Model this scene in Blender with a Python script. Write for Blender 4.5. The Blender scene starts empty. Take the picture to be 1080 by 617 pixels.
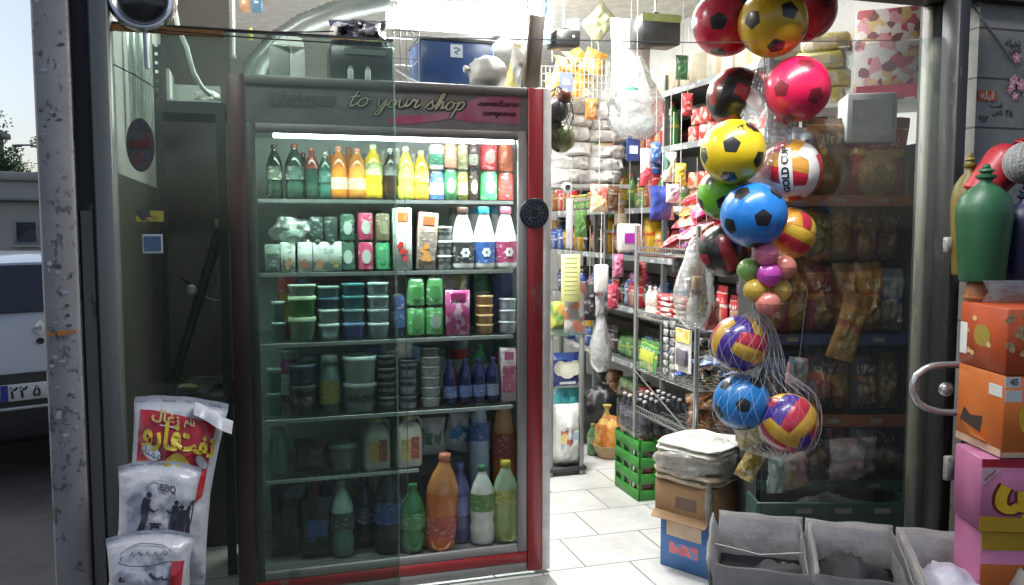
import bpy, bmesh, math, random
from mathutils import Vector, Matrix, Euler, noise
R_ = random.Random(7)
sc = bpy.context.scene
COL = sc.collection
PI = math.pi

# ------------------------------------------------------------------ the shop's own axes
PITCH = math.radians(4.6); FPX = 900.0; EYE = 1.46
D = Vector((0.956, 0.2934, 0)); N = Vector((-0.2934, 0.956, 0)); O = Vector((-1.023, 3.12, 0))
ANG = math.atan2(D.y, D.x)

def W(s, t, z=0.0):
    return O + D*s + N*t + Vector((0, 0, z))
def ray(px, py):
    x = (px-540)/FPX; u = (308.5-py)/FPX
    return Vector((x, math.cos(PITCH)+u*math.sin(PITCH), -math.sin(PITCH)+u*math.cos(PITCH)))
def at(px, py, Y):                       # where the line of sight meets the depth Y
    r = ray(px, py); k = Y/r.y
    return Vector((r.x*k, Y, EYE+r.z*k))
def st(p):
    q = Vector((p.x, p.y, 0))-O
    return q.dot(D), q.dot(N)
def on_t(px, py, t):                     # ... a plane parallel to the fridge front -> s, z, depth
    r = ray(px, py); k = (t+O.dot(N))/r.dot(N); p = Vector((0, 0, EYE))+r*k
    return st(p)[0], p.z, p.y
def on_s(px, py, s):                     # ... a plane parallel to the aisle -> t, z, depth
    r = ray(px, py); k = (s+O.dot(D))/r.dot(D); p = Vector((0, 0, EYE))+r*k
    return st(p)[1], p.z, p.y

# ------------------------------------------------------------------ mesh builder
class MB:
    def __init__(self):
        self.v = []; self.f = []; self.m = []
    def add(self, vs, fs, mi=0, M=None):
        b = len(self.v)
        if M is not None: vs = [M @ Vector(v) for v in vs]
        self.v += [tuple(v) for v in vs]
        for f in fs:
            self.f.append(tuple(i+b for i in f)); self.m.append(mi)
        return self
    def bm(self, bm, mi=0, M=None):
        bm.verts.index_update()
        self.add([v.co[:] for v in bm.verts], [[v.index for v in f.verts] for f in bm.faces], mi, M)
        bm.free(); return self
    def box(self, c, size, mi=0, bev=0.0, rot=None, seg=1):
        bm = bmesh.new(); bmesh.ops.create_cube(bm, size=1.0)
        bmesh.ops.scale(bm, vec=size, verts=bm.verts)
        if bev > 0:
            bmesh.ops.bevel(bm, geom=bm.edges[:], offset=min(bev, min(size)*.45), segments=seg, affect='EDGES', profile=.5)
        M = Matrix.Translation(Vector(c))
        if rot is not None: M = M @ Euler(rot).to_matrix().to_4x4()
        return self.bm(bm, mi, M)
    def span(self, x0, x1, y0, y1, z0, z1, mi=0, bev=0.0):
        return self.box(((x0+x1)/2, (y0+y1)/2, (z0+z1)/2), (abs(x1-x0), abs(y1-y0), abs(z1-z0)), mi, bev)
    def lathe(self, prof, n=20, mi=0, M=None, sq=None, cap=True):
        vs = []; fs = []
        for r, z in prof:
            for k in range(n):
                a = 2*PI*k/n; c, s_ = math.cos(a), math.sin(a)
                if sq:
                    c = math.copysign(abs(c)**(2/sq), c); s_ = math.copysign(abs(s_)**(2/sq), s_)
                vs.append((r*c, r*s_, z))
        m = len(prof)
        for j in range(m-1):
            for k in range(n):
                k2 = (k+1) % n
                fs.append((j*n+k, j*n+k2, (j+1)*n+k2, (j+1)*n+k))
        if cap and prof[0][0] > 1e-5: fs.append(tuple(reversed(range(n))))
        if cap and prof[-1][0] > 1e-5: fs.append(tuple((m-1)*n+k for k in range(n)))
        return self.add(vs, fs, mi, M)
    def tube(self, pts, r, n=6, mi=0, close=False):
        pts = [Vector(p) for p in pts]; vs = []; fs = []; L = len(pts); up = None
        for i, p in enumerate(pts):
            if close: tg = (pts[(i+1) % L]-pts[i-1])
            else: tg = (pts[min(i+1, L-1)]-pts[max(i-1, 0)])
            if tg.length < 1e-9: tg = Vector((0, 0, 1))
            tg.normalize()
            if up is None:
                up = Vector((0, 0, 1)) if abs(tg.z) < .9 else Vector((1, 0, 0))
            a = tg.cross(up)
            if a.length < 1e-4: a = tg.orthogonal()
            a.normalize(); up = a.cross(tg).normalized()
            rr = r[i] if isinstance(r, (list, tuple)) else r
            for k in range(n):
                th = 2*PI*k/n
                vs.append(p+a*(rr*math.cos(th))+up*(rr*math.sin(th)))
        for i in range(L if close else L-1):
            i2 = (i+1) % L
            for k in range(n):
                k2 = (k+1) % n
                fs.append((i*n+k, i*n+k2, i2*n+k2, i2*n+k))
        if not close:
            fs.append(tuple(reversed(range(n)))); fs.append(tuple((L-1)*n+k for k in range(n)))
        return self.add(vs, fs, mi)
    def grid(self, fn, nx, ny, mi=0, M=None, wrap=False):
        vs = [fn(i/nx, j/ny) for j in range(ny+1) for i in range(nx+(0 if wrap else 1))]
        w = nx if wrap else nx+1
        fs = []
        for j in range(ny):
            for i in range(nx):
                i2 = (i+1) % w if wrap else i+1
                fs.append((j*w+i, j*w+i2, (j+1)*w+i2, (j+1)*w+i))
        return self.add(vs, fs, mi, M)
    def prism(self, pts, depth, mi=0, M=None):        # outline in x,z extruded along y (0..depth)
        n = len(pts)
        vs = [(x, 0, z) for x, z in pts]+[(x, depth, z) for x, z in pts]
        fs = [tuple(range(n)), tuple(reversed(range(n, 2*n)))]
        fs += [(i, i+n, (i+1) % n+n, (i+1) % n) for i in range(n)]
        return self.add(vs, fs, mi, M)
    def pillow(self, w, h, d, nx=12, ny=14, mi=0, crimp=.05, wob=.0, seed=0, M=None, flare=0.0, slump=0.0):
        # a filled bag standing in x,z with its face at -y, flat sealed ends
        def side(sg):
            def fn(u, v):
                x = (u-.5)*w; z = v*h
                e = max(0, 1-abs(2*u-1)**2.6)**.55
                q = min(v, 1-v)
                ev = 0 if q < crimp else max(0, 1-(1-min(1, (q-crimp)/.33))**2.4)**.6
                th = e*ev*d/2
                pinch = 1-.10*(ev)*(1-abs(2*v-1))+flare*(1-ev)
                if wob:
                    n_ = noise.noise(Vector((x*5/w+seed*3.1, z*5/w, sg*2.0+seed)))+.35*noise.noise(Vector((x*14/w+seed, z*11/w, seed)))
                    th *= 1+wob*n_*2; z += wob*.05*h*noise.noise(Vector((x*5/w+seed, z*3/h, 7.7)))
                    if ev == 0: th = 0
                yy = wob*.10*d*noise.noise(Vector((x*6/w+seed*2, z*4/h, 3.3)))*(3 if ev == 0 else 1)
                z -= slump*h*abs(2*u-1)**2.5*v**3
                return (x*pinch, sg*th+yy, z)
            return fn
        f0 = side(-1); f1 = side(1); self.front = f0
        self.grid(f0, nx, ny, mi, M)
        self.grid(lambda u, v: f1(1-u, v), nx, ny, mi, M)
        return self
    def mesh(self, mats, name='mesh', sharp=38):
        me = bpy.data.meshes.new(name)
        me.from_pydata(self.v, [], self.f)
        for m in (mats if isinstance(mats, (list, tuple)) else [mats]): me.materials.append(m)
        me.polygons.foreach_set('material_index', self.m)
        me.polygons.foreach_set('use_smooth', [True]*len(self.f))
        me.validate(); me.update()
        if sharp is not None: me.set_sharp_from_angle(angle=math.radians(sharp))
        return me
    def build(self, name, mats, parent=None, loc=None, rz=None, sharp=58, rot=None):
        o = bpy.data.objects.new(name, self.mesh(mats, name, sharp)); COL.objects.link(o)
        if parent is not None: o.parent = parent
        if loc is not None: o.location = loc
        if rz is not None: o.rotation_euler = (0, 0, rz)
        if rot is not None: o.rotation_euler = rot
        return o

def tag(o, label, cat, group=None):
    o['label'] = label; o['category'] = cat
    if group: o['group'] = group
    return o
def thing(name, label, cat, loc=(0, 0, 0), rz=0.0, group=None, rot=None):
    o = bpy.data.objects.new(name, None); COL.objects.link(o); o.empty_display_size = .05
    o.location = loc; o.rotation_euler = rot if rot is not None else (0, 0, rz)
    return tag(o, label, cat, group)
def copy_tree(o, parent=None):
    c = o.copy(); COL.objects.link(c)
    if parent is not None: c.parent = parent
    for ch in list(o.children): copy_tree(ch, c)
    return c

_tc = {}
def text_geo(s, size=1.0, shear=0.0, bold=0.0, align='CENTER', squeeze=1.0):
    key = (s, size, shear, bold, align)
    if key not in _tc:
        c = bpy.data.curves.new('lettering', 'FONT'); c.body = s; c.size = size; c.shear = shear; c.offset = bold
        c.align_x = align; c.align_y = 'CENTER'; c.resolution_u = 3
        o = bpy.data.objects.new('lettering', c); COL.objects.link(o)
        bpy.context.view_layer.update()
        dg = bpy.context.evaluated_depsgraph_get()
        m = bpy.data.meshes.new_from_object(o.evaluated_get(dg))
        _tc[key] = ([v.co[:] for v in m.vertices], [tuple(p.vertices) for p in m.polygons])
        bpy.data.meshes.remove(m); bpy.data.objects.remove(o); bpy.data.curves.remove(c)
    return _tc[key]
def text_on(mb, s, fn, size, mi=0, shear=0, bold=0, sub=0):
    vs, fs = text_geo(s, size, shear, bold)
    mb.add([fn(x, y) for x, y, _ in vs], fs, mi)

def stroke(mb, pts, fn, w, mi=0, steps=6, lift=0.0):
    """a brush line through pts (smoothed) laid on the surface fn(x, y, lift)"""
    P_ = [Vector((p[0], p[1], 0)) for p in pts]; out = []
    for i in range(len(P_)-1):
        p0 = P_[max(i-1, 0)]; p1 = P_[i]; p2 = P_[i+1]; p3 = P_[min(i+2, len(P_)-1)]
        for k in range(steps):
            t = k/steps
            out.append(.5*((2*p1)+(p2-p0)*t+(2*p0-5*p1+4*p2-p3)*t*t+(3*p1-p0-3*p2+p3)*t**3))
    out.append(P_[-1]); vs = []; fs = []
    for i, p in enumerate(out):
        tg = out[min(i+1, len(out)-1)]-out[max(i-1, 0)]
        if tg.length < 1e-9: tg = Vector((1, 0, 0))
        tg.normalize(); nn = Vector((-tg.y, tg.x, 0))
        ww = w*(.75+.45*abs(tg.y))
        a = p+nn*ww/2; b = p-nn*ww/2
        vs += [fn(a.x, a.y), fn(b.x, b.y)]
    for i in range(len(out)-1): fs.append((2*i, 2*i+1, 2*i+3, 2*i+2))
    mb.add(vs, fs, mi)

# ------------------------------------------------------------------ materials
_M = {}
def _new(name):
    m = bpy.data.materials.new(name); m.use_nodes = True
    nt = m.node_tree
    return m, nt, nt.nodes['Principled BSDF'], nt.nodes['Material Output']
def rgba(c): return (c[0], c[1], c[2], 1)
def node(nt, t, **k):
    n = nt.nodes.new(t)
    for a, b in k.items(): setattr(n, a, b)
    return n
def coords(nt, rnd=True):
    tc = node(nt, 'ShaderNodeTexCoord')
    if not rnd: return tc.outputs['Object']
    oi = node(nt, 'ShaderNodeObjectInfo'); ml = node(nt, 'ShaderNodeVectorMath', operation='SCALE')
    cb = node(nt, 'ShaderNodeCombineXYZ')
    for i in range(3): nt.links.new(oi.outputs['Random'], cb.inputs[i])
    nt.links.new(cb.outputs[0], ml.inputs[0]); ml.inputs['Scale'].default_value = 37.0
    ad = node(nt, 'ShaderNodeVectorMath', operation='ADD')
    nt.links.new(tc.outputs['Object'], ad.inputs[0]); nt.links.new(ml.outputs[0], ad.inputs[1])
    return ad.outputs[0]
def mixc(nt, fac, a, b):
    mx = node(nt, 'ShaderNodeMix', data_type='RGBA')
    for sock, val in ((mx.inputs[0], fac), (mx.inputs[6], a), (mx.inputs[7], b)):
        if hasattr(val, 'is_linked'): nt.links.new(val, sock)
        elif isinstance(val, (int, float)): sock.default_value = val
        else: sock.default_value = rgba(val)
    return mx.outputs[2]
def ramp(nt, fac, stops, mode='LINEAR'):
    cr = node(nt, 'ShaderNodeValToRGB'); cr.color_ramp.interpolation = mode
    el = cr.color_ramp.elements
    while len(el) > len(stops): el.remove(el[-1])
    while len(el) < len(stops): el.new(.5)
    for e, (p, c) in zip(el, stops):
        e.position = p; e.color = rgba(c) if not isinstance(c, (int, float)) else (c, c, c, 1)
    nt.links.new(fac, cr.inputs[0]); return cr.outputs[0]
def noise_n(nt, co, scale, detail=4, rough=.6):
    n = node(nt, 'ShaderNodeTexNoise'); n.inputs['Scale'].default_value = scale
    n.inputs['Detail'].default_value = detail; n.inputs['Roughness'].default_value = rough
    nt.links.new(co, n.inputs['Vector']); return n.outputs['Fac']
def bump_n(nt, b, h, strength, dist=.01):
    bp = node(nt, 'ShaderNodeBump'); bp.inputs['Strength'].default_value = strength; bp.inputs['Distance'].default_value = dist
    nt.links.new(h, bp.inputs['Height']); nt.links.new(bp.outputs[0], b.inputs['Normal'])

def mat(name, col, rough=.5, metal=0.0, var=.25, vs=14, bump=0.0, bs=60, trans=0.0, emit=0.0, coat=0.0, col2=None, sss=0.0):
    if name in _M: return _M[name]
    m, nt, b, out = _new(name)
    co = coords(nt)
    nz = noise_n(nt, co, vs)
    fac = ramp(nt, nz, [(.35, 0.0), (.68, 1.0)])
    c2 = col2 or tuple(x*(1-var) for x in col)
    nt.links.new(mixc(nt, fac, col, c2), b.inputs['Base Color'])
    b.inputs['Roughness'].default_value = rough; b.inputs['Metallic'].default_value = metal
    b.inputs['Transmission Weight'].default_value = trans; b.inputs['Coat Weight'].default_value = coat
    if emit:
        b.inputs['Emission Color'].default_value = rgba(col); b.inputs['Emission Strength'].default_value = emit
    if bump: bump_n(nt, b, noise_n(nt, co, bs, 3), bump)
    _M[name] = m; return m

def packmat(name, cols, scale=30, rough=.3, crinkle=.35, stretch=(1, 1, 1), coat=.3):
    """printed packaging: patches and bands of the given colours, crinkled film"""
    if name in _M: return _M[name]
    m, nt, b, out = _new(name)
    co = coords(nt)
    mp = node(nt, 'ShaderNodeMapping'); mp.inputs['Scale'].default_value = stretch
    nt.links.new(co, mp.inputs['Vector'])
    nz = node(nt, 'ShaderNodeTexNoise'); nz.inputs['Scale'].default_value = scale*1.2; nt.links.new(mp.outputs[0], nz.inputs['Vector'])
    ad = node(nt, 'ShaderNodeVectorMath', operation='MULTIPLY_ADD')
    nt.links.new(nz.outputs['Color'], ad.inputs[0]); ad.inputs[1].default_value = (.5/scale,)*3; nt.links.new(mp.outputs[0], ad.inputs[2])
    vo = node(nt, 'ShaderNodeTexVoronoi'); vo.inputs['Scale'].default_value = scale; nt.links.new(ad.outputs[0], vo.inputs['Vector'])
    sp = node(nt, 'ShaderNodeSeparateColor'); nt.links.new(vo.outputs['Color'], sp.inputs[0])
    k = len(cols)
    c = ramp(nt, sp.outputs[0], [(i/k, cc) for i, cc in enumerate(cols)], 'CONSTANT')
    fine = noise_n(nt, co, scale*7, 2)
    f2 = ramp(nt, fine, [(.55, 0.0), (.6, .45)])
    c = mixc(nt, f2, c, tuple(x*.45+.1 for x in cols[-1]))
    nt.links.new(c, b.inputs['Base Color'])
    b.inputs['Roughness'].default_value = rough; b.inputs['Coat Weight'].default_value = coat
    if crinkle: bump_n(nt, b, noise_n(nt, co, scale*1.6, 3), crinkle, .012)
    _M[name] = m; return m

def film(name, tint=(.9, .9, .9), haze=.15, hazecol=(.8, .8, .8), gloss=.08, rough=.05, crinkle=0.0, bs=40, dirt=0.0, vary=True, fres=.7):
    """thin clear sheet: lets light straight through, with a veil of haze and a shine"""
    if name in _M: return _M[name]
    m, nt, b, out = _new(name)
    nt.nodes.remove(b)
    co = coords(nt, False)
    tr = node(nt, 'ShaderNodeBsdfTransparent'); tr.inputs[0].default_value = rgba(tint)
    df = node(nt, 'ShaderNodeBsdfDiffuse'); df.inputs[0].default_value = rgba(hazecol)
    tl = node(nt, 'ShaderNodeBsdfTranslucent'); tl.inputs[0].default_value = rgba(hazecol)
    gl = node(nt, 'ShaderNodeBsdfGlossy'); gl.inputs['Roughness'].default_value = rough
    m0 = node(nt, 'ShaderNodeMixShader'); m0.inputs[0].default_value = .5
    nt.links.new(df.outputs[0], m0.inputs[1]); nt.links.new(tl.outputs[0], m0.inputs[2])
    m1 = node(nt, 'ShaderNodeMixShader')
    nz = noise_n(nt, co, bs*.25, 5, .65)
    hz = node(nt, 'ShaderNodeMapRange'); hz.inputs[1].default_value = .35; hz.inputs[2].default_value = .75
    hz.inputs[3].default_value = haze*(.6 if vary else 1); hz.inputs[4].default_value = haze*(1.5 if vary else 1)+dirt
    nt.links.new(nz, hz.inputs[0]); nt.links.new(hz.outputs[0], m1.inputs[0])
    nt.links.new(tr.outputs[0], m1.inputs[1]); nt.links.new(m0.outputs[0], m1.inputs[2])
    m2 = node(nt, 'ShaderNodeMixShader')
    fr = node(nt, 'ShaderNodeFresnel'); fr.inputs['IOR'].default_value = 1.45
    ma = node(nt, 'ShaderNodeMath', operation='MULTIPLY_ADD'); ma.inputs[1].default_value = fres; ma.inputs[2].default_value = gloss
    ma.use_clamp = True
    nt.links.new(fr.outputs[0], ma.inputs[0]); nt.links.new(ma.outputs[0], m2.inputs[0])
    nt.links.new(m1.outputs[0], m2.inputs[1]); nt.links.new(gl.outputs[0], m2.inputs[2])
    if crinkle:
        bp = node(nt, 'ShaderNodeBump'); bp.inputs['Strength'].default_value = crinkle; bp.inputs['Distance'].default_value = .02
        nt.links.new(noise_n(nt, co, bs, 3), bp.inputs['Height'])
        for x in (gl, df, tl): nt.links.new(bp.outputs[0], x.inputs['Normal'])
    nt.links.new(m2.outputs[0], out.inputs['Surface'])
    _M[name] = m; return m

def glow(name, col, strength):
    if name in _M: return _M[name]
    m, nt, b, out = _new(name); nt.nodes.remove(b)
    e = node(nt, 'ShaderNodeEmission'); e.inputs[0].default_value = rgba(col); e.inputs[1].default_value = strength
    nt.links.new(e.outputs[0], out.inputs['Surface']); _M[name] = m; return m

def wearmat(name, base, under, dirt, rough=.6, amount=.5, scale=9, stretch=(1, 1, .35), metal=0.0):
    """painted or plastered surface with flaked patches, streaks and grime"""
    if name in _M: return _M[name]
    m, nt, b, out = _new(name)
    co = coords(nt, False)
    mp = node(nt, 'ShaderNodeMapping'); mp.inputs['Scale'].default_value = stretch; nt.links.new(co, mp.inputs['Vector'])
    n1 = noise_n(nt, mp.outputs[0], scale, 8, .7)
    chips = ramp(nt, n1, [(.5+.12*(1-amount), 0.0), (.53+.12*(1-amount), 1.0)])
    n2 = noise_n(nt, mp.outputs[0], scale*.3, 4)
    gr = ramp(nt, n2, [(.3, 0.0), (.75, .8)])
    c = mixc(nt, gr, base, dirt); c = mixc(nt, chips, c, under)
    n3 = noise_n(nt, co, scale*12, 2); sp = ramp(nt, n3, [(.62, 0.0), (.68, .5)])
    c = mixc(nt, sp, c, dirt)
    nt.links.new(c, b.inputs['Base Color']); b.inputs['Roughness'].default_value = rough; b.inputs['Metallic'].default_value = metal
    bump_n(nt, b, chips, -.25, .004)
    _M[name] = m; return m

def bagmat(name, cols, rough=.28, coat=.35, crinkle=.3):
    """a printed packet: sealed silver ends, a colour band, a line of print and a picture of the contents"""
    if name in _M: return _M[name]
    m, nt, b, out = _new(name)
    main, band, pic, pale = cols
    tc = node(nt, 'ShaderNodeTexCoord'); sp = node(nt, 'ShaderNodeSeparateXYZ'); nt.links.new(tc.outputs['Generated'], sp.inputs[0])
    oi = node(nt, 'ShaderNodeObjectInfo'); co = coords(nt)
    wob = node(nt, 'ShaderNodeMath', operation='MULTIPLY_ADD'); wob.inputs[1].default_value = .16; nt.links.new(noise_n(nt, co, 9, 2), wob.inputs[0]); nt.links.new(sp.outputs[2], wob.inputs[2])
    sh = node(nt, 'ShaderNodeMath', operation='MULTIPLY_ADD'); sh.inputs[1].default_value = .10; nt.links.new(oi.outputs['Random'], sh.inputs[0]); nt.links.new(wob.outputs[0], sh.inputs[2])
    z = sh.outputs[0]
    dk = tuple(x*.55 for x in main)
    c = ramp(nt, z, [(0, dk), (.16, main), (.62, band), (.70, main), (.98, band), (1.06, dk)], 'CONSTANT')
    pn = ramp(nt, noise_n(nt, co, 70, 3), [(.38, pic), (.52, tuple(x*.55 for x in pic)), (.6, pale), (.68, pic)])
    dx = node(nt, 'ShaderNodeVectorMath', operation='DISTANCE'); cb = node(nt, 'ShaderNodeCombineXYZ')
    nt.links.new(sp.outputs[0], cb.inputs[0]); nt.links.new(z, cb.inputs[1]); nt.links.new(cb.outputs[0], dx.inputs[0]); dx.inputs[1].default_value = (.5, .40, 0)
    c = mixc(nt, ramp(nt, dx.outputs['Value'], [(.27, 1.0), (.31, 0.0)]), c, pn)
    mp = node(nt, 'ShaderNodeMapping'); mp.inputs['Scale'].default_value = (1, 1, .28); nt.links.new(co, mp.inputs['Vector'])
    tx = ramp(nt, noise_n(nt, mp.outputs[0], 120, 1), [(.50, 0.0), (.54, 1.0)])
    zone = ramp(nt, z, [(0, 0.0), (.735, 1.0), (.86, 0.0)], 'CONSTANT')
    xz = ramp(nt, sp.outputs[0], [(0, 0.0), (.18, 1.0), (.82, 0.0)], 'CONSTANT')
    ml = node(nt, 'ShaderNodeMath', operation='MULTIPLY'); ml2 = node(nt, 'ShaderNodeMath', operation='MULTIPLY')
    nt.links.new(tx, ml.inputs[0]); nt.links.new(zone, ml.inputs[1]); nt.links.new(ml.outputs[0], ml2.inputs[0]); nt.links.new(xz, ml2.inputs[1])
    c = mixc(nt, ml2.outputs[0], c, pale)
    nt.links.new(c, b.inputs['Base Color']); b.inputs['Roughness'].default_value = rough; b.inputs['Coat Weight'].default_value = coat
    if crinkle: bump_n(nt, b, noise_n(nt, co, 45, 3), crinkle, .010)
    _M[name] = m; return m
# ------------------------------------------------------------------ camera, world, light
cam = bpy.data.cameras.new('camera'); co_ = bpy.data.objects.new('camera', cam); COL.objects.link(co_)
cam.sensor_width = 36; cam.lens = 36*FPX/1080; cam.clip_end = 2000; cam.clip_start = .05
co_.location = (0, 0, EYE); co_.rotation_euler = (PI/2-PITCH, 0, 0); sc.camera = co_
sc.view_settings.view_transform = 'Standard'; sc.view_settings.look = 'None'
sc.view_settings.exposure = 1.15; sc.view_settings.gamma = 1
sc.cycles.use_denoising = True
sc.cycles.max_bounces = 10; sc.cycles.transparent_max_bounces = 24; sc.cycles.diffuse_bounces = 4
sc.cycles.glossy_bounces = 4; sc.cycles.transmission_bounces = 6
sc.cycles.caustics_reflective = False; sc.cycles.caustics_refractive = False
sc.cycles.sample_clamp_indirect = 4.0
w = bpy.data.worlds.new('World'); sc.world = w; w.use_nodes = True
nt = w.node_tree; bg = nt.nodes['Background']
sky = nt.nodes.new('ShaderNodeTexSky'); sky.sky_type = 'NISHITA'; sky.sun_disc = False
SUN_EL, SUN_AZ = math.radians(40), math.radians(285)
sky.sun_elevation = SUN_EL; sky.sun_rotation = SUN_AZ; sky.dust_density = 2.0; sky.air_density = 1.0; sky.ozone_density = 2.0
hs_ = nt.nodes.new('ShaderNodeHueSaturation'); hs_.inputs['Saturation'].default_value = .72
nt.links.new(sky.outputs[0], hs_.inputs['Color']); nt.links.new(hs_.outputs[0], bg.inputs[0]); bg.inputs[1].default_value = 0.066
sl = bpy.data.lights.new('sun', 'SUN'); sl.energy = 0.3; sl.angle = math.radians(20); sl.color = (1, .95, .88)
so = bpy.data.objects.new('sun', sl); COL.objects.link(so)
dv = Vector((math.sin(SUN_AZ)*math.cos(SUN_EL), math.cos(SUN_AZ)*math.cos(SUN_EL), math.sin(SUN_EL)))
so.rotation_euler = dv.to_track_quat('Z', 'Y').to_euler(); so.location = (0, -5, 8)

def area(name, loc, size, energy, col, rot, parent=None):
    l = bpy.data.lights.new(name, 'AREA'); l.shape = 'RECTANGLE'; l.size, l.size_y = size; l.energy = energy; l.color = col
    o = bpy.data.objects.new(name, l); COL.objects.link(o); o.location = loc; o.rotation_euler = rot
    if parent is not None: o.parent = parent
    return o

# ------------------------------------------------------------------ ground
def structure(o): o['kind'] = 'structure'; return o
def roadmat():
    m, nt, b, out = _new('asphalt'); co = coords(nt, False)
    n1 = noise_n(nt, co, 1.3, 6, .65); n2 = noise_n(nt, co, 160, 2)
    c = ramp(nt, n1, [(.3, (.030, .031, .034)), (.5, (.055, .056, .06)), (.62, (.028, .029, .031)), (.75, (.075, .076, .08))])
    c = mixc(nt, ramp(nt, n2, [(.5, 0.0), (.75, .6)]), c, (.10, .10, .10))
    nt.links.new(c, b.inputs['Base Color']); b.inputs['Roughness'].default_value = .75
    bump_n(nt, b, n2, .6, .006); return m
g = MB(); g.grid(lambda u, v: ((u-.5)*600, (v-.5)*600, 0), 6, 6)
structure(g.build('road', roadmat(), loc=(0, 0, -.25)))
def frame_obj(o):                                        # sit a mesh drawn in shop axes at the shop's origin
    o.location = O; o.rotation_euler = (0, 0, ANG); return o
g = MB(); g.span(-.58, 7, -2.2, -1.12, -.25, 0, bev=.015)
g.span(-.28, 1.2215, -1.119, -.031, -.25, .002)  # unseen dark strip added before the fridge to dull its glass reflections
structure(frame_obj(g.build('pavement', wearmat('paving', (.27, .26, .25), (.16, .155, .15), (.15, .145, .14), .8, .35, 3, (1, 1, 1)))))
def tilemat():
    m, nt, b, out = _new('white_floor_tile'); co = coords(nt, False)
    br = node(nt, 'ShaderNodeTexBrick'); br.offset = .5; br.inputs['Scale'].default_value = 1
    br.inputs['Brick Width'].default_value = .40; br.inputs['Row Height'].default_value = .33; br.inputs['Mortar Size'].default_value = .0045
    br.inputs['Mortar Smooth'].default_value = .2
    br.inputs['Color1'].default_value = (.64, .64, .63, 1); br.inputs['Color2'].default_value = (.55, .555, .55, 1); br.inputs['Mortar'].default_value = (.16, .15, .14, 1)
    nt.links.new(co, br.inputs['Vector'])
    d1 = ramp(nt, noise_n(nt, co, 3.2, 8, .75), [(.42, 0.0), (.62, .55), (.8, .8)])
    nt.links.new(mixc(nt, d1, br.outputs['Color'], (.40, .385, .36)), b.inputs['Base Color'])
    b.inputs['Roughness'].default_value = .32
    bump_n(nt, b, br.outputs['Fac'], -.3, .004); return m
g = MB(); g.span(1.222, 2.95, -1.12, 4.6, -.25, .004); g.span(-.28, 1.2215, -.03, 4.6, -.25, .004)
structure(frame_obj(g.build('floor', tilemat())))

# ------------------------------------------------------------------ the shop building
plaster = wearmat('plaster', (.62, .62, .60), (.45, .44, .42), (.42, .41, .39), .85, .25, 4, (1, 1, .6))
plaster_dark = wearmat('smoke_grey_plaster', (.10, .094, .08), (.055, .05, .045), (.06, .053, .046), .85, .3, 4, (1, 1, .6))
dark_metal = wearmat('dark_metal', (.025, .026, .028), (.07, .06, .055), (.018, .017, .016), .5, .3, 14, (1, 1, .3), .3)
shop = thing('shop_building', 'small grocery shop with a white tiled floor and a dark metal lintel over its entrance', 'building', O, ANG)
def wallpart(nm, x0, x1, y0, y1, z0, z1, m, label=None):
    g = MB(); g.span(x0, x1, y0, y1, z0, z1); o = g.build(nm, m, shop)
    if label: o['label'] = label
    return o
wallpart('side_wall', -.36, -.28, -1.0, 4.6, -.25, 3.6, plaster, 'pale wall beside the fridge')
wallpart('rear_wall', -.36, 3.05, 4.6, 4.7, -.25, 3.6, plaster)
wallpart('side_wall', 2.95, 3.05, -.90, 4.6, -.25, 3.6, plaster)
wallpart('ceiling', -.278, 2.948, -1.0, 4.598, 2.86, 2.95, mat('ceiling_white', (.72, .72, .70), .8))
LZ = on_t(940, 6, -1.0)[1]
wallpart('lintel', -.36, 3.4, -1.16, -1.02, LZ, LZ+.34, dark_metal)
wallpart('facade', -.36, 7, -1.14, -1.04, LZ+.34, 3.9, plaster_dark)
wallpart('partition', -.278, 0.0, .70, .74, .006, 2.858, plaster_dark, 'grey wall seen between the post and the fridge')
wallpart('dark_panel', -.278, -.272, -.99, .698, .006, on_t(145, 186, -.6)[1], wearmat('brown_panel', (.055, .047, .04), (.03, .027, .024), (.03, .027, .024), .6, .3, 6), 'dark brown lower wall panel')
s0 = on_t(962, 300, -.78)[0]; s1 = on_t(980, 300, -.78)[0]
wallpart('column', s0, s1+.02, -.80, -.772, .006, 2.858, wearmat('column_grey', (.095, .10, .095), (.06, .06, .06), (.06, .06, .06), .7, .3, 6))
wallpart('inner_wall', s1+.022, 2.948, -.80, -.772, .006, 2.858, plaster_dark)

# tiled outer wall at the shop's corner with worn stencils
def stonemat():
    m, nt, b, out = _new('stone_wall_tile'); co = coords(nt, False)
    mp = node(nt, 'ShaderNodeMapping'); mp.inputs['Rotation'].default_value = (PI/2, 0, 0); nt.links.new(co, mp.inputs['Vector'])
    br = node(nt, 'ShaderNodeTexBrick'); br.offset = .5; br.inputs['Scale'].default_value = 1
    br.inputs['Brick Width'].default_value = .62; br.inputs['Row Height'].default_value = .153; br.inputs['Mortar Size'].default_value = .0035
    br.inputs['Color1'].default_value = (.25, .245, .225, 1); br.inputs['Color2'].default_value = (.21, .205, .19, 1); br.inputs['Mortar'].default_value = (.03, .028, .026, 1)
    nt.links.new(mp.outputs[0], br.inputs['Vector'])
    d1 = ramp(nt, noise_n(nt, co, 7, 8, .7), [(.4, 0.0), (.72, .7)])
    nt.links.new(mixc(nt, d1, br.outputs['Color'], (.11, .105, .095)), b.inputs['Base Color']); b.inputs['Roughness'].default_value = .6
    bump_n(nt, b, br.outputs['Fac'], -.5, .01); return m
TW = -1.12
sA = on_t(1021, 300, TW)[0]
tw = thing('tiled_wall', 'worn off-white stone tiled wall with black joints behind the plastic jugs', 'wall', O, ANG)
g = MB(); g.span(sA, 7, TW, TW+.06, -.25, LZ+.336); z_j = on_t(1050, 83, TW)[1]
stone = g.build('stone_facing', stonemat(), tw); stone.location.z = 0
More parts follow.
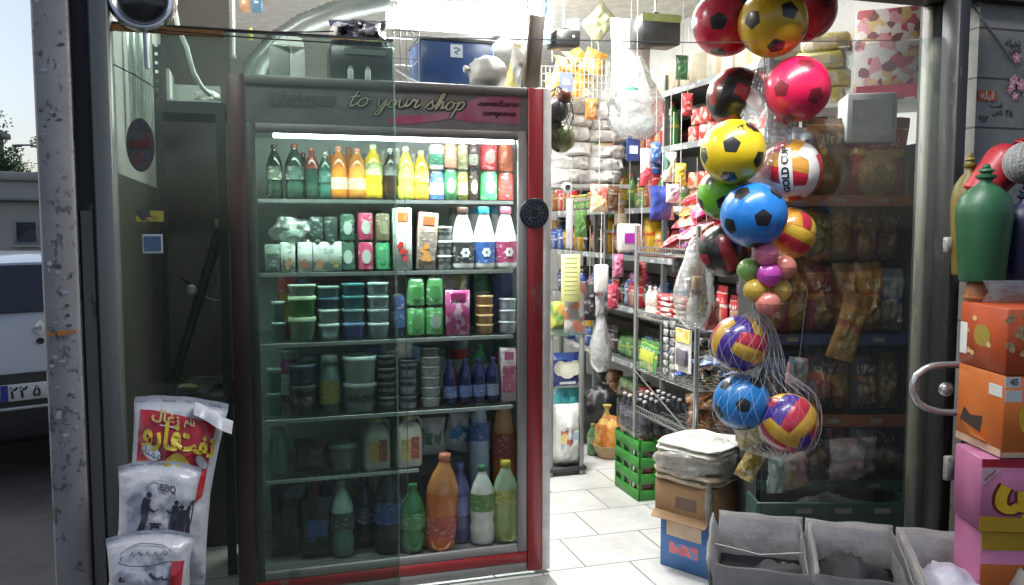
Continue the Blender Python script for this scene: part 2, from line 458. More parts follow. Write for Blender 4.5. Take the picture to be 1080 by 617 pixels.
# shift the joints so that one runs at the height seen in the photograph
k = z_j/.153; off = (k-math.floor(k))*.153
for n_ in stone.data.materials[0].node_tree.nodes:
    if n_.type == 'MAPPING': n_.inputs['Location'].default_value = (0, off, 0)
ink = mat('black_ink', (.02, .02, .022), .7, var=.4, vs=90)
def wallpt(px, py, lift=.002):
    s_, z_, _ = on_t(px, py, TW); return Vector((s_, TW-lift, z_))
g = MB()
ST = '\uFEAF\uFE8E\uFE91'                                # joined forms, set right to left
for s_, px, py, h in (('\uFE96\uFEB3\uFE8D', 1050, 111, .024), ('\uFEE6\uFED4\uFEE0\uFE97', 1052, 119, .022), ('\u06F9\u06F1\u06F2', 1037, 126, .03), ('\u06F4\u06F5', 1064, 120, .03),
                      ('\uFEEA\uFEE0\uFEF4\uFEA7\uFE97', 1068, 46, .03), ('\uFEE6\uFED4\uFEE0\uFE97', 1070, 53, .026)):
    p0 = wallpt(px, py); text_on(g, s_, lambda x, y, p0=p0: p0+Vector((x, 0, y)), h, bold=.02*h)
g.build('stencil_marking', ink, tw)
g = MB(); a = wallpt(1031, 95, .003); b = wallpt(1050, 107, .003)
g.span(a.x, b.x, TW-.003, TW-.001, b.z, a.z); st_o = g.build('price_sticker', mat('orange_red_paper', (.50, .09, .03), .6), tw)
g = MB(); p0 = wallpt(1040.5, 101, .005)
text_on(g, '\uFEEA\uFEE0\uFE92\uFED7', lambda x, y: p0+Vector((x, 0, y)), .035, bold=.001); g.build('sticker_print', mat('pale_print', (.75, .55, .4), .6), st_o)
# pink paper blossom stuck to the tiles
fl = thing('blossom_sticker', 'pink and white blossom sticker on the stone tiles above the red jug', 'sticker', O, ANG)
g = MB(); gw = MB(); r2 = random.Random(3)
for i in range(11):
    c = wallpt(1064+r2.uniform(0, 22), 60+r2.uniform(0, 42), .0025+.0006*i); rr = r2.uniform(.010, .018)
    for k in range(5):
        a0 = 2*PI*k/5+i
        vs = [c]+[c+Vector((math.cos(a0+q)*rr*f, 0, math.sin(a0+q)*rr*f)) for q, f in ((-.5, .7), (-.25, 1), (.1, .92), (.3, 1), (.55, .7))]
        g.add(vs, [(0, 1, 2, 3, 4, 5)], 0)
    gw.add([c+Vector((math.cos(q)*rr*.3, -.0004, math.sin(q)*rr*.3)) for q in [2*PI*j/8 for j in range(8)]], [tuple(range(8))])
g.build('petals', mat('blossom_pink', (.62, .12, .22), .5, col2=(.75, .5, .55), vs=60), fl)
gw.build('blossom_eye', mat('blossom_eye', (.8, .65, .55), .5), fl)
cb = thing('wall_cable', 'thin grey cable slanting down the stone tiles to the blossom sticker', 'cable', O, ANG)
g = MB(); g.tube([wallpt(1021, 4, .012), wallpt(1040, 30, .010), wallpt(1064, 64, .012)], .0035, 6); g.build('cable', mat('cable_grey', (.16, .16, .16), .5), cb)

# ------------------------------------------------------------------ post and rails at the shop's corner
TP = -1.10
def tz(px, py, t): s_, z_, _ = on_t(px, py, t); return s_
flaked = wearmat('flaked_post_paint', (.30, .29, .295), (.11, .105, .105), (.20, .19, .185), .65, .42, 46, (1, 1, .6))
post = thing('corner_post', 'square grey post with flaking paint and torn paper scraps beside the silver car', 'post', O, ANG)
pa, pb = tz(41.5, 236, TP), tz(80, 236, TP)
gP = MB(); gP.span(pa, pb, TP, TP+.12, -.25, LZ+.335, bev=.006)
r2 = random.Random(11)
for i in range(60):
    py = r2.choice([r2.uniform(80, 160), r2.uniform(270, 460), r2.uniform(270, 460), r2.uniform(0, 600)]); sx = r2.uniform(pa+.012, pb-.012); z_ = on_t(60, py, TP)[1]
    n_ = r2.randint(5, 8); a = r2.uniform(.002, .012); b = r2.uniform(.0015, .008); ln = .0007+.00002*i
    pts = [(sx+a*math.cos(2*PI*k/n_)*r2.uniform(.5, 1.1), TP-ln, z_+b*math.sin(2*PI*k/n_)*r2.uniform(.5, 1.1)) for k in range(n_)]
    pts = [(min(max(x, pa+.003), pb-.003), y, z) for x, y, z in pts]
    gP.add(pts, [tuple(range(n_))], 1 if r2.random() < .5 else 2)
gP.build('shaft', [flaked, mat('torn_paper', (.46, .48, .52), .8, var=.4, vs=50), mat('bare_patch', (.10, .10, .115), .8, vs=60)], post)
g = MB(); z_ = on_t(62, 352, TP)[1]; p0 = Vector(((pa+pb)/2, TP-.003, z_))
for i, (dx, w_, h_) in enumerate(((-.022, .016, .008), (0, .02, .012), (.02, .018, .009))): g.box(p0+Vector((dx, -.0003*i, .002*i)), (w_, .0008, h_))
g.build('orange_mark', mat('orange_marking', (.55, .22, .05), .6, var=.5, vs=80), post)
rail = thing('shutter_channel', 'narrow peeling channel between the flaking post and the grey shutter rail', 'channel', O, ANG)
ca, cb_, cc, cd = pb+.002, tz(97, 236, TP), tz(100.5, 236, TP), tz(122.5, 236, TP)
zc = on_t(90, 222, TP+.03)[1]
g = MB(); g.span(ca, cb_, TP+.03, TP+.10, zc+.001, LZ); g.build('upper_channel', wearmat('channel_black', (.035, .033, .032), (.12, .11, .10), (.02, .02, .02), .7, .3, 16), rail)
g = MB(); g.span(ca+.004, cb_-.002, TP+.025, TP+.10, -.25, zc); g.build('lower_channel', wearmat('channel_pale', (.19, .18, .17), (.07, .065, .06), (.12, .115, .11), .75, .6, 20), rail)
rl = thing('shutter_rail', 'smooth grey steel shutter rail at the edge of the shop window', 'rail', O, ANG)
g = MB(); g.span(cc, cd, TP+.0, TP+.07, -.25, LZ, bev=.006); g.build('rail_body', wearmat('rail_grey', (.125, .135, .128), (.09, .09, .085), (.085, .085, .08), .4, .25, 7, (1, 1, .1), .2), rl)
g = MB(); g.span(cb_+.0005, cc-.0005, TP+.02, TP+.07, -.25, LZ-.003); g.build('rubber_seal', mat('rubber_black', (.015, .015, .016), .7), rl)

# ------------------------------------------------------------------ window pane, wires, fittings on it
TG = -1.05
ga, gb = tz(123, 300, TG), tz(417, 300, TG); gz = on_t(250, 34, TG)[1]
pane_m = film('window_glass', (.70, .77, .73), .004, (.5, .6, .56), .012, .02, dirt=.009, bs=9, fres=.6)
wp = thing('shop_window', 'large greenish glass pane standing in front of the drinks fridge', 'window', O, ANG)
g = MB(); g.span(ga, gb, TG, TG+.008, .006, gz); g.build('pane', pane_m, wp)
g = MB(); g.span(ga, gb, TG-.003, TG+.011, gz+.001, gz+.007); g.build('top_edge', mat('black_strip', (.02, .02, .02), .5), wp)
g = MB(); g.span(gb+.0005, gb+.0045, TG-.001, TG+.009, .006, gz); g.build('side_edge', film('glass_edge', (.80, .88, .84), .22, (.35, .50, .44), .06), wp)
g = MB(); g.span(ga+.0, tz(236, 25, TG), TG-.016, TG-.0035, gz-.016, gz-.002); g.build('copper_strip', mat('copper_strip', (.35, .15, .05), .35, .7), wp)
# oval badge, blue card and yellow strip stuck on the glass
def gp(px, py, lift=.004): s_, z_, _ = on_t(px, py, TG-lift); return Vector((s_, TG-lift, z_))
ob = thing('oval_badge', 'dark oval badge with a red band stuck on the window near the rail', 'badge', O, ANG)
c = gp(148, 153); rx = (gp(163, 153)-gp(133, 153)).x/2; rz_ = (gp(148, 125)-gp(148, 182)).z/2
g = MB(); g.add([c+Vector((rx*math.cos(q), 0, rz_*math.sin(q))) for q in [2*PI*k/28 for k in range(28)]]+[c+Vector((rx*math.cos(q), .003, rz_*math.sin(q))) for q in [2*PI*k/28 for k in range(28)]],
      [tuple(reversed(range(28))), tuple(range(28, 56))]+[(k, (k+1) % 28, (k+1) % 28+28, k+28) for k in range(28)])
g.build('badge_disc', packmat('badge_print', [(.02, .022, .022), (.03, .035, .035), (.07, .02, .02), (.025, .025, .03)], 40, .3, .05), ob)
g = MB(); c2 = gp(148, 152, .0055); g.box(c2, (rx*1.35, .001, .018)); g.build('red_band', mat('badge_red', (.11, .022, .022), .5, vs=80), ob)
bc = thing('blue_card', 'small blue card with a pale rim on the window under the yellow strip', 'card', O, ANG)
g = MB(); c = gp(161, 257); g.box(c, (.046, .0012, .046)); g.build('card_rim', mat('card_white', (.5, .53, .58), .5), bc)
g = MB(); g.box(c+Vector((0, -.0012, 0)), (.038, .001, .036)); g.build('card_face', mat('card_blue', (.07, .13, .22), .4), bc)
ys = tag(MB().box((0, 0, 0), (.062, .0012, .026)).build('yellow_strip', packmat('yellow_strip_print', [(.35, .30, .03), (.25, .2, .03), (.05, .05, .04)], 60, .5, 0), loc=O+D*gp(158, 228).x+N*(TG-.004)+Vector((0, 0, gp(158, 228).z)), rz=ANG),
         'dull yellow strip with dark print on the window above the blue card', 'sticker')
wr = thing('hanging_wire', 'thin black wire drooping across the glass below the copper strip', 'wire', O, ANG)
g = MB(); g.tube([gp(120, 68, .006), gp(140, 78, .012), gp(160, 90, .012), gp(170, 103, .006)], .0016, 5); g.build('strand', mat('wire_black', (.02, .02, .02), .5), wr)
wl = thing('overhead_wire', 'pair of thin black wires running level across the top of the window', 'wire', O, ANG)
for o_, (y0, y1, sag) in enumerate(((27, 45, .004), (20, 33, .012))):
    g = MB(); A = gp(128, y0, .03); B = gp(352, y1, .03)
    g.tube([A.lerp(B, k/10)+Vector((0, 0, -sag*4*(k/10)*(1-k/10))) for k in range(11)], .0018, 5); g.build('strand', mat('wire_black', (0, 0, 0)), wl)
bl = thing('round_bulkhead_lamp', 'round chrome rimmed lamp, switched off, above the window corner', 'lamp', W(*[gp(150, 1, .03).x, TG-.03], gp(150, 1).z), ANG)
g = MB(); g.lathe([(.050, -.004), (.060, .014), (.070, .018), (.078, .008), (.076, -.010), (.050, -.004)], 36, cap=False, M=Matrix.Rotation(PI/2, 4, 'X')); g.build('chrome_rim', mat('chrome', (.75, .75, .76), .18, 1.0, var=.1), bl)
g = MB(); g.lathe([(.0, .006), (.035, .004), (.0525, -.004)], 32, cap=False, M=Matrix.Rotation(PI/2, 4, 'X')); g.build('lens', mat('smoked_lens', (.03, .03, .035), .12), bl)
g = MB(); g.tube([(.004, 0, -.07), (.006, 0, -.16)], .006, 8); g.build('bracket', mat('bracket_steel', (.45, .46, .47), .4, .6), bl)

# ------------------------------------------------------------------ right-hand door
hinge = at(1002, 300, 2.62); dl = Vector((-.859, .512, 0)); DA = math.atan2(-dl.y, -dl.x)
door = thing('glass_door', 'frameless glass door standing ajar by the orange boxes, a snack rack behind it', 'door', (hinge.x, hinge.y, 0), DA)
ztop = at(1003, 37, 2.62).z
g = MB(); g.span(-.56, -.015, -.004, .004, .012, ztop); g.build('pane', film('door_glass', (.90, .92, .91), .008, (.5, .55, .52), .012, .02, dirt=.010, bs=9, fres=.6), door)
g = MB(); g.span(-.014, -.006, -.012, .012, .012, ztop); g.build('edge_strip', mat('edge_grey', (.28, .29, .28), .4, .4), door)
jamb = thing('door_jamb', 'tall cream and black metal door jamb holding the glass door', 'jamb', (hinge.x, hinge.y, 0), ANG)
def jx(px, Y): q = at(px, 236, Y)-hinge; q.z = 0; return q.dot(D), q.dot(N)
x0, y0 = jx(976.5, 2.72); x1, _ = jx(992, 2.72)
g = MB(); g.span(x0, x1, y0, y0+.05, .006, LZ-.002, bev=.004); g.build('cream_stile', wearmat('cream_stile_paint', (.21, .20, .155), (.11, .10, .085), (.13, .12, .10), .5, .4, 12, (1, 1, .2)), jamb)
x0, y0 = jx(1003.5, 2.58); x1, _ = jx(1019, 2.58)
g = MB(); g.span(x0, x1, y0, y0+.07, .006, LZ-.002, bev=.004); g.build('black_frame', dark_metal, jamb)
steel = mat('polished_steel', (.62, .63, .64), .24, .75, var=.1)
hd = MB(); hp = lambda px, py: (lambda q: (q.dot(D), q.dot(N)-.03, at(px, py, 2.56).z))(Vector((at(px, py, 2.56).x, at(px, py, 2.56).y, 0))-Vector((hinge.x, hinge.y, 0)))
pts = [(1004, 383), (992, 383), (978, 384), (968, 387), (959, 394), (955, 403), (955, 412), (960, 422), (968, 428), (980, 432), (992, 433), (1003, 433)]
hd.tube([hp(*p) for p in pts], .0105, 12); hd.build('pull_handle', steel, jamb)
g = MB(); c = Vector(hp(995, 410)); g.lathe([(.020, 0), (.023, .004), (.022, .02), (.012, .026)], 20, M=Matrix.Translation(c+Vector((0, .03, 0))) @ Matrix.Rotation(PI/2, 4, 'X')); g.build('lock', steel, jamb)
for py in (258, 493):
    g = MB(); c = Vector(hp(1000, py)); g.box(c+Vector((0, .025, 0)), (.035, .02, .075 if py > 300 else .045), bev=.003); g.build('hinge_plate', mat('hinge_white', (.42, .42, .41), .5, .2, var=.5, vs=60), jamb)
# thin lines across the top of the doorway
tl = thing('curtain_wire', 'thin pale wire stretched level across the top of the doorway', 'wire', O, ANG)
g = MB(); A = on_t(418, 39, -1.0); B = on_t(1000, 42, -1.0); g.tube([(A[0], -1.0, A[1]), ((A[0]+B[0])/2, -1.0, (A[1]+B[1])/2-.012), (B[0], -1.0, B[1])], .0016, 5); g.build('strand', mat('pale_wire', (.5, .52, .5), .4), tl)
# ------------------------------------------------------------------ street at the left
car = thing('parked_car', 'silver hatchback parked in the street behind the flaking post', 'car', (0, 0, 0))
CA = math.radians(38); pc = at(44, 408, 5.75)
car.location = (pc.x+.06*math.sin(-CA)*0, pc.y, -.25); car.rotation_euler = (0, 0, CA)
paint = mat('silver_car_paint', (.43, .49, .59), .28, .35, var=.04, coat=.6)
blackp = mat('black_plastic', (.018, .018, .02), .55)
glassd = mat('dark_car_glass', (.02, .028, .04), .06, coat=.5)
st_ = [(0.0, .66, .30, .92, .94, .60), (.03, .78, .26, .98, 1.02, .70), (.10, .82, .24, 1.04, 1.13, .70), (.34, .85, .22, 1.05, 1.42, .57), (.6, .86, .22, 1.05, 1.455, .57),
       (1.6, .87, .22, 1.02, 1.47, .58), (2.2, .87, .22, 1.0, 1.42, .56), (2.9, .86, .22, .98, 1.06, .68), (3.4, .84, .22, .92, .98, .66), (3.85, .78, .24, .80, .84, .60), (4.0, .66, .30, .66, .70, .5)]
def sec(s_):
    y, w_, zb, zs, zr, wr_ = s_
    half = [(w_*.90, zb), (w_*.99, zb+.14), (w_, zb+.32), (w_*.99, (zb+.3+zs)/2), (w_*.95, zs), (wr_+(w_*.95-wr_)*.25, zs+(zr-zs)*.75), (wr_*.9, zr), (wr_*.45, zr+.015)]
    return [(-x, y, z) for x, z in half]+[(0, y, zr+.02)]+[(x, y, z) for x, z in reversed(half)]
secs = [sec(s_) for s_ in st_]; k = len(secs[0])
g = MB(); vs = [v for s_ in secs for v in s_]
fs = [(j*k+i, (j+1)*k+i, (j+1)*k+i+1, j*k+i+1) for j in range(len(secs)-1) for i in range(k-1)]
fs += [(j*k, j*k+k-1, (j+1)*k+k-1, (j+1)*k) for j in range(len(secs)-1)]+[tuple(range(k)), tuple(reversed(range((len(secs)-1)*k, len(secs)*k)))]
g.add(vs, fs); body = g.build('body', paint, car, sharp=30)
g = MB()
A9, B9 = Vector((.66, .085, 1.10)), Vector((.53, .325, 1.395)); dn = Vector((0, -.036, .029))
v9 = [Vector((-A9.x, A9.y, A9.z)), A9, B9, Vector((-B9.x, B9.y, B9.z))]
g.add([v+dn for v in v9]+[v-dn for v in v9], [(0, 1, 2, 3), (7, 6, 5, 4), (0, 4, 5, 1), (1, 5, 6, 2), (2, 6, 7, 3), (3, 7, 4, 0)]); g.build('rear_window', glassd, car)
for sx in (-1, 1):
    g = MB()
    for y0, y1 in ((.55, 1.35), (1.42, 2.25)):
        g.add([(sx*.842, y0, 1.06), (sx*.842, y1, 1.06), (sx*.66, y1-.12, 1.36), (sx*.66, y0+.1, 1.36)], [(0, 1, 2, 3)])
    g.build('side_window', glassd, car)
    g = MB(); g.box((sx*.72, -.01, .92), (.15, .10, .34), bev=.03); g.build('tail_light', mat('tail_light_red', (.35, .02, .02), .15, coat=.5), car)
    g = MB(); g.tube([(sx*.55, .5, 1.44), (sx*.56, .6, 1.475), (sx*.56, 1.9, 1.49), (sx*.55, 2.05, 1.45)], .013, 8); g.build('roof_rail', mat('rail_silver', (.6, .62, .64), .3, .7), car)
    for wy in (.72, 3.25):
        g = MB(); g.lathe([(.19, -.10), (.27, -.105), (.31, -.08), (.31, .08), (.27, .105), (.19, .10)], 28, M=Matrix.Translation((sx*.78, wy, .31)) @ Matrix.Rotation(PI/2, 4, 'Y')); wh = g.build('wheel', mat('tyre_black', (.012, .012, .013), .8), car)
        g = MB(); g.lathe([(.0, -.06), (.19, -.08), (.19, .08), (.0, .06)], 20, M=Matrix.Translation((sx*.78, wy, .31)) @ Matrix.Rotation(PI/2, 4, 'Y')); g.build('rim', mat('wheel_rim', (.35, .36, .38), .35, .6), wh)
g = MB(); g.box((0, .0, .48), (1.62, .22, .46), bev=.06, seg=2); bp_ = g.build('bumper', blackp, car)
g = MB(); g.box((0, -.118, .495), (1.30, .02, .022), bev=.004); g.build('bumper_strip', mat('bumper_silver', (.5, .52, .55), .3, .4), bp_)
pz = pc.z+.25
g = MB(); g.box((0, -.120, pz), (.52, .012, .112), bev=.003); pl_ = g.build('number_plate', mat('plate_white', (.62, .63, .66), .4, var=.1), car)
g = MB(); g.box((-.238, -.127, pz), (.042, .004, .108)); g.build('blue_band', mat('plate_blue', (.02, .04, .30), .4), pl_)
g = MB()
for ch, x in (('\u06F2', -.185), ('\u06F2', -.128), ('\u06F5', -.05), ('\u06F1', .035), ('\u06F4', .09), ('\u06F7', .145), ('\u06F6', .215)):
    text_on(g, ch, lambda a, b, x=x: (x+a, -.1285, pz+b-.004), .105 if ch != '\u06F5' else .10, bold=.003)
g.build('plate_digits', mat('plate_ink', (.015, .015, .02), .5), pl_)
g = MB(); ez = at(38, 345, 5.75).z+.25
g.add([(x*.042, -.055+.02, ez+z*.055) for x, z in ((0, 1), (1, 0), (0, -1), (-1, 0))]+[(x*.018, -.06+.02, ez+z*.026) for x, z in ((0, 1), (1, 0), (0, -1), (-1, 0))],
      [(i, (i+1) % 4, (i+1) % 4+4, i+4) for i in range(4)]); g.build('diamond_emblem', mat('emblem_chrome', (.7, .72, .74), .2, 1.0), car)
g = MB(); g.lathe([(0, .05), (.022, .05), (.022, .035)], 16, M=Matrix.Translation((0, .01, ez-.09)) @ Matrix.Rotation(PI/2, 4, 'X')); g.build('boot_lock', blackp, car)

conc = wearmat('weathered_concrete', (.50, .47, .41), (.36, .34, .30), (.32, .30, .27), .9, .4, 1.2, (1, 1, .5))
hs = thing('concrete_house', 'low grey concrete house with a ledge and dark window across the street', 'house', at(12, 236, 19)*1.0, math.radians(28))
hs.location.z = -.25
zt = at(12, 181, 19).z+.25; zl = at(12, 207, 19).z+.25
g = MB(); g.span(-4, .7, 0, 5, 0, zt-.2); g.build('wall', conc, hs)
g = MB(); g.span(-4.1, .78, -.12, 5.1, zt-.199, zt, bev=.03); g.build('roof_slab', conc, hs)
g = MB(); g.span(-4.05, .74, -.22, -.003, zl-.10, zl, bev=.02); g.build('ledge', mat('ledge_pale', (.38, .39, .38), .8, vs=3), hs)
for x in (.28, -.75, -2.0):
    z0 = at(12, 258, 19).z+.25; z1 = at(12, 232, 19).z+.25
    g = MB(); g.span(x-.24, x+.24, -.03, .02, z0, z1, bev=.01); wf = g.build('window', mat('window_frame_grey', (.34, .36, .38), .6), hs)
    g = MB(); g.span(x-.19, x+.19, -.036, -.031, z0+.05, z1-.05); g.build('glass', glassd, wf)
    g = MB(); g.span(x-.28, x+.28, -.08, -.004, z0-.06, z0-.002); g.build('sill', conc, wf)
h2 = thing('brick_house', 'plain two storey rendered house further along the street', 'house', at(-40, 236, 24), math.radians(20)); h2.location.z = -.25
g = MB(); g.span(-6, 0, 0, 6, 0, 4.6); g.build('wall', wearmat('render_beige', (.36, .34, .30), (.28, .27, .25), (.24, .23, .21), .9, .3, 1), h2)
g = MB(); g.span(-6.2, .2, -.2, 6.2, 4.601, 4.8, bev=.03); g.build('roof_slab', conc, h2)
for x in (-1.2, -3, -4.8):
    for z in (1.0, 3.0):
        g = MB(); g.span(x-.5, x+.5, -.04, .02, z, z+1.1); wf = g.build('window', mat('window_frame_grey', (0, 0, 0)), h2)
        g = MB(); g.span(x-.42, x+.42, -.046, -.041, z+.07, z+1.03); g.build('glass', glassd, wf)

def leafmat(nm, c1, c2):
    m, nt, b, out = _new(nm); co = coords(nt, False)
    c = mixc(nt, ramp(nt, noise_n(nt, co, 2.2, 3), [(.35, 0.0), (.65, 1.0)]), c1, c2)
    nt.links.new(c, b.inputs['Base Color']); b.inputs['Roughness'].default_value = .6; return m
tr_p = at(8, 236, 23); tree = thing('street_tree', 'dark green leafy tree rising above the concrete house', 'tree', (tr_p.x-.15, tr_p.y, -.25))
zc1 = at(8, 172, 23).z+.25
g = MB(); g.tube([(0, 0, 0), (.05, .02, 1.2), (-.03, .05, 2.2), (.02, 0, zc1)], [.16, .13, .10, .05], 10)
for a in range(6):
    q = a*1.05; g.tube([(0, .02, 1.7+.12*a), (.3*math.cos(q), .3*math.sin(q), 2.2+.12*a), (.6*math.cos(q), .6*math.sin(q), 2.5+.14*a)], [.06, .04, .015], 6)
g.build('trunk', mat('bark', (.10, .085, .07), .9, var=.4), tree)
g = MB(); rt = random.Random(5); clumps = [(rt.gauss(-.1, .42), rt.gauss(0, .40), zc1+rt.gauss(-.05, .42), rt.uniform(.16, .34)) for _ in range(60)]
for cx, cy, cz, cr in clumps:
    for _ in range(95):
        p = Vector((rt.gauss(0, 1), rt.gauss(0, 1), rt.gauss(0, 1))); p = p.normalized()*cr*rt.random()**.4+Vector((cx, cy, cz))
        a = Vector((rt.gauss(0, 1), rt.gauss(0, 1), rt.gauss(0, .6))).normalized(); b = a.orthogonal().normalized(); L = rt.uniform(.03, .06)
        g.add([p-a*L, p+b*L*.45, p+a*L, p-b*L*.45], [(0, 1, 2, 3)])
g.build('crown', leafmat('leaf_green', (.045, .11, .035), (.08, .16, .05)), tree, sharp=None)
lp = at(47, 236, 15); lamp = thing('street_lamp', 'unlit street lamp arm reaching out from behind the flaking post', 'street lamp', (lp.x, lp.y, -.25))
za = at(36, 153, 15).z+.25
g = MB(); g.tube([(0, 0, 0), (0, 0, za-.2)], [.05, .04], 10); g.build('pole', mat('lamp_grey', (.2, .21, .22), .5, .4), lamp)
g = MB(); g.tube([(0, 0, za-.2), (-.05, 0, za-.05), (-.18, 0, za), (-.36, 0, za)], .016, 8); g.build('arm', mat('lamp_grey', (0, 0, 0)), lamp)
g = MB(); g.box((-.42, 0, za-.01), (.16, .08, .045), bev=.015); g.build('lamp_head', mat('lamp_head', (.12, .12, .13), .4), lamp)
# ------------------------------------------------------------------ goods: one maker per kind, each fills an Empty with parts
def cm(c, rough=.3, coat=.3, metal=0.0):
    """material of one printed or coloured packaging colour"""
    if not isinstance(c, tuple): return c
    return mat('packaging_%02x%02x%02x_%d%d' % (int(c[0]*255), int(c[1]*255), int(c[2]*255), int(rough*10), int(metal*10)), c, rough, metal, var=.22, vs=22, coat=coat)
def lm(c, sc_=75, w=.5):
    """a printed label of one main colour with lighter and darker print on it"""
    if not isinstance(c, tuple): return c
    lite = tuple(x+(.70-x)*.30 for x in c); dk = tuple(x*.6 for x in c)
    return packmat('label_%02x%02x%02x_%d' % (*(int(x*255) for x in c), sc_), [c, c, c, tuple(x*.8 for x in c), c, dk, c, lite], sc_, .35, .0, (1, 1, 1.9), .2)
tin = mat('bare_tin', (.62, .63, .65), .25, 1.0, var=.1)
WHT = (.78, .78, .77); GREY = (.4, .41, .42)
def ring(r, z0, z1, n=24, a0=0, a1=2*PI):
    vs = []; 
    for k in range(n+1):
        a = a0+(a1-a0)*k/n; vs += [(r*math.cos(a), r*math.sin(a), z0), (r*math.cos(a), r*math.sin(a), z1)]
    return vs, [(2*k, 2*k+2, 2*k+3, 2*k+1) for k in range(n)]
def cyl(r, z, lift=.001):
    return lambda x, y: ((r+lift)*math.sin(x/r), -(r+lift)*math.cos(x/r), z+y)
def oval(mb, fn, rx, ry, mi=0, n=18, rings=3):
    vs = [fn(0, 0)]; fs = []
    for j in range(1, rings+1):
        for k in range(n):
            a = 2*PI*k/n; vs.append(fn(rx*j/rings*math.cos(a), ry*j/rings*math.sin(a)))
    for k in range(n): fs.append((0, 1+k, 1+(k+1) % n))
    for j in range(rings-1):
        b = 1+j*n
        for k in range(n): fs.append((b+k, b+n+k, b+n+(k+1) % n, b+(k+1) % n))
    mb.add(vs, fs, mi)
def can(root, w_, h, c, c2=None, mark=None):
    r = w_/2
    MB().lathe([(r*.78, 0), (r*.82, .004), (r, h*.06), (r, h*.90), (r*.84, h*.975)], 22).build('body', lm(c, 62), root)
    MB().lathe([(r*.845, h*.972), (r*.86, h*.995), (r*.80, h), (r*.76, h*.975), (0, h*.975)], 22).build('lid', tin, root)
    if c2:
        g = MB(); g.add(*ring(r*1.012, h*.22, h*.62, 22)); g.build('label', lm(c2), root)
    if mark:
        g = MB(); oval(g, cyl(r, h*.48, .0012), r*.62, h*.24); g.build('label', cm(mark, .4), root)
def bottle(root, w_, h, c, cap, lab=None, lz=(.36, .60), top=None):
    r = w_/2
    pr = [(r*.55, 0), (r*.90, .006), (r, h*.05), (r, h*.24), (r*.90, h*.31), (r, h*.38), (r, h*.60), (r*.93, h*.67), (r*.70, h*.78), (r*.42, h*.865), (r*.33, h*.91), (r*.33, h*.93)]
    MB().lathe(pr, 24).build('body', cm(c, .12, .6), root)
    MB().lathe([(r*.36, h*.925), (r*.38, h*.93), (r*.38, h*.992), (r*.33, h), (0, h)], 18).build('cap', cm(cap, .4), root)
    if lab is not None:
        g = MB(); g.add(*ring(r*1.015, h*lz[0], h*lz[1])); g.build('label', lm(lab), root)
    if top is not None:
        g = MB(); g.lathe([(r*1.004, h*.60), (r*.935, h*.67), (r*.705, h*.78), (r*.425, h*.866), (r*.335, h*.91)], 24); g.build('shoulder', cm(top, .1, .7), root)
def milk(root, w_, h, lab, cap):
    r = w_/2
    MB().lathe([(r*.8, 0), (r*.97, .006), (r, h*.05), (r, h*.42), (r*.94, h*.52), (r*.62, h*.76), (r*.46, h*.86), (r*.46, h*.90)], 24).build('body', cm((.80, .79, .76), .3, .4), root)
    MB().lathe([(r*.50, h*.885), (r*.52, h*.89), (r*.52, h*.985), (r*.46, h), (0, h)], 18).build('cap', cm(cap, .4), root)
    g = MB(); g.add(*ring(r*1.015, h*.10, h*.44)); lb = g.build('label', lm(lab), root)
    g = MB(); f = cyl(r*1.015, h*.27, .001)
    for k in range(6):
        a = k*PI/3; oval(g, lambda x, y, a=a: f(x+r*.26*math.cos(a), y+r*.26*math.sin(a)), r*.17, r*.17, n=8, rings=1)
    g.build('flower_print', cm((.7, .7, .72), .4), lb)
def boxy(root, w_, h, c, panel=None, dp=None, spots=None, top=None):
    dp = dp or w_*.8
    MB().box((0, 0, h/2), (w_, dp, h), bev=.003).build('body', lm(c, 46), root)
    if panel is not None: MB().box((0, -dp/2-.0006, h*.42), (w_*.86, .001, h*.5)).build('label', lm(panel), root)
    if top is not None: MB().box((0, -dp/2-.0010, h*.86), (w_*.62, .0012, h*.15)).build('top_label', cm(top, .4), root)
    if spots is not None:
        g = MB(); r2 = random.Random(int(h*9999)); f = lambda x, y: (x, -dp/2-.0016, y)
        for i in range(7):
            x0, z0 = r2.uniform(-.26, .26)*w_, h*r2.uniform(.14, .42); q = w_*r2.uniform(.11, .17)
            f = lambda x, y, x0=x0, z0=z0, i=i: (x0+x, -dp/2-.0018-.0002*i, z0+y)
            oval(g, f, q, q, n=12, rings=1)
        g.build('fruit_print', cm(spots, .35), root)
def tub(root, w_, h, c, lid, lab=None):
    r = w_/2
    MB().lathe([(r*.80, 0), (r*.84, .003), (r*.95, h*.84)], 22, sq=3.2).build('body', cm(c, .3, .2), root)
    MB().lathe([(r*.97, h*.82), (r, h*.83), (r, h*.97), (r*.94, h), (0, h)], 22, sq=3.2).build('lid', cm(lid, .3, .2), root)
    if lab is not None:
        MB().box((0, -r*.905, h*.42), (w_*.6, .0015, h*.42), rot=(-.09, 0, 0)).build('label', lm(lab), root)
def roundtub(root, w_, h, c, lid, lab=None):
    r = w_/2
    MB().lathe([(r*.84, 0), (r*.87, .003), (r*.96, h*.82)], 24).build('body', cm(c, .3, .2), root)
    MB().lathe([(r*.98, h*.80), (r*1.0, h*.81), (r*1.0, h*.965), (r*.95, h), (r*.9, h*.97), (0, h*.97)], 24).build('lid', cm(lid, .3, .2), root)
    if lab is not None:
        vs, fs = ring(r*.965, 0, h*.44, 14, -PI*.85, -PI*.15); g = MB()
        g.add([(x*(.90 if z == 0 else .99), y*(.90 if z == 0 else .99), z+h*.18) for x, y, z in vs], fs); g.build('label', lm(lab), root)
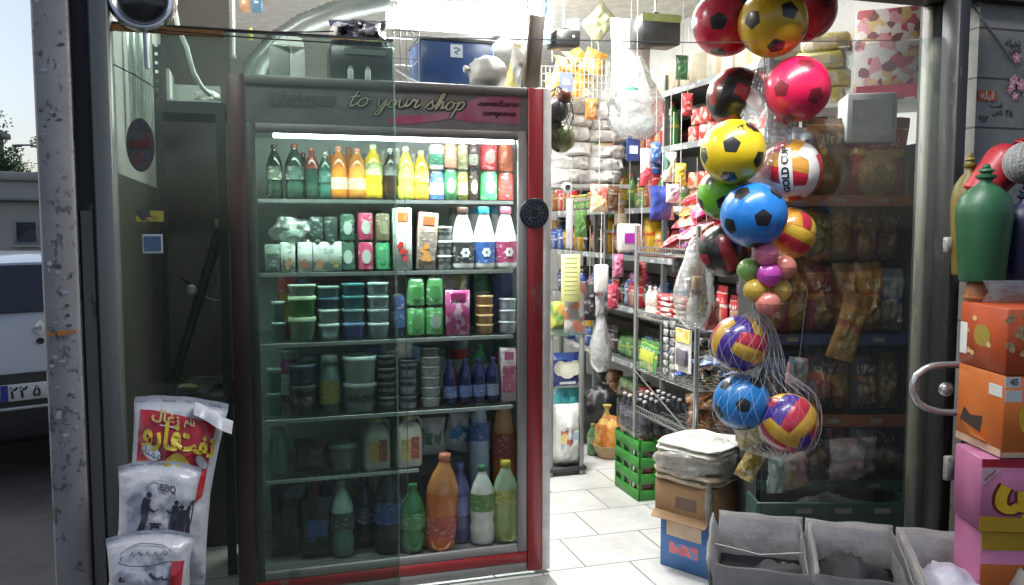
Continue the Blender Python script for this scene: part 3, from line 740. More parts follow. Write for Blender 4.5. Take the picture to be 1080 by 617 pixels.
def jug(root, w_, h, c, cap, lab=None, lab2=None):
    r = w_/2
    MB().lathe([(r*.86, 0), (r*.97, .006), (r, h*.06), (r, h*.62), (r*.9, h*.74), (r*.62, h*.84), (r*.42, h*.87), (r*.42, h*.90)], 28, sq=4.5).build('body', cm(c, .35, .2), root)
    MB().lathe([(r*.48, h*.89), (r*.5, h*.9), (r*.5, h*.99), (r*.44, h), (0, h)], 20).build('cap', cm(cap, .4), root)
    MB().tube([(r*.40, 0, h*.88), (r*.75, 0, h*.92), (r*.98, 0, h*.84), (r*1.0, 0, h*.70)], r*.12, 8).build('handle', cm(c, .35, .2), root)
    if lab is not None: MB().box((-r*.28, -r*1.005, h*.36), (r*.68, .0015, h*.38)).build('label', lm(lab), root)
    if lab2 is not None: MB().box((r*.36, -r*1.007, h*.38), (r*.60, .0015, h*.42)).build('label', lm(lab2), root)
_sb = [0]
def bag(root, w_, h, c, c2=None, d=None, patch=None, wob=.35):
    _sb[0] += 1
    g = MB(); g.pillow(w_, h, d or w_*.42, 12, 14, wob=wob, seed=_sb[0]*1.37); g.build('body', cm(c, .25, .4), root)
    if c2 is not None:
        dd = (d or w_*.42)/2
        f = lambda u, v: ((u-.5)*w_*.62, -dd*(.80+.3*math.sin(PI*u)*math.sin(PI*v))-.004, h*(.30+.36*v))
        g = MB(); g.grid(f, 6, 5); g.build('label', cm(c2, .35, .3), root)
def jar(root, w_, h, c, lid, lab=None):
    r = w_/2
    MB().lathe([(r*.8, 0), (r, h*.06), (r, h*.66), (r*.78, h*.80), (r*.76, h*.85)], 22).build('body', cm(c, .1, .7), root)
    MB().lathe([(r*.80, h*.84), (r*.83, h*.85), (r*.83, h*.99), (r*.78, h), (0, h)], 22).build('lid', cm(lid, .3, .3), root)
    if lab is not None:
        g = MB(); g.add(*ring(r*1.012, h*.16, h*.56)); g.build('label', lm(lab), root)
def bowl(root, w_, h, c, rim):
    r = w_/2
    MB().lathe([(r*.72, 0), (r*.82, .004), (r*.95, h*.80), (r*.93, h*.86), (0, h*.84)], 24).build('body', cm(c, .1, .5), root)
    MB().lathe([(r*.96, h*.80), (r, h*.82), (r, h*.9), (r*.9, h), (0, h)], 24).build('lid', cm(rim, .15, .5), root)
MAKE = dict(can=can, bottle=bottle, milk=milk, boxy=boxy, tub=tub, roundtub=roundtub, jug=jug, bag=bag, jar=jar, bowl=bowl)
NAMES = dict(can='drink_can', bottle='drink_bottle', milk='milk_bottle', boxy='carton', tub='food_tub', roundtub='food_tub', jug='plastic_jug', bag='bag', jar='jar', bowl='glass_bowl')
CATS = dict(can='can', bottle='bottle', milk='milk bottle', boxy='carton', tub='tub', roundtub='tub', jug='jug', bag='bag', jar='jar', bowl='bowl')

# ------------------------------------------------------------------ the drinks fridge
fridge = thing('drinks_fridge', 'tall red framed glass front drinks fridge with a greeting header and lit shelves', 'fridge', O, ANG)
fs = lambda px, t=0.0: on_t(px, 300, t)[0]
fz = lambda px, py, t=0.0: on_t(px, py, t)[1]
redp = wearmat('fridge_red', (.30, .020, .028), (.22, .10, .09), (.24, .02, .024), .35, .12, 10, (1, 1, .3))
maroon = mat('fridge_red_shaded', (.065, .016, .018), .4, var=.3)  # left frame is the same red, darkened to paint in the pane's dimness
alu = wearmat('fridge_trim', (.28, .265, .27), (.17, .16, .16), (.18, .17, .17), .4, .2, 8, (1, 1, .2), .2)
SL, SR = fs(244), fs(571.5); ZT = fz(400, 85); ZH0 = fz(410, 134); ZH1 = fz(410, 96); ZB = fz(420, 588); ZK = fz(420, 597)
liner = mat('fridge_liner', (.66, .71, .69), .4, var=.08)
FD = .60
g = MB()
g.span(SL+.002, SL+.03, .012, FD, .03, ZT-.002); g.span(SR-.03, SR-.002, .012, FD, .03, ZT-.002); g.span(SL+.031, SR-.031, FD-.03, FD, .03, ZT-.002)
g.span(SL+.031, SR-.031, .03, FD-.031, ZH0+.0, ZT-.002); g.span(SL+.031, SR-.031, .03, FD-.031, .03, ZB-.05)
g.build('cabinet', liner, fridge)
lt, rt_ = fs(263), fs(556)
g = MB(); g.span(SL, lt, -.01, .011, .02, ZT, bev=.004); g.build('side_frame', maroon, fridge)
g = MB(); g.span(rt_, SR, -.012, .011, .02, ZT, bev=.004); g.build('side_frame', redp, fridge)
g = MB(); g.span(SR+.0005, fs(580), -.012, .06, .02, ZT, bev=.002); g.build('edge_trim', mat('white_trim', (.72, .70, .70), .4), fridge)
il, ir = fs(273), fs(546)
dtrim = wearmat('fridge_trim_shaded', (.075, .078, .078), (.05, .05, .05), (.05, .05, .05), .4, .2, 8, (1, 1, .2), .2)  # left copy of the trim, with the shade behind the pane put into its colour
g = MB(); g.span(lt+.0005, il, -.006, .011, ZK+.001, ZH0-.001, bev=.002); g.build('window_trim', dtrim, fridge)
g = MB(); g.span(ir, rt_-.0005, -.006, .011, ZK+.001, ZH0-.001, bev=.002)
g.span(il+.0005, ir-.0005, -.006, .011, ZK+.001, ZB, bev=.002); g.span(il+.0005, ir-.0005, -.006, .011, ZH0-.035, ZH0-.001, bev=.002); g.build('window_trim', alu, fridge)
g = MB(); g.span(lt+.0005, rt_-.0005, -.008, .011, .06, ZK, bev=.003); g.build('kick_panel', redp, fridge)
g = MB(); g.span(lt+.0005, rt_-.0005, -.006, .011, .02, .0595, bev=.003); g.build('plinth', alu, fridge)
g = MB(); g.span(lt+.0005, rt_-.0005, -.008, .011, ZH1+.001, ZT, bev=.003); g.build('top_rail', wearmat('top_rail_grey', (.17, .165, .165), (.10, .10, .10), (.10, .10, .10), .4, .2, 8, (1, 1, .2), .2), fridge)
# header with its lettering
def headmat():
    m, nt, b, out = _new('header_print'); co = coords(nt, False)
    sp = node(nt, 'ShaderNodeSeparateXYZ'); nt.links.new(co, sp.inputs[0])
    c = ramp(nt, noise_n(nt, co, 9, 3), [(.35, (.15, .142, .15)), (.7, (.21, .20, .21))])
    nt.links.new(c, b.inputs['Base Color']); b.inputs['Roughness'].default_value = .35; return m
HZ0, HZ1 = ZH0+.0005, ZH1
g = MB(); g.span(lt+.0005, rt_-.0005, -.003, .011, HZ0, HZ1); hdr = g.build('header_panel', headmat(), fridge)
def fp(px, py, lift=0.0): s_, z_, _ = on_t(px, py, 0); return Vector((s_, -.0035-lift, z_))
g = MB(); 
top_ = [(408, 124), (430, 122), (455, 121), (475, 116), (492, 108), (505, 103), (525, 101), (548, 101)]
bot_ = [(408, 130), (430, 131), (455, 128.5), (475, 125), (492, 128), (505, 129), (525, 130), (548, 131)]
vs = [fp(*p, lift=.0005) for p in top_+bot_]; n8 = len(top_)
g.add(vs, [(i, i+n8, i+n8+1, i+1) for i in range(n8-1)]); g.build('pink_swoosh', mat('header_magenta', (.36, .045, .13), .4, var=.5, vs=7, col2=(.36, .17, .24)), hdr)
# brush script, drawn stroke by stroke (x in letter widths, y in x-heights)
SCRIPT = {'W': ([[(0, 1.7), (.1, .6), (.25, 0), (.55, 1.2), (.65, 0), (1.0, 1.8)]], 1.1), 'e': ([[(-.1, .3), (.35, .55), (.45, .9), (.2, 1), (.05, .5), (.2, .05), (.55, .2), (.75, .5)]], .68),
 'l': ([[(-.1, .3), (.35, 1.2), (.35, 1.9), (.18, 1.7), (.1, .5), (.25, 0), (.55, .4)]], .5), 'c': ([[(.5, .8), (.3, 1), (.08, .6), (.15, .05), (.45, .1), (.7, .5)]], .65),
 'o': ([[(.4, 1), (.12, .75), (.08, .25), (.3, 0), (.55, .35), (.5, .85), (.35, .95), (.6, .8), (.8, .8)]], .75), 'm': ([[(0, 0), (.12, 1), (.1, .3), (.4, 1), (.42, .1), (.5, .5), (.75, 1), (.78, .1), (1.05, .4)]], 1.0),
 't': ([[(.3, 1.7), (.15, .5), (.25, 0), (.55, .4)], [(-.02, 1.05), (.55, 1.15)]], .52), 'y': ([[(0, 1), (.1, .25), (.3, .1), (.55, 1), (.5, 0), (.3, -.85), (.05, -.8), (.25, -.3), (.75, .4)]], .72),
 'u': ([[(0, 1), (.08, .2), (.28, .02), (.5, .5), (.55, 1), (.55, .15), (.8, .4)]], .76), 'r': ([[(0, .3), (.2, 1.05), (.3, .8), (.5, .95), (.42, .2), (.55, .05), (.75, .4)]], .7),
 's': ([[(-.1, .1), (.3, 1.05), (.32, .75), (.5, .35), (.35, .0), (.08, .1)], [(.5, .3), (.7, .5)]], .66), 'h': ([[(0, .3), (.35, 1.5), (.3, 1.95), (.15, 1.5), (.05, 0), (.35, .9), (.5, .8), (.48, .1), (.75, .4)]], .72),
 'a': ([[(.5, .9), (.25, 1), (.05, .4), (.2, 0), (.45, .5), (.55, 1), (.52, .1), (.8, .4)]], .76), 'p': ([[(.05, .9), (.15, .8), (-.08, -.9)], [(.1, .4), (.35, 1), (.58, .7), (.4, .1), (.12, .1)]], .75), ' ': ([], .45)}
def script(mb, word, x0, y0, x1, y1, xh, wd, lift, base=fp):
    tot = sum(SCRIPT[c][1] for c in word); cx = 0.0
    for c in word:
        for st_k in SCRIPT[c][0]:
            def f(x, y):
                fx = x/tot
                return base(x0+(x1-x0)*fx, y0+(y1-y0)*fx-y, lift)
            pts = [((cx+p[0]+p[1]*.22), p[1]*xh) for p in st_k]
            # widths are in the same mixed units, so scale x to pixels first
            sc_ = (x1-x0)/tot
            stroke(mb, [(p[0]*sc_, p[1]) for p in pts], lambda X, Y, f=f, sc_=sc_: f(X/sc_, Y), wd)
        cx += SCRIPT[c][1]
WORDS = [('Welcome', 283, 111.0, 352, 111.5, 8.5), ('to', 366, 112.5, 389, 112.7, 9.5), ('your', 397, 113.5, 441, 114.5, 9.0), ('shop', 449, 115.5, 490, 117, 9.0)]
for nm, words, c1, c2 in (('shaded_lettering', WORDS[:1], mat('lettering_faded', (.125, .12, .125), .4, var=.3, vs=30), mat('lettering_faded_face', (.175, .17, .17), .4, var=.3, vs=30)),  # first word's colours darkened to paint in the dimness at the header's left
                          ('lettering', WORDS[1:], mat('lettering_dark', (.035, .04, .045), .4, var=.1), mat('lettering_face', (.50, .50, .42), .4, col2=(.42, .40, .18), vs=9))):
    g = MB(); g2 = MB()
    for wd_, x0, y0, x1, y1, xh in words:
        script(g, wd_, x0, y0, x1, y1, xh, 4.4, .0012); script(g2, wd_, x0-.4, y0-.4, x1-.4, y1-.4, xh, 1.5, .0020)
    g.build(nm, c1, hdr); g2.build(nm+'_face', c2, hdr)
g = MB()
for y0, wd_, x0, x1 in ((111.5, 'somelcare', 504, 546), (121.5, 'compare', 509, 543)):
    script(g, wd_, x0, y0, x1, y0+1.2, 3.2, 1.9, .0012)
g.build('small_lettering', mat('lettering_violet', (.15, .035, .085), .4, var=.5, vs=120), hdr)
# lamp
lampz = fz(410, 146, .05)
g = MB(); g.tube([(fs(292), .036, lampz), (fs(544), .036, lampz)], .011, 10); g.build('lamp_tube', glow('fridge_tube_light', (.93, 1.0, .97), 14), fridge)
g = MB(); g.span(il, ir, .022, .06, lampz+.014, lampz+.024); g.build('lamp_holder', alu, fridge)
area('fridge_lamp_light', ((SL+SR)/2, .036, lampz-.016), (1.05, .022), 7.0, (.90, 1.0, .96), (math.radians(4), 0, 0), fridge).data.spread = math.radians(82)
# shelves
SHZ = [fz(410, y, .05) for y in (211, 286.5, 358.5, 436)]
shm = film('shelf_glass', (.95, .98, .97), .02, (.6, .7, .66), .01, .05, fres=.5)
shedge = mat('shelf_edge', (.50, .55, .54), .3, .3)
for i, z_ in enumerate(SHZ):
    g = MB(); g.span(il+.004, ir-.004, .058, FD-.05, z_-.006, z_-.001); sh = g.build('shelf', shm, fridge)
    g = MB(); g.span(il+.004, ir-.004, .050, .0575, z_-.013, z_+.001); g.build('shelf_edge', shedge, sh)
ZHALF = fz(350, 501, .12)
g = MB(); g.span(il+.01, fs(440, .1), .11, FD-.05, ZHALF-.006, ZHALF-.001); sh = g.build('shelf', shm, fridge); g = MB(); g.span(il+.01, fs(440, .1), .10, .1095, ZHALF-.012, ZHALF); g.build('shelf_edge', shedge, sh)
g = MB(); g.span(il+.002, ir-.002, .058, FD-.05, ZB-.045, ZB-.030); g.build('shelf', alu, fridge)
gl_m = film('fridge_glass', (.96, .98, .97), .0006, (.5, .6, .56), .004, .015, dirt=.0012, bs=10, fres=.4)
mid = fs(420)
g = MB(); g.span(il+.001, mid+.03, .014, .018, ZB+.001, ZH0-.036); dr = g.build('sliding_door', gl_m, fridge)
g = MB(); g.span(mid+.031, mid+.034, .013, .019, ZB+.001, ZH0-.036); g.build('door_edge', film('glass_edge', (0, 0, 0)), dr)
g = MB(); g.span(mid-.02, ir-.001, .004, .008, ZB+.001, ZH0-.036); g.build('sliding_door', gl_m, fridge)
md = thing('round_medallion', 'round navy medallion with a ringed pattern hanging on the red fridge frame', 'medallion', W(fs(562), -.014, fz(562, 225)), ANG)
X90 = Matrix.Rotation(PI/2, 4, 'X'); rr = .062
g = MB(); g.lathe([(0, 0), (rr, 0), (rr, .006), (rr*.9, .010), (0, .010)], 36, M=X90); g.build('disc', mat('navy_enamel', (.012, .017, .04), .4), md)
g = MB()
for q in (.82, .58, .30): g.tube([(rr*q*math.cos(a), -.0105, rr*q*math.sin(a)) for a in [2*PI*k/32 for k in range(32)]], .0016, 5, close=True)
for k in range(16):
    a = 2*PI*k/16; g.tube([(rr*.34*math.cos(a), -.0105, rr*.34*math.sin(a)), (rr*.55*math.cos(a), -.0105, rr*.55*math.sin(a))], .0016, 4)
    for q in (.70,): oval(g, lambda x, y, a=a, q=q: (rr*q*math.cos(a)+x, -.0112, rr*q*math.sin(a)+y), .004, .004, n=7, rings=1)
g.build('relief_pattern', mat('steel_blue', (.10, .13, .19), .4, .3), md)

GRP = {0: 'drinks on the top fridge shelf', 1: 'cartons cans and milk on the second fridge shelf', 2: 'tubs and cans on the third fridge shelf', 3: 'goods on the fourth fridge shelf', 4: 'jugs on the low half shelf of the fridge', 5: 'bottles on the fridge floor'}
BASE = {0: SHZ[0], 1: SHZ[1], 2: SHZ[2], 3: SHZ[3], 4: ZHALF, 5: ZB-.029}
def fitem(shelf, kind, px, wpx, hpx, label, *a, t=.15, dz=0.0, tilt=0.0, **k):
    s_, _, Y = on_t(px, 300, t)
    wd_, h = wpx*Y/FPX, hpx*Y/FPX
    th = thing(NAMES[kind], label, CATS[kind], W(s_, t, BASE[shelf]+dz+.0005), 0, GRP[shelf], rot=(0, tilt, ANG+R_.uniform(-.06, .06)))
    MAKE[kind](th, wd_, h, *a, **k); return h
def fstack(shelf, kind, px, wpx, hs, labels, args, t=.15):
    dz = 0
    for hpx, lb, a in zip(hs, labels, args): dz += fitem(shelf, kind, px, wpx, hpx, lb, *a, t=t, dz=dz)+.0006
DG = (.02, .05, .035); AMB = (.62, .20, .03); YEL = (.80, .55, .03); LIME = (.60, .66, .08)
ORD = ['lowest', 'second lowest', 'third from bottom', 'fourth from bottom', 'fifth from bottom', 'topmost']
def onames(n): return ['lowest', 'topmost'] if n == 2 else (['lowest', 'middle', 'topmost'] if n == 3 else ORD[:n-1]+['topmost'])
# -- top shelf
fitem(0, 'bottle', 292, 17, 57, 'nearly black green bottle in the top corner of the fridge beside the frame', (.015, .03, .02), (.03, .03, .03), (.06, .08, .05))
fitem(0, 'bottle', 313, 20, 58, 'dark green bottle with a dull red cap on the top shelf', DG, (.30, .05, .03), (.03, .06, .05))
fitem(0, 'bottle', 331, 16, 54, 'slim black green bottle with a red shoulder between two dark bottles', DG, (.35, .06, .04), None, top=(.25, .06, .04))
fitem(0, 'bottle', 345, 15, 50, 'short teal green bottle with a pale cap beside the orange capped juices', (.03, .10, .08), (.5, .5, .4), (.05, .14, .12))
fitem(0, 'bottle', 359, 19, 56, 'amber juice bottle with pink cap and white label nearest the green bottles', AMB, (.65, .28, .18), (.55, .40, .28), (.2, .42))
fitem(0, 'bottle', 378, 20, 54, 'orange juice bottle with salmon cap beside the yellow bottle', (.68, .26, .05), (.70, .25, .15), (.55, .35, .22), (.2, .42))
fitem(0, 'bottle', 395, 20, 58, 'bright yellow juice bottle with a white capped top on the top shelf', YEL, (.7, .7, .55), (.55, .60, .28), (.45, .66))
fitem(0, 'bottle', 413, 15, 54, 'slim dark cola bottle with a grey label between yellow juices', (.035, .015, .01), (.75, .75, .72), (.22, .22, .21), (.48, .68))
fitem(0, 'bottle', 429, 18, 56, 'lime yellow juice bottle with a white cap in the lit middle of the shelf', LIME, (.8, .8, .7), (.45, .55, .10), (.40, .62))
fitem(0, 'bottle', 445, 17, 52, 'golden yellow juice bottle beside the blue and white cans', (.82, .55, .05), (.8, .65, .3), (.75, .45, .06))
fstack(0, 'can', 461, 16, (31, 28), ('blue and white can under the white topped can', 'white can with a green band standing on the blue can'), (((.03, .10, .30), (.5, .55, .6)), ((.6, .68, .64), (.05, .28, .18))))
fstack(0, 'can', 475, 15, (33, 26), ('green can under the peach coloured can', 'peach coloured can standing on the green can'), (((.04, .28, .09), None, (.3, .5, .25)), ((.62, .32, .20), None)))
fstack(0, 'can', 488, 12, (31, 28), ('olive yellow can under a pale gold can', 'pale gold can standing on the olive can'), (((.28, .32, .06), (.4, .42, .2)), ((.42, .42, .26), (.3, .3, .12))))
fstack(0, 'can', 499.5, 11, (31, 28), ('dark brown can with cream badge next to the green and red pair', 'dark brown can with a pale band, upper one next to the red can'), (((.05, .025, .02), None, (.5, .48, .42)), ((.08, .03, .03), (.4, .42, .35))))
fstack(0, 'can', 515.5, 18, (31, 29), ('bright green soda can under the red soda can', 'red soda can standing on the bright green can'), (((.04, .42, .10), None, (.25, .62, .25)), ((.55, .03, .04), None, (.62, .35, .33))))
fstack(0, 'can', 533, 17, (30, 29), ('dark red can at the fridge edge under the rust can', 'rust orange can at the fridge edge, on the dark red can'), (((.36, .03, .03), (.3, .06, .05)), ((.42, .09, .03), None)))
for i, px in enumerate((322, 352, 370, 388, 405, 421, 438, 453)):
    fitem(0, 'bottle', px, 15, 50+3*(i % 3), ['dark bottle in the back row behind the red capped green bottle', 'amber bottle in the back row behind the teal bottle', 'orange bottle in the back row behind the pink capped juice', 'yellow bottle in the back row behind the salmon cap', 'pale bottle in the back row behind the cola', 'white capped pale bottle in the back row behind the lime juice', 'clear bottle in the back row behind the golden juice', 'white bottle in the back row by the blue cans'][i],
          [DG, AMB, AMB, YEL, (.7, .68, .5), (.72, .72, .6), (.6, .62, .5), (.7, .72, .7)][i], [(.3, .05, .03), (.2, .3, .5), (.6, .2, .1), (.2, .3, .5), WHT, WHT, WHT, (.4, .5, .6)][i], t=.30)
# -- second shelf
for i, (px, c) in enumerate(((304, (.36, .20, .12)), (322, (.30, .12, .10)), (338, (.42, .22, .10)), (353, (.30, .28, .12)))):
    fitem(1, 'boxy', px, 15, 31, ('small white juice box printed with %s, in the row under the crumpled bag' % ('a pear', 'dark berries', 'an orange', 'green leaves')[i]), (.46, .48, .46), None, spots=c)
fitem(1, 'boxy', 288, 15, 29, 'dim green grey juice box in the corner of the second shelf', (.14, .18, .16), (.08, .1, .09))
for i, px in enumerate((335, 350)):
    fitem(1, 'can', px, 14, 28, ('dark can standing on the juice box with the orange', 'dark can standing on the leaf printed juice box')[i], (.02, .035, .03), (.03, .06, .05), dz=31*.00357)
fstack(1, 'can', 367, 15, (31, 29), ('dark green can with white oval, under its twin', 'dark green can with white oval, upper of the pair'), (((.02, .08, .05), None, (.5, .55, .52)),)*2)
fstack(1, 'can', 386, 16, (31, 30), ('magenta red can with white oval, under its twin', 'magenta red can with white oval, upper of the pair'), (((.42, .03, .10), None, (.6, .58, .56)),)*2)
fstack(1, 'can', 404, 15, (30, 30), ('light green can under the brown can by the cherry carton', 'brown gold can on the light green can by the cherry carton'), (((.05, .28, .12), None, (.12, .35, .2)), ((.16, .12, .07), None, (.35, .3, .2))))
fitem(1, 'boxy', 424, 19, 65, 'tall white juice carton printed with red cherries under an orange block', (.72, .71, .68), None, spots=(.45, .03, .03), top=(.60, .16, .04))
fitem(1, 'boxy', 448, 20, 60, 'tall brown juice carton printed with a peach, leaning by the cherry carton', (.34, .25, .20), (.24, .18, .16), spots=(.50, .22, .06), top=(.55, .14, .05), tilt=.07)
fstack(1, 'roundtub', 468, 19, (15, 15, 15), ['%s small grey cup in the stack beside the black label milk' % o for o in onames(3)], (((.30, .31, .31), (.42, .43, .43), (.05, .05, .05)),)*3)
fitem(1, 'milk', 488, 25, 65, 'white milk bottle with a black flowered label and dark cap', (.02, .02, .022), (.10, .05, .04))
fitem(1, 'milk', 510.5, 24, 65, 'white milk bottle with a blue label and cyan cap', (.03, .10, .34), (.05, .42, .58))
fitem(1, 'milk', 533, 24, 65, 'white milk bottle with a crimson label and pink cap', (.36, .03, .12), (.75, .22, .35))
for i, px in enumerate((480, 500, 521)):
    fitem(1, 'milk', px, 22, 63, ('milk bottle in the back row behind the black label bottle', 'milk bottle in the back row behind the cyan cap', 'milk bottle in the back row behind the pink cap')[i], (.05, .10, .25), ((.2, .2, .2), (.05, .3, .5), (.05, .3, .5))[i], t=.28)
# -- third shelf
CL = film('clear_tub', (.55, .68, .70), .42, (.55, .63, .66), .08, .08); 
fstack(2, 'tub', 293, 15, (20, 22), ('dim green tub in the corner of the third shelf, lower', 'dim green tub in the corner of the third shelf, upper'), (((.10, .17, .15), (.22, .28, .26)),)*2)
fstack(2, 'tub', 318, 29, (25, 22, 12), ['%s pale tub with a green rim in the widest stack' % o for o in onames(3)], (((.20, .30, .20), (.48, .58, .40)), ((.08, .26, .05), (.46, .58, .38)), ((.28, .36, .33), (.5, .58, .5))))
fstack(2, 'tub', 346, 23, (17, 15, 12, 12), ['%s tub in the stack with a blue one near its top' % o for o in onames(4)], (((.38, .45, .46), (.5, .56, .56), (.2, .3, .3)), ((.35, .42, .43), (.46, .5, .52)), ((.05, .12, .22), (.10, .2, .3)), ((.15, .26, .25), (.3, .42, .38))))
fstack(2, 'tub', 372, 24, (17, 14, 14, 13), ['%s tub in the teal and violet stack' % o for o in onames(4)], (((.08, .10, .36), (.18, .24, .45)), ((.18, .28, .34), (.3, .42, .45)), ((.05, .20, .25), (.1, .28, .32)), ((.05, .18, .22), (.09, .26, .3))))
fstack(2, 'tub', 398, 23, (16, 14, 14, 14), ['%s frosted tub in the stack next to the navy can' % o for o in onames(4)], (((.40, .48, .52), (.55, .62, .64)), ((.40, .47, .5), (.55, .6, .64)), ((.45, .52, .56), (.58, .64, .66)), ((.42, .52, .54), (.58, .64, .66))))
fitem(2, 'can', 420, 14, 45, 'slim navy energy can beside the green cans on the third shelf', (.02, .035, .14), (.05, .1, .28))
for i, (px, lo) in enumerate(((438, 'next to the navy can'), (457.5, 'next to the pink carton'))):
    fstack(2, 'can', px, 19.5, (31, 30), ('fat green can %s, lower one' % lo, 'fat green can %s, upper one' % lo), (((.05, .22, .06), None, (.14, .36, .14) if i == 0 else (.35, .42, .36)), ((.045, .17, .05), None, (.08, .28, .09))))
pinkpk = packmat('pink_flower_print', [(.45, .06, .22), (.50, .10, .28), (.62, .35, .48), (.42, .05, .2)], 45, .4, .05)
fitem(2, 'boxy', 481, 25, 47, 'magenta carton with pale pink blossoms beside the green cans', pinkpk, None, top=(.35, .03, .13))
fstack(2, 'roundtub', 511, 19, (10, 10, 10, 10), ['%s orange cup in the short stack beside the magenta carton' % o for o in onames(4)], (((.46, .26, .10), (.52, .32, .15)),)*4)
fstack(2, 'roundtub', 535, 19, (12, 12, 12), ['%s white cup in the stack at the fridge edge' % o for o in onames(3)], (((.46, .46, .52), (.55, .55, .6)),)*3)
fitem(2, 'boxy', 412, 16, 62, 'bright pink carton in the back of the third shelf above the navy can', (.68, .30, .38), (.7, .5, .5), t=.34)
fitem(2, 'boxy', 470, 40, 60, 'white and yellow printed box at the back behind the magenta carton', packmat('white_yellow_print', [(.6, .6, .58), (.55, .5, .2), (.3, .36, .25), (.6, .58, .55)], 35, .4, .05), None, t=.36)
fitem(2, 'bag', 533, 30, 66, 'slate blue bag at the back behind the white cups', (.10, .13, .30), None, t=.34)
fitem(2, 'boxy', 350, 50, 70, 'dull maroon box at the back behind the frosted stacks', (.16, .06, .06), (.10, .12, .1), t=.42)
# -- fourth shelf
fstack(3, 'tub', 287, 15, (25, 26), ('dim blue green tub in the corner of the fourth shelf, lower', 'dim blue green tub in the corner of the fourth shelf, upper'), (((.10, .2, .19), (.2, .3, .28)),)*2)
fstack(3, 'roundtub', 317, 30, (32, 22), ('dark brown tub under a navy lidded tub', 'navy lidded tub on the dark brown tub'), (((.07, .065, .055), (.10, .1, .09), (.14, .13, .11)), ((.06, .09, .12), (.10, .14, .2))))
fitem(3, 'jar', 346, 22, 62, 'clear jar with a mustard yellow label beside the white bucket', (.14, .19, .19), (.24, .3, .3), (.32, .30, .07))
fstack(3, 'roundtub', 378, 37, (31, 28), ('grey yoghurt bucket with dark print under the white bucket', 'plain white bucket standing on the grey yoghurt bucket'), (((.24, .27, .28), (.36, .4, .4), (.05, .06, .07)), ((.46, .54, .53), (.55, .63, .62))))
fstack(3, 'roundtub', 406, 23, (14, 15, 15, 14), ['%s black tub in the stack beside the white bucket' % o for o in onames(4)], (((.03, .03, .035), (.10, .10, .11), (.2, .2, .2)),)*4)
fstack(3, 'roundtub', 429, 21, (17, 18, 16), ['%s grey cup with a black print, in the taller cup stack' % o for o in onames(3)], (((.32, .36, .37), (.05, .05, .055), (.04, .04, .05)),)*3)
fstack(3, 'roundtub', 453, 22, (10, 11, 11, 11, 10, 9), ['%s small white cup in the six high stack' % o for o in onames(6)], (((.42, .44, .42), (.16, .17, .16)),)*5+(((.2, .2, .19), (.08, .08, .08)),))
for i, px in enumerate((474, 490, 505, 519)):
    fitem(3, 'bottle', px, 15, 48, 'small navy drink bottle, %s of the four beside the cup stack' % ('first', 'second', 'third', 'fourth')[i], (.015, .02, .09), (.06, .09, .28), (.14, .18, .42) if i != 3 else (.25, .25, .4), (.16, .42))
fitem(3, 'boxy', 535, 16, 57, 'tall pink and white carton beside the navy drink bottles', (.60, .42, .46), (.55, .12, .24), top=(.6, .14, .28))
fitem(3, 'bag', 418, 34, 58, 'pale pink and white bag at the back above the cup stacks', (.62, .55, .52), (.6, .3, .28), t=.36)
# -- half shelf
fitem(4, 'bowl', 359, 35, 30, 'clear glass bowl with a lid on the low half shelf', (.10, .14, .13), (.25, .32, .31), t=.20)
fitem(4, 'bag', 325, 36, 36, 'dim brown bag slumped beside the glass bowl', (.09, .075, .06), (.14, .06, .06), t=.2)
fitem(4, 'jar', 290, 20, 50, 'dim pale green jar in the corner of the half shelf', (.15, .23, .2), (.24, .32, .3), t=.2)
fitem(4, 'jug', 394, 29, 56, 'white jug with yellow and red label, the one beside the glass bowl', (.56, .54, .48), (.50, .48, .16), (.55, .38, .06), (.40, .07, .05), t=.18)
fitem(4, 'jug', 428, 29, 56, 'white jug with yellow and red label, the one beside the flour bag', (.58, .55, .48), (.50, .48, .2), (.58, .40, .10), (.45, .09, .05), t=.18)
# -- fridge floor
kb = SHZ[3]
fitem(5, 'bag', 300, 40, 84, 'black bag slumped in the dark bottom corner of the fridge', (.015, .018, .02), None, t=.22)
fitem(5, 'bag', 330, 34, 66, 'black bag with a blue flap beside the teal bottle', (.02, .025, .028), (.03, .07, .26), t=.17)
fitem(5, 'bottle', 357, 25, 82, 'white teal bottle with a pale shoulder in the dark bottom of the fridge', (.15, .26, .25), (.20, .3, .3), (.05, .08, .08), top=(.34, .46, .44), t=.17)
fitem(5, 'bottle', 407, 31, 92, 'large dark cola bottle with a blue label beside the green bottle', (.025, .03, .05), (.05, .08, .16), (.04, .08, .34), (.36, .62), t=.16)
fitem(5, 'bottle', 381, 26, 76, 'black bottle half hidden between the teal bottle and the blue label', (.02, .022, .03), (.03, .05, .1), (.05, .06, .14), t=.25)
fitem(5, 'bottle', 433, 27, 74, 'dark green bottle on the fridge floor beside the big orange bottle', (.025, .17, .05), (.03, .20, .07), (.05, .24, .06), t=.13)
fitem(5, 'bottle', 461, 35, 104, 'large orange soda bottle leaning on the fridge floor', (.60, .14, .02), (.62, .18, .12), (.46, .05, .03), (.12, .36), top=(.56, .22, .07), t=.13, tilt=.07)
fitem(5, 'bottle', 484, 24, 86, 'violet blue bottle behind the orange soda and the yoghurt drink', (.07, .07, .22), (.07, .12, .35), (.16, .16, .42), t=.18)
fitem(5, 'bottle', 508, 27, 86, 'white yoghurt drink bottle with a green label on the fridge floor', (.68, .69, .66), (.05, .16, .10), (.10, .24, .04), (.44, .66), t=.13)
fitem(5, 'bottle', 533, 29, 88, 'yellow green lemonade bottle with a yellow cap by the fridge edge', (.30, .38, .11), (.52, .40, .05), (.44, .44, .06), (.50, .66), top=(.36, .44, .30), t=.13)
g_h = 78*.0037
WB = film('water_bottle_plastic', (.72, .80, .88), .20, (.5, .6, .75), .14, .05)
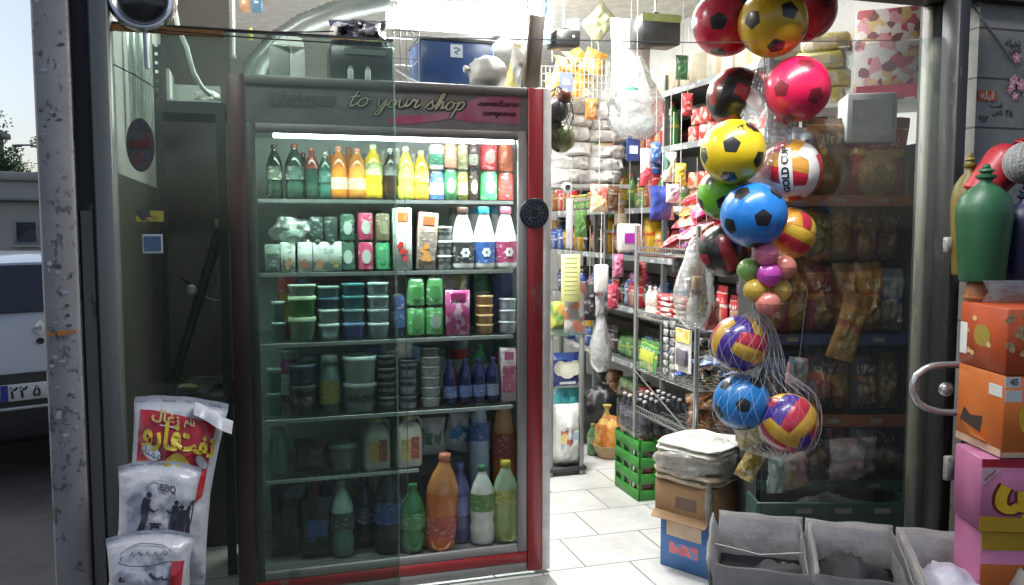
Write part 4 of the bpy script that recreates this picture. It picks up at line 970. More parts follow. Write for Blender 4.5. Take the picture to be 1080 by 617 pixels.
fitem(5, 'bottle', 505, 22, 168, 'tall pale blue water bottle with a blue cap at the back of the fridge', (.42, .54, .68), (.03, .10, .42), (.08, .14, .4), (.62, .74), t=.235)
fitem(5, 'bottle', 531, 25, 166, 'tall orange soda bottle with a red cap at the back by the fridge edge', (.58, .15, .02), (.55, .04, .04), (.35, .04, .03), (.50, .66), top=(.6, .3, .12), t=.235)
fitem(4, 'bag', 455, 28, 40, 'white flour bag with green print behind the orange soda', (.56, .58, .54), (.08, .24, .13), t=.30)
fitem(4, 'bag', 478, 34, 44, 'white bag with a bright blue band leaning by the water bottle', (.60, .62, .64), (.05, .22, .46), t=.33, tilt=.3)
bx = thing('cardboard_box', 'plain brown cardboard box at the back of the fridge behind the flour bag', 'box', W(on_t(458, 300, .46)[0], .46, ZHALF), ANG)
MB().box((0, 0, .12), (.33, .12, .24), bev=.004).build('body', mat('cardboard', (.34, .24, .14), .8, vs=9), bx); MB().box((0, -.0612, .12), (.33, .001, .045)).build('packing_tape', mat('tan_tape', (.42, .32, .18), .3), bx)
plinth_ = thing('drink_crate', 'dark crate at the back of the fridge floor holding up the bags', 'crate', W(on_t(470, 300, .40)[0], .41, ZB-.029), ANG)
hh = ZHALF-(ZB-.029)-.012
g = MB(); g.span(-.20, .20, -.13, .13, 0, hh, bev=.01); g.build('body', mat('crate_black', (.03, .035, .04), .6), plinth_); g = MB(); g.span(-.14, .14, -.134, -.1305, hh*.6, hh*.8); g.build('handle_slot', mat('slot_dark', (.01, .01, .01), .8), plinth_)
# crumpled bag lying on the juice boxes
cb2 = thing('crumpled_bag', 'crumpled clear plastic bag lying on the small juice boxes', 'bag', W(on_t(310, 300, .16)[0], .17, SHZ[1]+31*.00357), ANG)
def crumple(rx, ry, rz_, seed, amp=.35, n=3, sub=4, floor=True):
    bm = bmesh.new(); bmesh.ops.create_icosphere(bm, subdivisions=sub, radius=1)
    for v in bm.verts:
        p = v.co.copy(); q = p*1.7+Vector((seed, seed*2, 0))
        k = 1+amp*(noise.noise(q)+.6*abs(noise.noise(q*2.3))+.45*abs(noise.noise(q*4.6))-.3)
        v.co = Vector((p.x*rx*k, p.y*ry*k, p.z*rz_*k+(rz_*.85 if floor else 0)))
        if floor and v.co.z < 0: v.co.z *= .05
    return bm
clearbag = film('clear_bag', (.82, .86, .84), .16, (.75, .78, .76), .16, .1, crinkle=.6, bs=60)
MB().bm(crumple(.085, .05, .055, 2.2)).build('bag_film', clearbag, cb2); MB().bm(crumple(.05, .03, .03, 5.2, sub=3)).build('contents', mat('pale_contents', (.42, .48, .44), .5), cb2)

# second rows behind the front goods
PAL = [(.05, .12, .40), (.60, .60, .58), (.05, .24, .10), (.50, .06, .06), (.12, .28, .46), (.56, .40, .06), (.30, .36, .40), (.42, .06, .22), (.06, .06, .08), (.55, .50, .44)]
rb = random.Random(21)
SHN = {1: 'second', 2: 'third', 3: 'fourth', 5: 'bottom'}
def ordn(i): return ('first', 'second', 'third', 'fourth', 'fifth', 'sixth', 'seventh', 'eighth', 'ninth', 'tenth', '11th', '12th')[i]
for sh, kinds, hh in ((1, ('boxy', 'can', 'bottle'), 58), (2, ('roundtub', 'boxy', 'tub'), 62), (3, ('jar', 'bottle', 'roundtub', 'boxy'), 60), (5, ('bottle', 'bottle', 'boxy'), 84)):
    n_ = 11 if sh != 5 else 8; x0, x1 = (290, 470) if sh == 1 else ((292, 540) if sh != 5 else (296, 400))
    for i in range(n_):
        k = kinds[rb.randrange(len(kinds))]; c = PAL[rb.randrange(10)]; c2 = PAL[rb.randrange(10)]
        lb = '%s in the shadowed back row of the %s fridge shelf, %s along' % ({'boxy': 'carton', 'can': 'tall can', 'bottle': 'bottle', 'roundtub': 'round tub', 'tub': 'square tub', 'jar': 'jar'}[k], SHN[sh], ordn(i))
        a = {'boxy': (c, c2), 'can': (c, c2), 'bottle': (c, c2, PAL[1]), 'roundtub': (c, PAL[6], c2), 'tub': (c, PAL[1], c2), 'jar': (c, c2, PAL[1])}[k]
        fitem(sh, k, x0+(x1-x0)*(i+.5)/n_, (x1-x0)/n_*rb.uniform(.82, .95), hh*rb.uniform(.8, 1.05), lb, *a, t=.40)
# ------------------------------------------------------------------ lamps of the shop
def fluorescent(label, loc, L, energy, rz=ANG, strength=9):
    t = thing('fluorescent_lamp', label, 'ceiling light', loc, rz, 'fluorescent tube lamps')
    MB().box((0, 0, .03), (L, .07, .03), bev=.006).build('housing', mat('lamp_housing', (.75, .75, .74), .5), t)
    MB().tube([(-L/2+.03, 0, 0), (L/2-.03, 0, 0)], .014, 10).build('tube', glow('tube_light', (.95, 1, .98), strength), t)
    for sx in (-1, 1): MB().box((sx*(L/2-.02), 0, .003), (.02, .035, .045), bev=.004).build('socket', mat('lamp_housing', (0, 0, 0)), t)
    area('tube_area_light', (0, 0, -.02), (L-.05, .10), energy, (1.0, .985, .95), (0, 0, 0), t)
    return t
def wt(px, py, t): s_, z_, _ = on_t(px, py, t); return W(s_, t, z_)
lt9 = fluorescent('lit fluorescent tube hanging above the fridge, blown out white', wt(497, 10, .48), .72, 42, strength=32)
MB().box((0, .062, .03), (.74, .004, .24)).build('added_reflector', mat('lamp_housing', (0, 0, 0)), lt9)  # added white board, widens the blown-out glow round the tube
hl = thing('lamp_chain', 'thin chains that hold the lit tube above the fridge', 'chain', wt(497, 10, .48), ANG)
for sx in (-.28, .28): MB().tube([(sx, 0, .045), (sx, 0, 2.86-hl.location.z)], .003, 5).build('chain', mat('chain_steel', (.5, .5, .5), .4, .8), hl)
for i, (s_, t_, e) in enumerate(((1.62, .35, 18), (1.75, 1.55, 18), (1.9, 2.9, 18))):
    fluorescent(('ceiling tube lamp just inside the doorway, out of sight above the aisle', 'ceiling tube lamp over the middle of the aisle', 'ceiling tube lamp over the far end of the aisle')[i], W(s_, t_, 2.815), 1.2, e, ANG+PI/2)

fluorescent('shopfront tube lamp under the lintel over the hanging balls', W(1.20, -1.42, 2.52), 1.2, 12, ANG)
fluorescent('ceiling tube lamp over the niche beside the window rail', W(-.02, -.35, 2.815), .6, 5, ANG)
# ------------------------------------------------------------------ on top of the fridge
TOPT = ZT+.001
def ftop(px, t): return W(on_t(px, 300, t)[0], t, TOPT)
def pxw(a, b, t): return on_t(b, 300, t)[0]-on_t(a, 300, t)[0]
def pyh(a, b, px, t): return on_t(px, a, t)[1]-on_t(px, b, t)[1]
bl_ = thing('blue_crate', 'dark blue plastic box with a white square sticker on top of the fridge', 'box', ftop(484, .20), ANG)
bw, bh = pxw(447, 523, .2), on_t(484, 43, .2)[1]-TOPT
bluep = mat('blue_crate_plastic', (.02, .055, .17), .4, var=.3, vs=6)
MB().box((0, .13, bh/2), (bw, .26, bh), bev=.008).build('body', bluep, bl_)
MB().box((0, .13, bh+.004), (bw+.012, .27, .014), bev=.004).build('lid', mat('crate_lid_dark', (.04, .045, .05), .5), bl_)
MB().box((-.005, -.0012, bh*.80), (.052, .0014, .052)).build('sticker', mat('sticker_white', (.62, .68, .76), .5), bl_)
g = MB(); stroke(g, [(-.012, .008), (.0, .012), (.012, .004), (-.006, -.006), (.006, -.014)], lambda x, y: (-.005+x, -.0025, bh*.80+y), .006); g.build('sticker_mark', mat('sticker_blue', (.08, .14, .3), .5), bl_)
wb = thing('white_bag', 'round knotted white bag in front of the blue box on the fridge', 'bag', ftop(515, .07), ANG)
MB().bm(crumple(pxw(494, 536, .07)/2.1, .062, pyh(54, 92, 515, .07)/2.05, 8.1, .16)).build('bag_film', mat('white_bag_plastic', (.62, .61, .58), .45, coat=.2), wb)
MB().lathe([(.012, -.016), (.006, .0), (.016, .014), (.012, .022)], 10, M=Matrix.Translation((-pxw(494, 536, .07)/2.1, -.01, .07)) @ Matrix.Rotation(-PI/2, 4, 'Y')).build('knot', mat('white_bag_plastic', (0, 0, 0)), wb)
sk = thing('yellow_white_sack', 'bright yellow and white sack leaning at the end of the fridge top', 'sack', ftop(541, .16), 0, rot=(0, .25, ANG))
MB().pillow(.095, .20, .06, wob=.3, seed=4).build('body', packmat('sack_print', [(.75, .72, .45), (.75, .72, .68), (.7, .62, .2), (.72, .5, .5), (.75, .75, .72)], 22, .4, .2), sk)
pk = thing('brown_plank', 'dusty brown board leaning upright at the end of the fridge top', 'board', ftop(558, .10), 0, rot=(0, .10, ANG))
MB().box((0, 0, .155), (.072, .018, .31), bev=.003).build('board', wearmat('plank_brown', (.12, .095, .075), (.07, .06, .05), (.08, .065, .055), .7, .3, 9, (1, 1, .2)), pk)
MB().box((-.03, -.012, .155), (.008, .006, .30)).build('edge_batten', mat('batten', (.20, .17, .14), .6), pk)
lb_ = thing('pale_blue_sheet', 'pale blue plastic sheet hanging in the light above the brown board', 'sheet', wt(568, -8, .15), ANG)
MB().grid(lambda u, v: ((u-.5)*.12+.012*math.sin(v*5), .018*math.sin(u*9+v*2), -v*.21), 16, 10).build('sheet', film('pale_blue_film', (.62, .76, .85), .35, (.45, .66, .80), .08, .2), lb_)
bk = thing('black_box', 'black plastic box on the fridge top under the dark wrapped bundle', 'box', ftop(386, .12), ANG)
MB().box((0, .09, .075), (pxw(352, 418, .12), .18, .15), bev=.006).build('body', mat('box_black_green', (.035, .045, .042), .35, vs=8), bk)
MB().box((.01, -.002, .125), (.16, .004, .02)).build('rim', mat('box_grey_rim', (.16, .18, .17), .4), bk)
bn = thing('wrapped_bundle', 'black and violet wrapped bundle with white streaks on the black box', 'bundle', W(on_t(386, 300, .12)[0], .21, TOPT+.1515), 0, rot=(0, -.03, ANG))
MB().pillow(.235, .115, .15, 16, 12, wob=.5, seed=9, crimp=.02).build('wrapping', packmat('bundle_print', [(.015, .014, .03), (.03, .025, .07), (.01, .01, .012), (.36, .36, .42), (.02, .02, .04)], 17, .25, .4, (1, 1, 3)), bn)
MB().bm(crumple(.02, .02, .03, 3.3, .3, sub=3)).build('knot', mat('bundle_knot', (.48, .46, .44), .5), bn).location = (-.105, -.06, .02)
for i, px in enumerate((373, 391)):
    b_ = thing('small_white_shaker', ('small white shaker in front of the black box, beside its twin', 'small white shaker in front of the black box, close to the wire rack')[i], 'shaker', ftop(px, .07), ANG, 'white shakers on the fridge top')
    MB().lathe([(.011, 0), (.012, .004), (.011, .045), (.006, .052)], 14).build('body', mat('shaker_white', (.5, .52, .5), .4), b_); MB().lathe([(.0075, .050), (.008, .052), (.007, .06), (0, .062)], 12).build('cap', mat('shaker_cap', (.25, .27, .26), .4), b_)
wc = thing('white_carton', 'small white carton with an open flap at the dim end of the fridge top', 'carton', ftop(308, .12), ANG)
cw = pxw(290, 326, .12)
MB().box((-cw*.22, .05, .065), (cw*.56, .1, .13), bev=.002).build('box_side', mat('carton_grey', (.30, .32, .31), .7), wc)
MB().box((cw*.29, .05, .062), (cw*.44, .1, .124), bev=.002).build('box_front', mat('carton_white', (.60, .61, .59), .7), wc)
g = MB(); g.add([(-cw*.45, .0, .133), (cw*.05, -.02, .133), (cw*.0, .05, .19), (-cw*.1, .07, .185)], [(0, 1, 2, 3)]); g.add([(cw*.05, -.02, .130), (cw*.5, .0, .13), (cw*.46, .06, .175), (cw*.02, .05, .188)], [(0, 1, 2, 3)]); g.build('flap', mat('carton_white', (0, 0, 0)), wc)
wrk = thing('wire_rack', 'thin grey wire rack standing between the bundle and the blue box', 'rack', ftop(431, .16), ANG)
ww, wh = pxw(419, 445, .16), on_t(430, 4, .16)[1]-TOPT
wires = mat('rack_wire', (.42, .44, .43), .35, .6)
for k in range(5): MB().tube([(ww*(k/4-.5), 0, 0), (ww*(k/4-.5), 0, wh)], .0028, 5).build('upright', wires, wrk)
for z in (.01, wh*.35, wh*.68, wh): MB().tube([(-ww/2, 0, z), (ww/2, 0, z), (ww/2, .15, z), (-ww/2, .15, z)], .0025, 5, close=True).build('hoop', wires, wrk)
MB().tube([(-ww*1.3, -.03, wh*.35), (0, -.02, wh*.12), (ww*.9, -.01, .005)], .003, 5).build('brace', wires, wrk)
du = thing('ventilation_duct', 'grey flexible duct curving up over the dim end of the fridge', 'duct', O, ANG)
def dp(px, py, t=.55): s_, z_, _ = on_t(px, py, t); return (s_, t, z_)
g = MB(); pts = [dp(262, 92), dp(272, 66), dp(292, 44), dp(320, 26), dp(352, 13), dp(390, 4), dp(440, -4)]
cp = []
for i in range(len(pts)-1):
    for k in range(9): cp.append(Vector(pts[i]).lerp(Vector(pts[i+1]), k/9))
g.tube(cp, [.044+(.004 if i % 2 else 0) for i in range(len(cp))], 14); g.build('hose', mat('duct_grey', (.20, .22, .21), .35, .3, vs=6), du, sharp=60)
g = MB(); c = Vector(pts[0]); g.lathe([(.05, TOPT-c.z), (.05, .02), (.046, .03)], 16, M=Matrix.Translation(c)); g.build('collar', mat('duct_collar', (.1, .1, .1), .5), du)
tb = thing('white_tube', 'thin white vertical tube beside the grey duct over the fridge corner', 'tube', O, ANG)
g = MB(); g.tube([dp(246, -12, .3), dp(246.5, 58, .3)], .006, 8); g.build('tube', mat('tube_white', (.68, .70, .68), .3), tb)
g = MB(); g.box(dp(246.5, 60, .3), (.018, .018, .014), bev=.003); g.build('end_plug', mat('tube_plug', (.3, .3, .3), .4), tb)
yt = thing('yellow_tag', 'small yellow green tag hanging in front of the grey duct', 'tag', wt(264, 30, .45), ANG)
MB().box((0, 0, -.022), (.018, .004, .05), bev=.002).build('tag', mat('tag_yellow', (.55, .55, .14), .5), yt); MB().tube([(0, 0, 0), (0, 0, .1)], .001, 4).build('string', mat('wire_black', (0, 0, 0)), yt)
for i, (px, c, nm) in enumerate(((258, (.50, .28, .16), 'orange'), (271, (.10, .22, .32), 'blue'))):
    bx = thing('small_box', 'small %s box hanging at the top edge above the grey duct' % nm, 'box', wt(px, 6, .40), ANG)
    MB().box((0, 0, 0), (.04, .04, .05), bev=.003).build('body', cm(c), bx); MB().tube([(0, 0, .025), (0, 0, .4)], .001, 4).build('string', mat('wire_black', (0, 0, 0)), bx)

# ------------------------------------------------------------------ niche behind the window, between rail and fridge
fr = thing('slotted_rack', 'dark slotted steel rack in the dim niche between window rail and fridge', 'rack', O, ANG)
TN = .34
zt_ = on_t(200, 107, TN)[1]; xa, xb = on_t(167, 300, TN)[0], -.012
dkm = mat('rack_dark', (.045, .05, .048), .5, .3)
g = MB(); g.span(xa, xb, TN, .66, zt_-.045, zt_); g.build('top_shelf', dkm, fr)
def upright(x, z0, z1, y=TN, holes=True):
    g = MB(); z = z0; hole = .034
    if not holes: g.span(x-.018, x+.018, y, y+.004, z0, z1); return g
    g.span(x-.018, x-.006, y, y+.004, z0, z1); g.span(x+.006, x+.018, y, y+.004, z0, z1)
    while z < z1-.01: g.span(x-.0058, x+.0058, y, y+.004, z+.013, min(z+hole, z1)); z += hole
    return g
zu = on_t(173, 47, TN)[1]
upright(xa+.02, .01, zt_-.046, holes=False).build('upright', dkm, fr); upright(xa+.02, zt_+.001, zu).build('upright', dkm, fr); upright(xb-.025, .01, zt_-.046, holes=False).build('upright', dkm, fr)
zs_ = on_t(200, 420, TN)[1]
g = MB(); g.span(xa, xb, TN+.005, .66, zs_-.03, zs_); g.build('lower_shelf', dkm, fr)
tray = thing('white_tray', 'white tray with a bundled white cloth on the slotted rack', 'tray', W((xa+xb)/2+.01, TN+.05, zt_+.001), ANG)
tw_ = pxw(180, 235, TN)
g = MB(); g.span(-tw_/2, tw_/2, 0, .22, 0, .012); g.span(-tw_/2, -tw_/2+.012, 0, .22, .0125, .13); g.span(-tw_/2+.0125, tw_/2, .2, .22, .0125, .10); g.build('tray_body', mat('tray_white', (.52, .55, .53), .5), tray)
MB().bm(crumple(.05, .05, .03, 1.4, .3)).build('cloth', mat('cloth_white', (.6, .6, .57), .8), tray).location = (tw_*.25, .09, .013)
hz_ = thing('white_hose', 'slim white hose curving down behind the window to the white tray', 'hose', O, ANG)
g = MB(); P4 = [dp(186, -10, .25), dp(184, 8, .25), dp(188, 30, .25), dp(197, 50, .25), dp(204, 76, .27), dp(213, 92, .3), dp(222, 100, .33)]
g.tube(P4, .009, 9); g.build('hose', mat('hose_white', (.42, .46, .44), .4), hz_)
dt = thing('diagonal_pipe', 'dark pipe leaning diagonally against the grey wall of the niche', 'pipe', O, ANG)
g = MB(); A, B = Vector(dp(234, 236, .42)), Vector(dp(207, 326, .40)); g.tube([A, B, B+(B-A)*1.1], .021, 12); g.build('pipe', mat('pipe_dark', (.025, .028, .03), .35), dt)
g = MB(); g.lathe([(.026, -.02), (.03, -.012), (.03, .012), (.026, .02)], 14, M=Matrix.Translation(A)); g.build('coupling', mat('pipe_coupling', (.30, .22, .12), .4), dt)
cbk = thing('power_cord', 'black cord drooping in front of the grey niche wall below the pipe', 'cord', O, ANG)
g = MB(); g.tube([dp(190, 292, .38), dp(202, 300, .4), dp(212, 312, .5), dp(226, 318, .6), dp(240, 316, .62)], .006, 7); g.build('cord', mat('wire_black', (0, 0, 0)), cbk)
g = MB(); g.bm(crumple(.02, .02, .025, 6.2, .3, sub=3)); ko = g.build('plug', mat('plug_grey', (.45, .47, .45), .4), cbk); ko.location = dp(203, 312, .36)
rag = thing('rag_heap', 'dark heap of rags with a yellow edge on the lower shelf of the niche', 'rags', W(-.13, TN+.12, zs_+.001), ANG)
MB().bm(crumple(.13, .09, .035, 4.4, .4)).build('rags', mat('rag_dark', (.05, .052, .045), .9, vs=12), rag); MB().bm(crumple(.04, .03, .012, 2.4, .4, sub=3)).build('yellow_edge', mat('rag_yellow', (.38, .34, .16), .8), rag).location = (-.06, -.085, .03)
cl = thing('pale_curtain', 'pale greenish plastic curtain catching light beside the window rail', 'curtain', O, ANG)
za_, zb_ = on_t(140, 24, -.6)[1], on_t(140, 134, -.6)[1]
x0, x1 = on_t(127, 300, -.5)[0], on_t(168, 300, -.5)[0]
x0 = max(x0, -.27)
MB().grid(lambda u, v: (x0+(x1-x0)*u, -.5+.014*math.sin(u*22+v*2)+.03*u, za_+(zb_-za_)*v), 30, 8).build('curtain', film('curtain_film', (.70, .80, .76), .62, (.86, .92, .89), .05, .2), cl)
MB().tube([(x0-.0, -.5, za_+.004), (x1, -.47, za_+.004)], .005, 6).build('rod', mat('rod_grey', (.4, .4, .4), .4), cl)
# ------------------------------------------------------------------ long shelf unit down the aisle
SF, SB = 2.50, 2.90
LV = [on_s(700, 97, SF)[1], on_s(717, 152, SF)[1], on_s(717, 218, SF)[1], on_s(665, 270, SF)[1], on_s(665, 325, SF)[1], on_s(665, 383, SF)[1], .14]
LVN = ['top', 'second', 'third', 'fourth', 'fifth', 'sixth', 'lowest']
unit = thing('shelf_unit', 'long grey steel shelf unit down the aisle, packed with tins and packets', 'shelves', O, ANG)
gs = mat('shelf_grey', (.20, .22, .22), .45, .4); pale_edge = packmat('price_rail', [(.30, .33, .34), (.35, .38, .38), (.26, .28, .30), (.62, .62, .60)], 22, .4, 0, coat=0)
U0, U1 = .42, 3.7
for z in LV:
    g = MB(); g.span(SF+.006, SB, U0, U1, z-.02, z); bd = g.build('shelf_board', gs, unit)
    g = MB(); g.span(SF, SF+.005, U0, U1, z-.032, z+.004); g.build('price_strip', pale_edge, bd)
for t_ in (U0-.015, 1.5, 2.6, U1+.015):
    for s_ in (SF+.016, SB-.02):
        g = MB(); g.span(s_-.014, s_+.014, t_-.0125, t_+.0125, .005, LV[0]+.1); g.build('upright', gs, unit)
RC = [0]
def rplace(kind, t_, z, w_, h, label, group, *a, sf=SF, **k):
    th = thing(NAMES.get(kind, kind), label, CATS[kind], W(sf+.02+w_/2+R_.uniform(0, .03), t_, z+.0008), 0, group, rot=(0, 0, ANG-PI/2+R_.uniform(-.15, .15)))
    MAKE[kind](th, w_, h, *a, **k); return th
def nth(i):
    return ('first', 'second', 'third', 'fourth', 'fifth', 'sixth', 'seventh', 'eighth', 'ninth', 'tenth', '11th', '12th', '13th', '14th', '15th', '16th', '17th', '18th', '19th', '20th', '21st', '22nd', '23rd', '24th', '25th', '26th', '27th', '28th', '29th', '30th', '31st', '32nd', '33rd', '34th', '35th', '36th', '37th', '38th', '39th', '40th', '41st', '42nd', '43rd', '44th', '45th')[i]
redtin = packmat('red_tin_print', [(.50, .03, .025), (.55, .06, .03), (.62, .45, .35), (.48, .03, .02)], 38, .35, 0)
orgtin = packmat('orange_tin_print', [(.55, .14, .04), (.50, .06, .03), (.65, .52, .38), (.45, .05, .03)], 38, .35, 0)
paltin = packmat('pale_tin_print', [(.60, .48, .34), (.55, .30, .12), (.68, .62, .54), (.5, .16, .08)], 42, .35, 0)
def colpack(nm, cols, sc_=32): return packmat(nm, cols, sc_, .35, .3)
pp = [bagmat('packet_white_red', [(.55, .04, .05), (.62, .60, .58), (.60, .30, .10), (.66, .63, .60)]), bagmat('packet_green', [(.07, .26, .06), (.50, .46, .10), (.36, .42, .12), (.62, .62, .5)]),
      bagmat('packet_white_blue', [(.05, .12, .42), (.62, .63, .64), (.30, .42, .60), (.66, .66, .66)]), bagmat('packet_black_white', [(.02, .02, .022), (.45, .45, .43), (.25, .12, .06), (.60, .60, .58)]),
      bagmat('packet_yellow', [(.64, .42, .03), (.55, .08, .03), (.60, .28, .05), (.66, .62, .5)]), bagmat('packet_violet', [(.30, .03, .36), (.60, .55, .58), (.45, .15, .42), (.64, .6, .62)]),
      bagmat('packet_brown', [(.20, .08, .03), (.48, .30, .10), (.42, .22, .08), (.60, .52, .38)])]
PN = ['white and red', 'green', 'white and blue', 'black and white', 'yellow', 'violet and white', 'brown']
# top: cream cardboard boxes
for i in range(7):
    t_ = .60+.30*i; c = ((.62, .52, .38), (.60, .56, .48), (.66, .58, .44))[i % 3]
    bx = thing('cream_carton', 'cream cardboard carton, %s from the doorway on the top aisle shelf' % nth(i), 'carton', W(SF+.19, t_, LV[0]+.001), ANG-PI/2, 'cream cartons on the top aisle shelf')
    h = .15+.05*R_.random(); MB().box((0, 0, h/2), (.27, .34, h), bev=.004).build('body', cm(c, .7, 0), bx); MB().box((0, -.1706, h*.5), (.05, .001, h*.98)).build('tape', mat('tan_tape', (0, 0, 0)), bx)
# tins
for lv, hs, m_, nm in ((1, (.105, .10, .10), (redtin, redtin, orgtin), 'red tomato tin'), (2, (.10, .115, .0), (paltin, orgtin, redtin), 'orange and cream tin')):
    k = 0
    for i in range(8):
        t_ = .50+.105*i; z = LV[lv]
        n_ = 3 if (lv == 1 and i in (0, 1, 3)) else 2
        if lv == 1 and i in (2, 5): n_ = 1
        for j in range(n_):
            w_ = .088; h = .10
            rplace('can', t_, z, w_, h, '%s, %s column from the doorway, %s on the %s aisle shelf' % (nm, nth(i), ('bottom one', 'second layer', 'third layer')[j], LVN[lv]), 'tins on the aisle shelf', m_[j % 3], None); z += h+.001
# mixed goods on the rest
def run(lv, t0, t1, choices, lo=.07, hi=.12, tall=.2):
    t_ = t0; i = 0
    while t_ < t1:
        kind, ci, hh = choices[R_.randrange(len(choices))]
        w_ = R_.uniform(lo, hi); h = min(hh*R_.uniform(.85, 1.1), tall)
        lb = {'boxy': '%s box', 'bag': '%s packet', 'bottle': '%s bottle', 'jar': '%s jar', 'can': '%s tin'}[kind] % PN[ci]+', %s item along the %s aisle shelf' % (nth(i), LVN[lv])
        if kind == 'bottle': rplace(kind, t_+w_*.3, LV[lv], w_*.75, h, lb, 'goods on the %s aisle shelf' % LVN[lv], pp[ci], R_.choice([WHT, (.5, .05, .05), (.05, .2, .1), (.6, .45, .05)]), None)
        elif kind == 'jar': rplace(kind, t_+w_/2, LV[lv], w_*.9, h*.7, lb, 'goods on the %s aisle shelf' % LVN[lv], (.3, .28, .2), (.5, .42, .1), pp[ci])
        elif kind == 'bag': rplace(kind, t_+w_/2, LV[lv], w_, h, lb, 'goods on the %s aisle shelf' % LVN[lv], pp[ci])
        elif kind == 'can': rplace(kind, t_+w_/2, LV[lv], w_*.8, h*.6, lb, 'goods on the %s aisle shelf' % LVN[lv], pp[ci], None)
        else: rplace(kind, t_+w_/2, LV[lv], w_, h, lb, 'goods on the %s aisle shelf' % LVN[lv], pp[ci], None)
        if kind in ('boxy', 'can') and R_.random() < .6:
            c2_ = R_.randrange(7); rplace('boxy', t_+w_/2, LV[lv]+(h if kind == 'boxy' else h*.6)+.001, w_*.92, min(.07, .28-h*.8), '%s box lying on the %s item along the %s aisle shelf' % (PN[c2_], nth(i), LVN[lv]), 'goods on the %s aisle shelf' % LVN[lv], pp[c2_], None)
        t_ += w_+.006; i += 1
run(1, 1.5, 2.9, [('boxy', 0, .24), ('bag', 2, .22), ('boxy', 6, .2), ('bottle', 1, .26)], .08, .13, .3)
run(2, 1.35, 3.6, [('bottle', 1, .24), ('boxy', 0, .2), ('jar', 1, .2), ('bottle', 4, .25), ('can', 1, .2), ('bottle', 6, .22)], .07, .11, .28)
run(3, .50, 3.6, [('boxy', 5, .22), ('bag', 4, .2), ('boxy', 2, .2), ('bag', 0, .18), ('bag', 3, .2), ('boxy', 4, .24)], .08, .14, .28)
run(4, .50, 3.5, [('bag', 2, .2), ('bag', 3, .18), ('bottle', 2, .22), ('boxy', 0, .18), ('bag', 0, .2)], .09, .14, .26)
run(5, .9, 3.3, [('bag', 1, .16), ('bag', 2, .2), ('boxy', 2, .16), ('bag', 3, .18)], .10, .15, .22)
run(6, .95, 2.4, [('bag', 3, .2), ('boxy', 6, .18), ('bag', 6, .2)], .11, .16, .24)
# dark goods packed behind the front rows
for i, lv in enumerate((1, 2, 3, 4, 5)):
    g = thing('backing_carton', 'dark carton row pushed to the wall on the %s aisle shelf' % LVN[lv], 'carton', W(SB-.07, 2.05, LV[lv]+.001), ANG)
    MB().box((0, 0, .10), (.12, 3.1, .2), bev=.004).build('body', mat('dark_carton', (.10, .085, .07), .8, var=.5, vs=3), g); MB().box((-.0606, 0, .10), (.001, 3.0, .06)).build('print_band', pp[(i*2) % 7], g)

# ------------------------------------------------------------------ wire rack in the aisle
A0, A1, AS0, AS1 = on_s(736, 300, 2.0)[0], .80, 2.0, 2.36
AZ = [on_s(667, y, 2.0)[1] for y in (266, 332, 386, 432)]
ZTOP = on_s(667, 238, 2.0)[1]
aisle = thing('wire_display_rack', 'chrome post wire display rack in the aisle heaped with candy bags', 'rack', O, ANG)
chrome = mat('rack_chrome', (.55, .56, .57), .22, .9, var=.15)
for s_, t_ in ((AS0, A0), (AS0, A1), (AS1, A0), (AS1, A1)):
    MB().tube([(s_, t_, .006), (s_, t_, ZTOP)], .013, 10).build('post', chrome, aisle)
for z in AZ:
    g = MB()
    for k in range(9):
        s_ = AS0+(AS1-AS0)*k/8; g.tube([(s_, A0, z-.006), (s_, A1, z-.006)], .0022, 4)
    for k in range(13):
        t_ = A0+(A1-A0)*k/12; g.tube([(AS0, t_, z-.0105), (AS1, t_, z-.0105)], .0022, 4)
    g.tube([(AS0, A0, z+.002), (AS0, A1, z+.002)], .005, 6); g.tube([(AS0, A0, z+.03), (AS0, A1, z+.03)], .004, 6)
    for k in range(25):
        t_ = A0+(A1-A0)*k/24; g.tube([(AS0, t_, z), (AS0, t_, z+.03)], .0018, 4)
    g.build('wire_shelf', chrome, aisle)
g = MB(); g.tube([(AS0, A0+.1, AZ[3]+.03), (AS0-.01, A1, AZ[2]-.01)], .004, 6); g.build('cross_brace', chrome, aisle)
def heap(z, t0, t1, n, m_list, names, w_, h, grp, lay=2):
    for i in range(n):
        k = i % len(m_list)
        t_ = t0+(t1-t0)*((i*.618) % 1); s_ = AS0+.05+R_.random()*.22
        th = thing('candy_bag', names[k] % nth(i), 'candy bag', W(s_, t_, z+.02+(i//max(1, n//lay))*h*.34), 0, grp, rot=(R_.uniform(-1.45, -1.05), R_.uniform(-.35, .35), ANG-PI/2+R_.uniform(-.9, .9)))
        bag(th, w_*R_.uniform(.85, 1.15), h*R_.uniform(.85, 1.1), m_list[k], d=w_*.35)
cand = [bagmat('candy_red', [(.58, .03, .05), (.66, .55, .5), (.66, .20, .12), (.70, .64, .60)]), bagmat('candy_pink_white', [(.66, .30, .36), (.70, .66, .64), (.58, .06, .12), (.70, .66, .64)]), bagmat('candy_crimson', [(.38, .02, .10), (.58, .35, .40), (.55, .08, .18), (.66, .55, .55)]),
        bagmat('candy_yellow', [(.64, .48, .06), (.60, .10, .05), (.66, .30, .05), (.70, .66, .5)])]
heap(AZ[0], A0+.10, A1-.08, 26, [cand[0], cand[1], cand[2], cand[0], cand[3], cand[1]], ['red candy bag, %s in the heap on the wire rack', 'pink and white candy bag, %s in the heap on the wire rack', 'crimson candy bag, %s in the heap on the wire rack', 'glossy red sweet bag, %s in the heap on the wire rack', 'yellow candy bag, %s in the heap on the wire rack', 'pale pink sweet bag, %s in the heap on the wire rack'], .13, .17, 'candy bags heaped on the wire rack', 4)
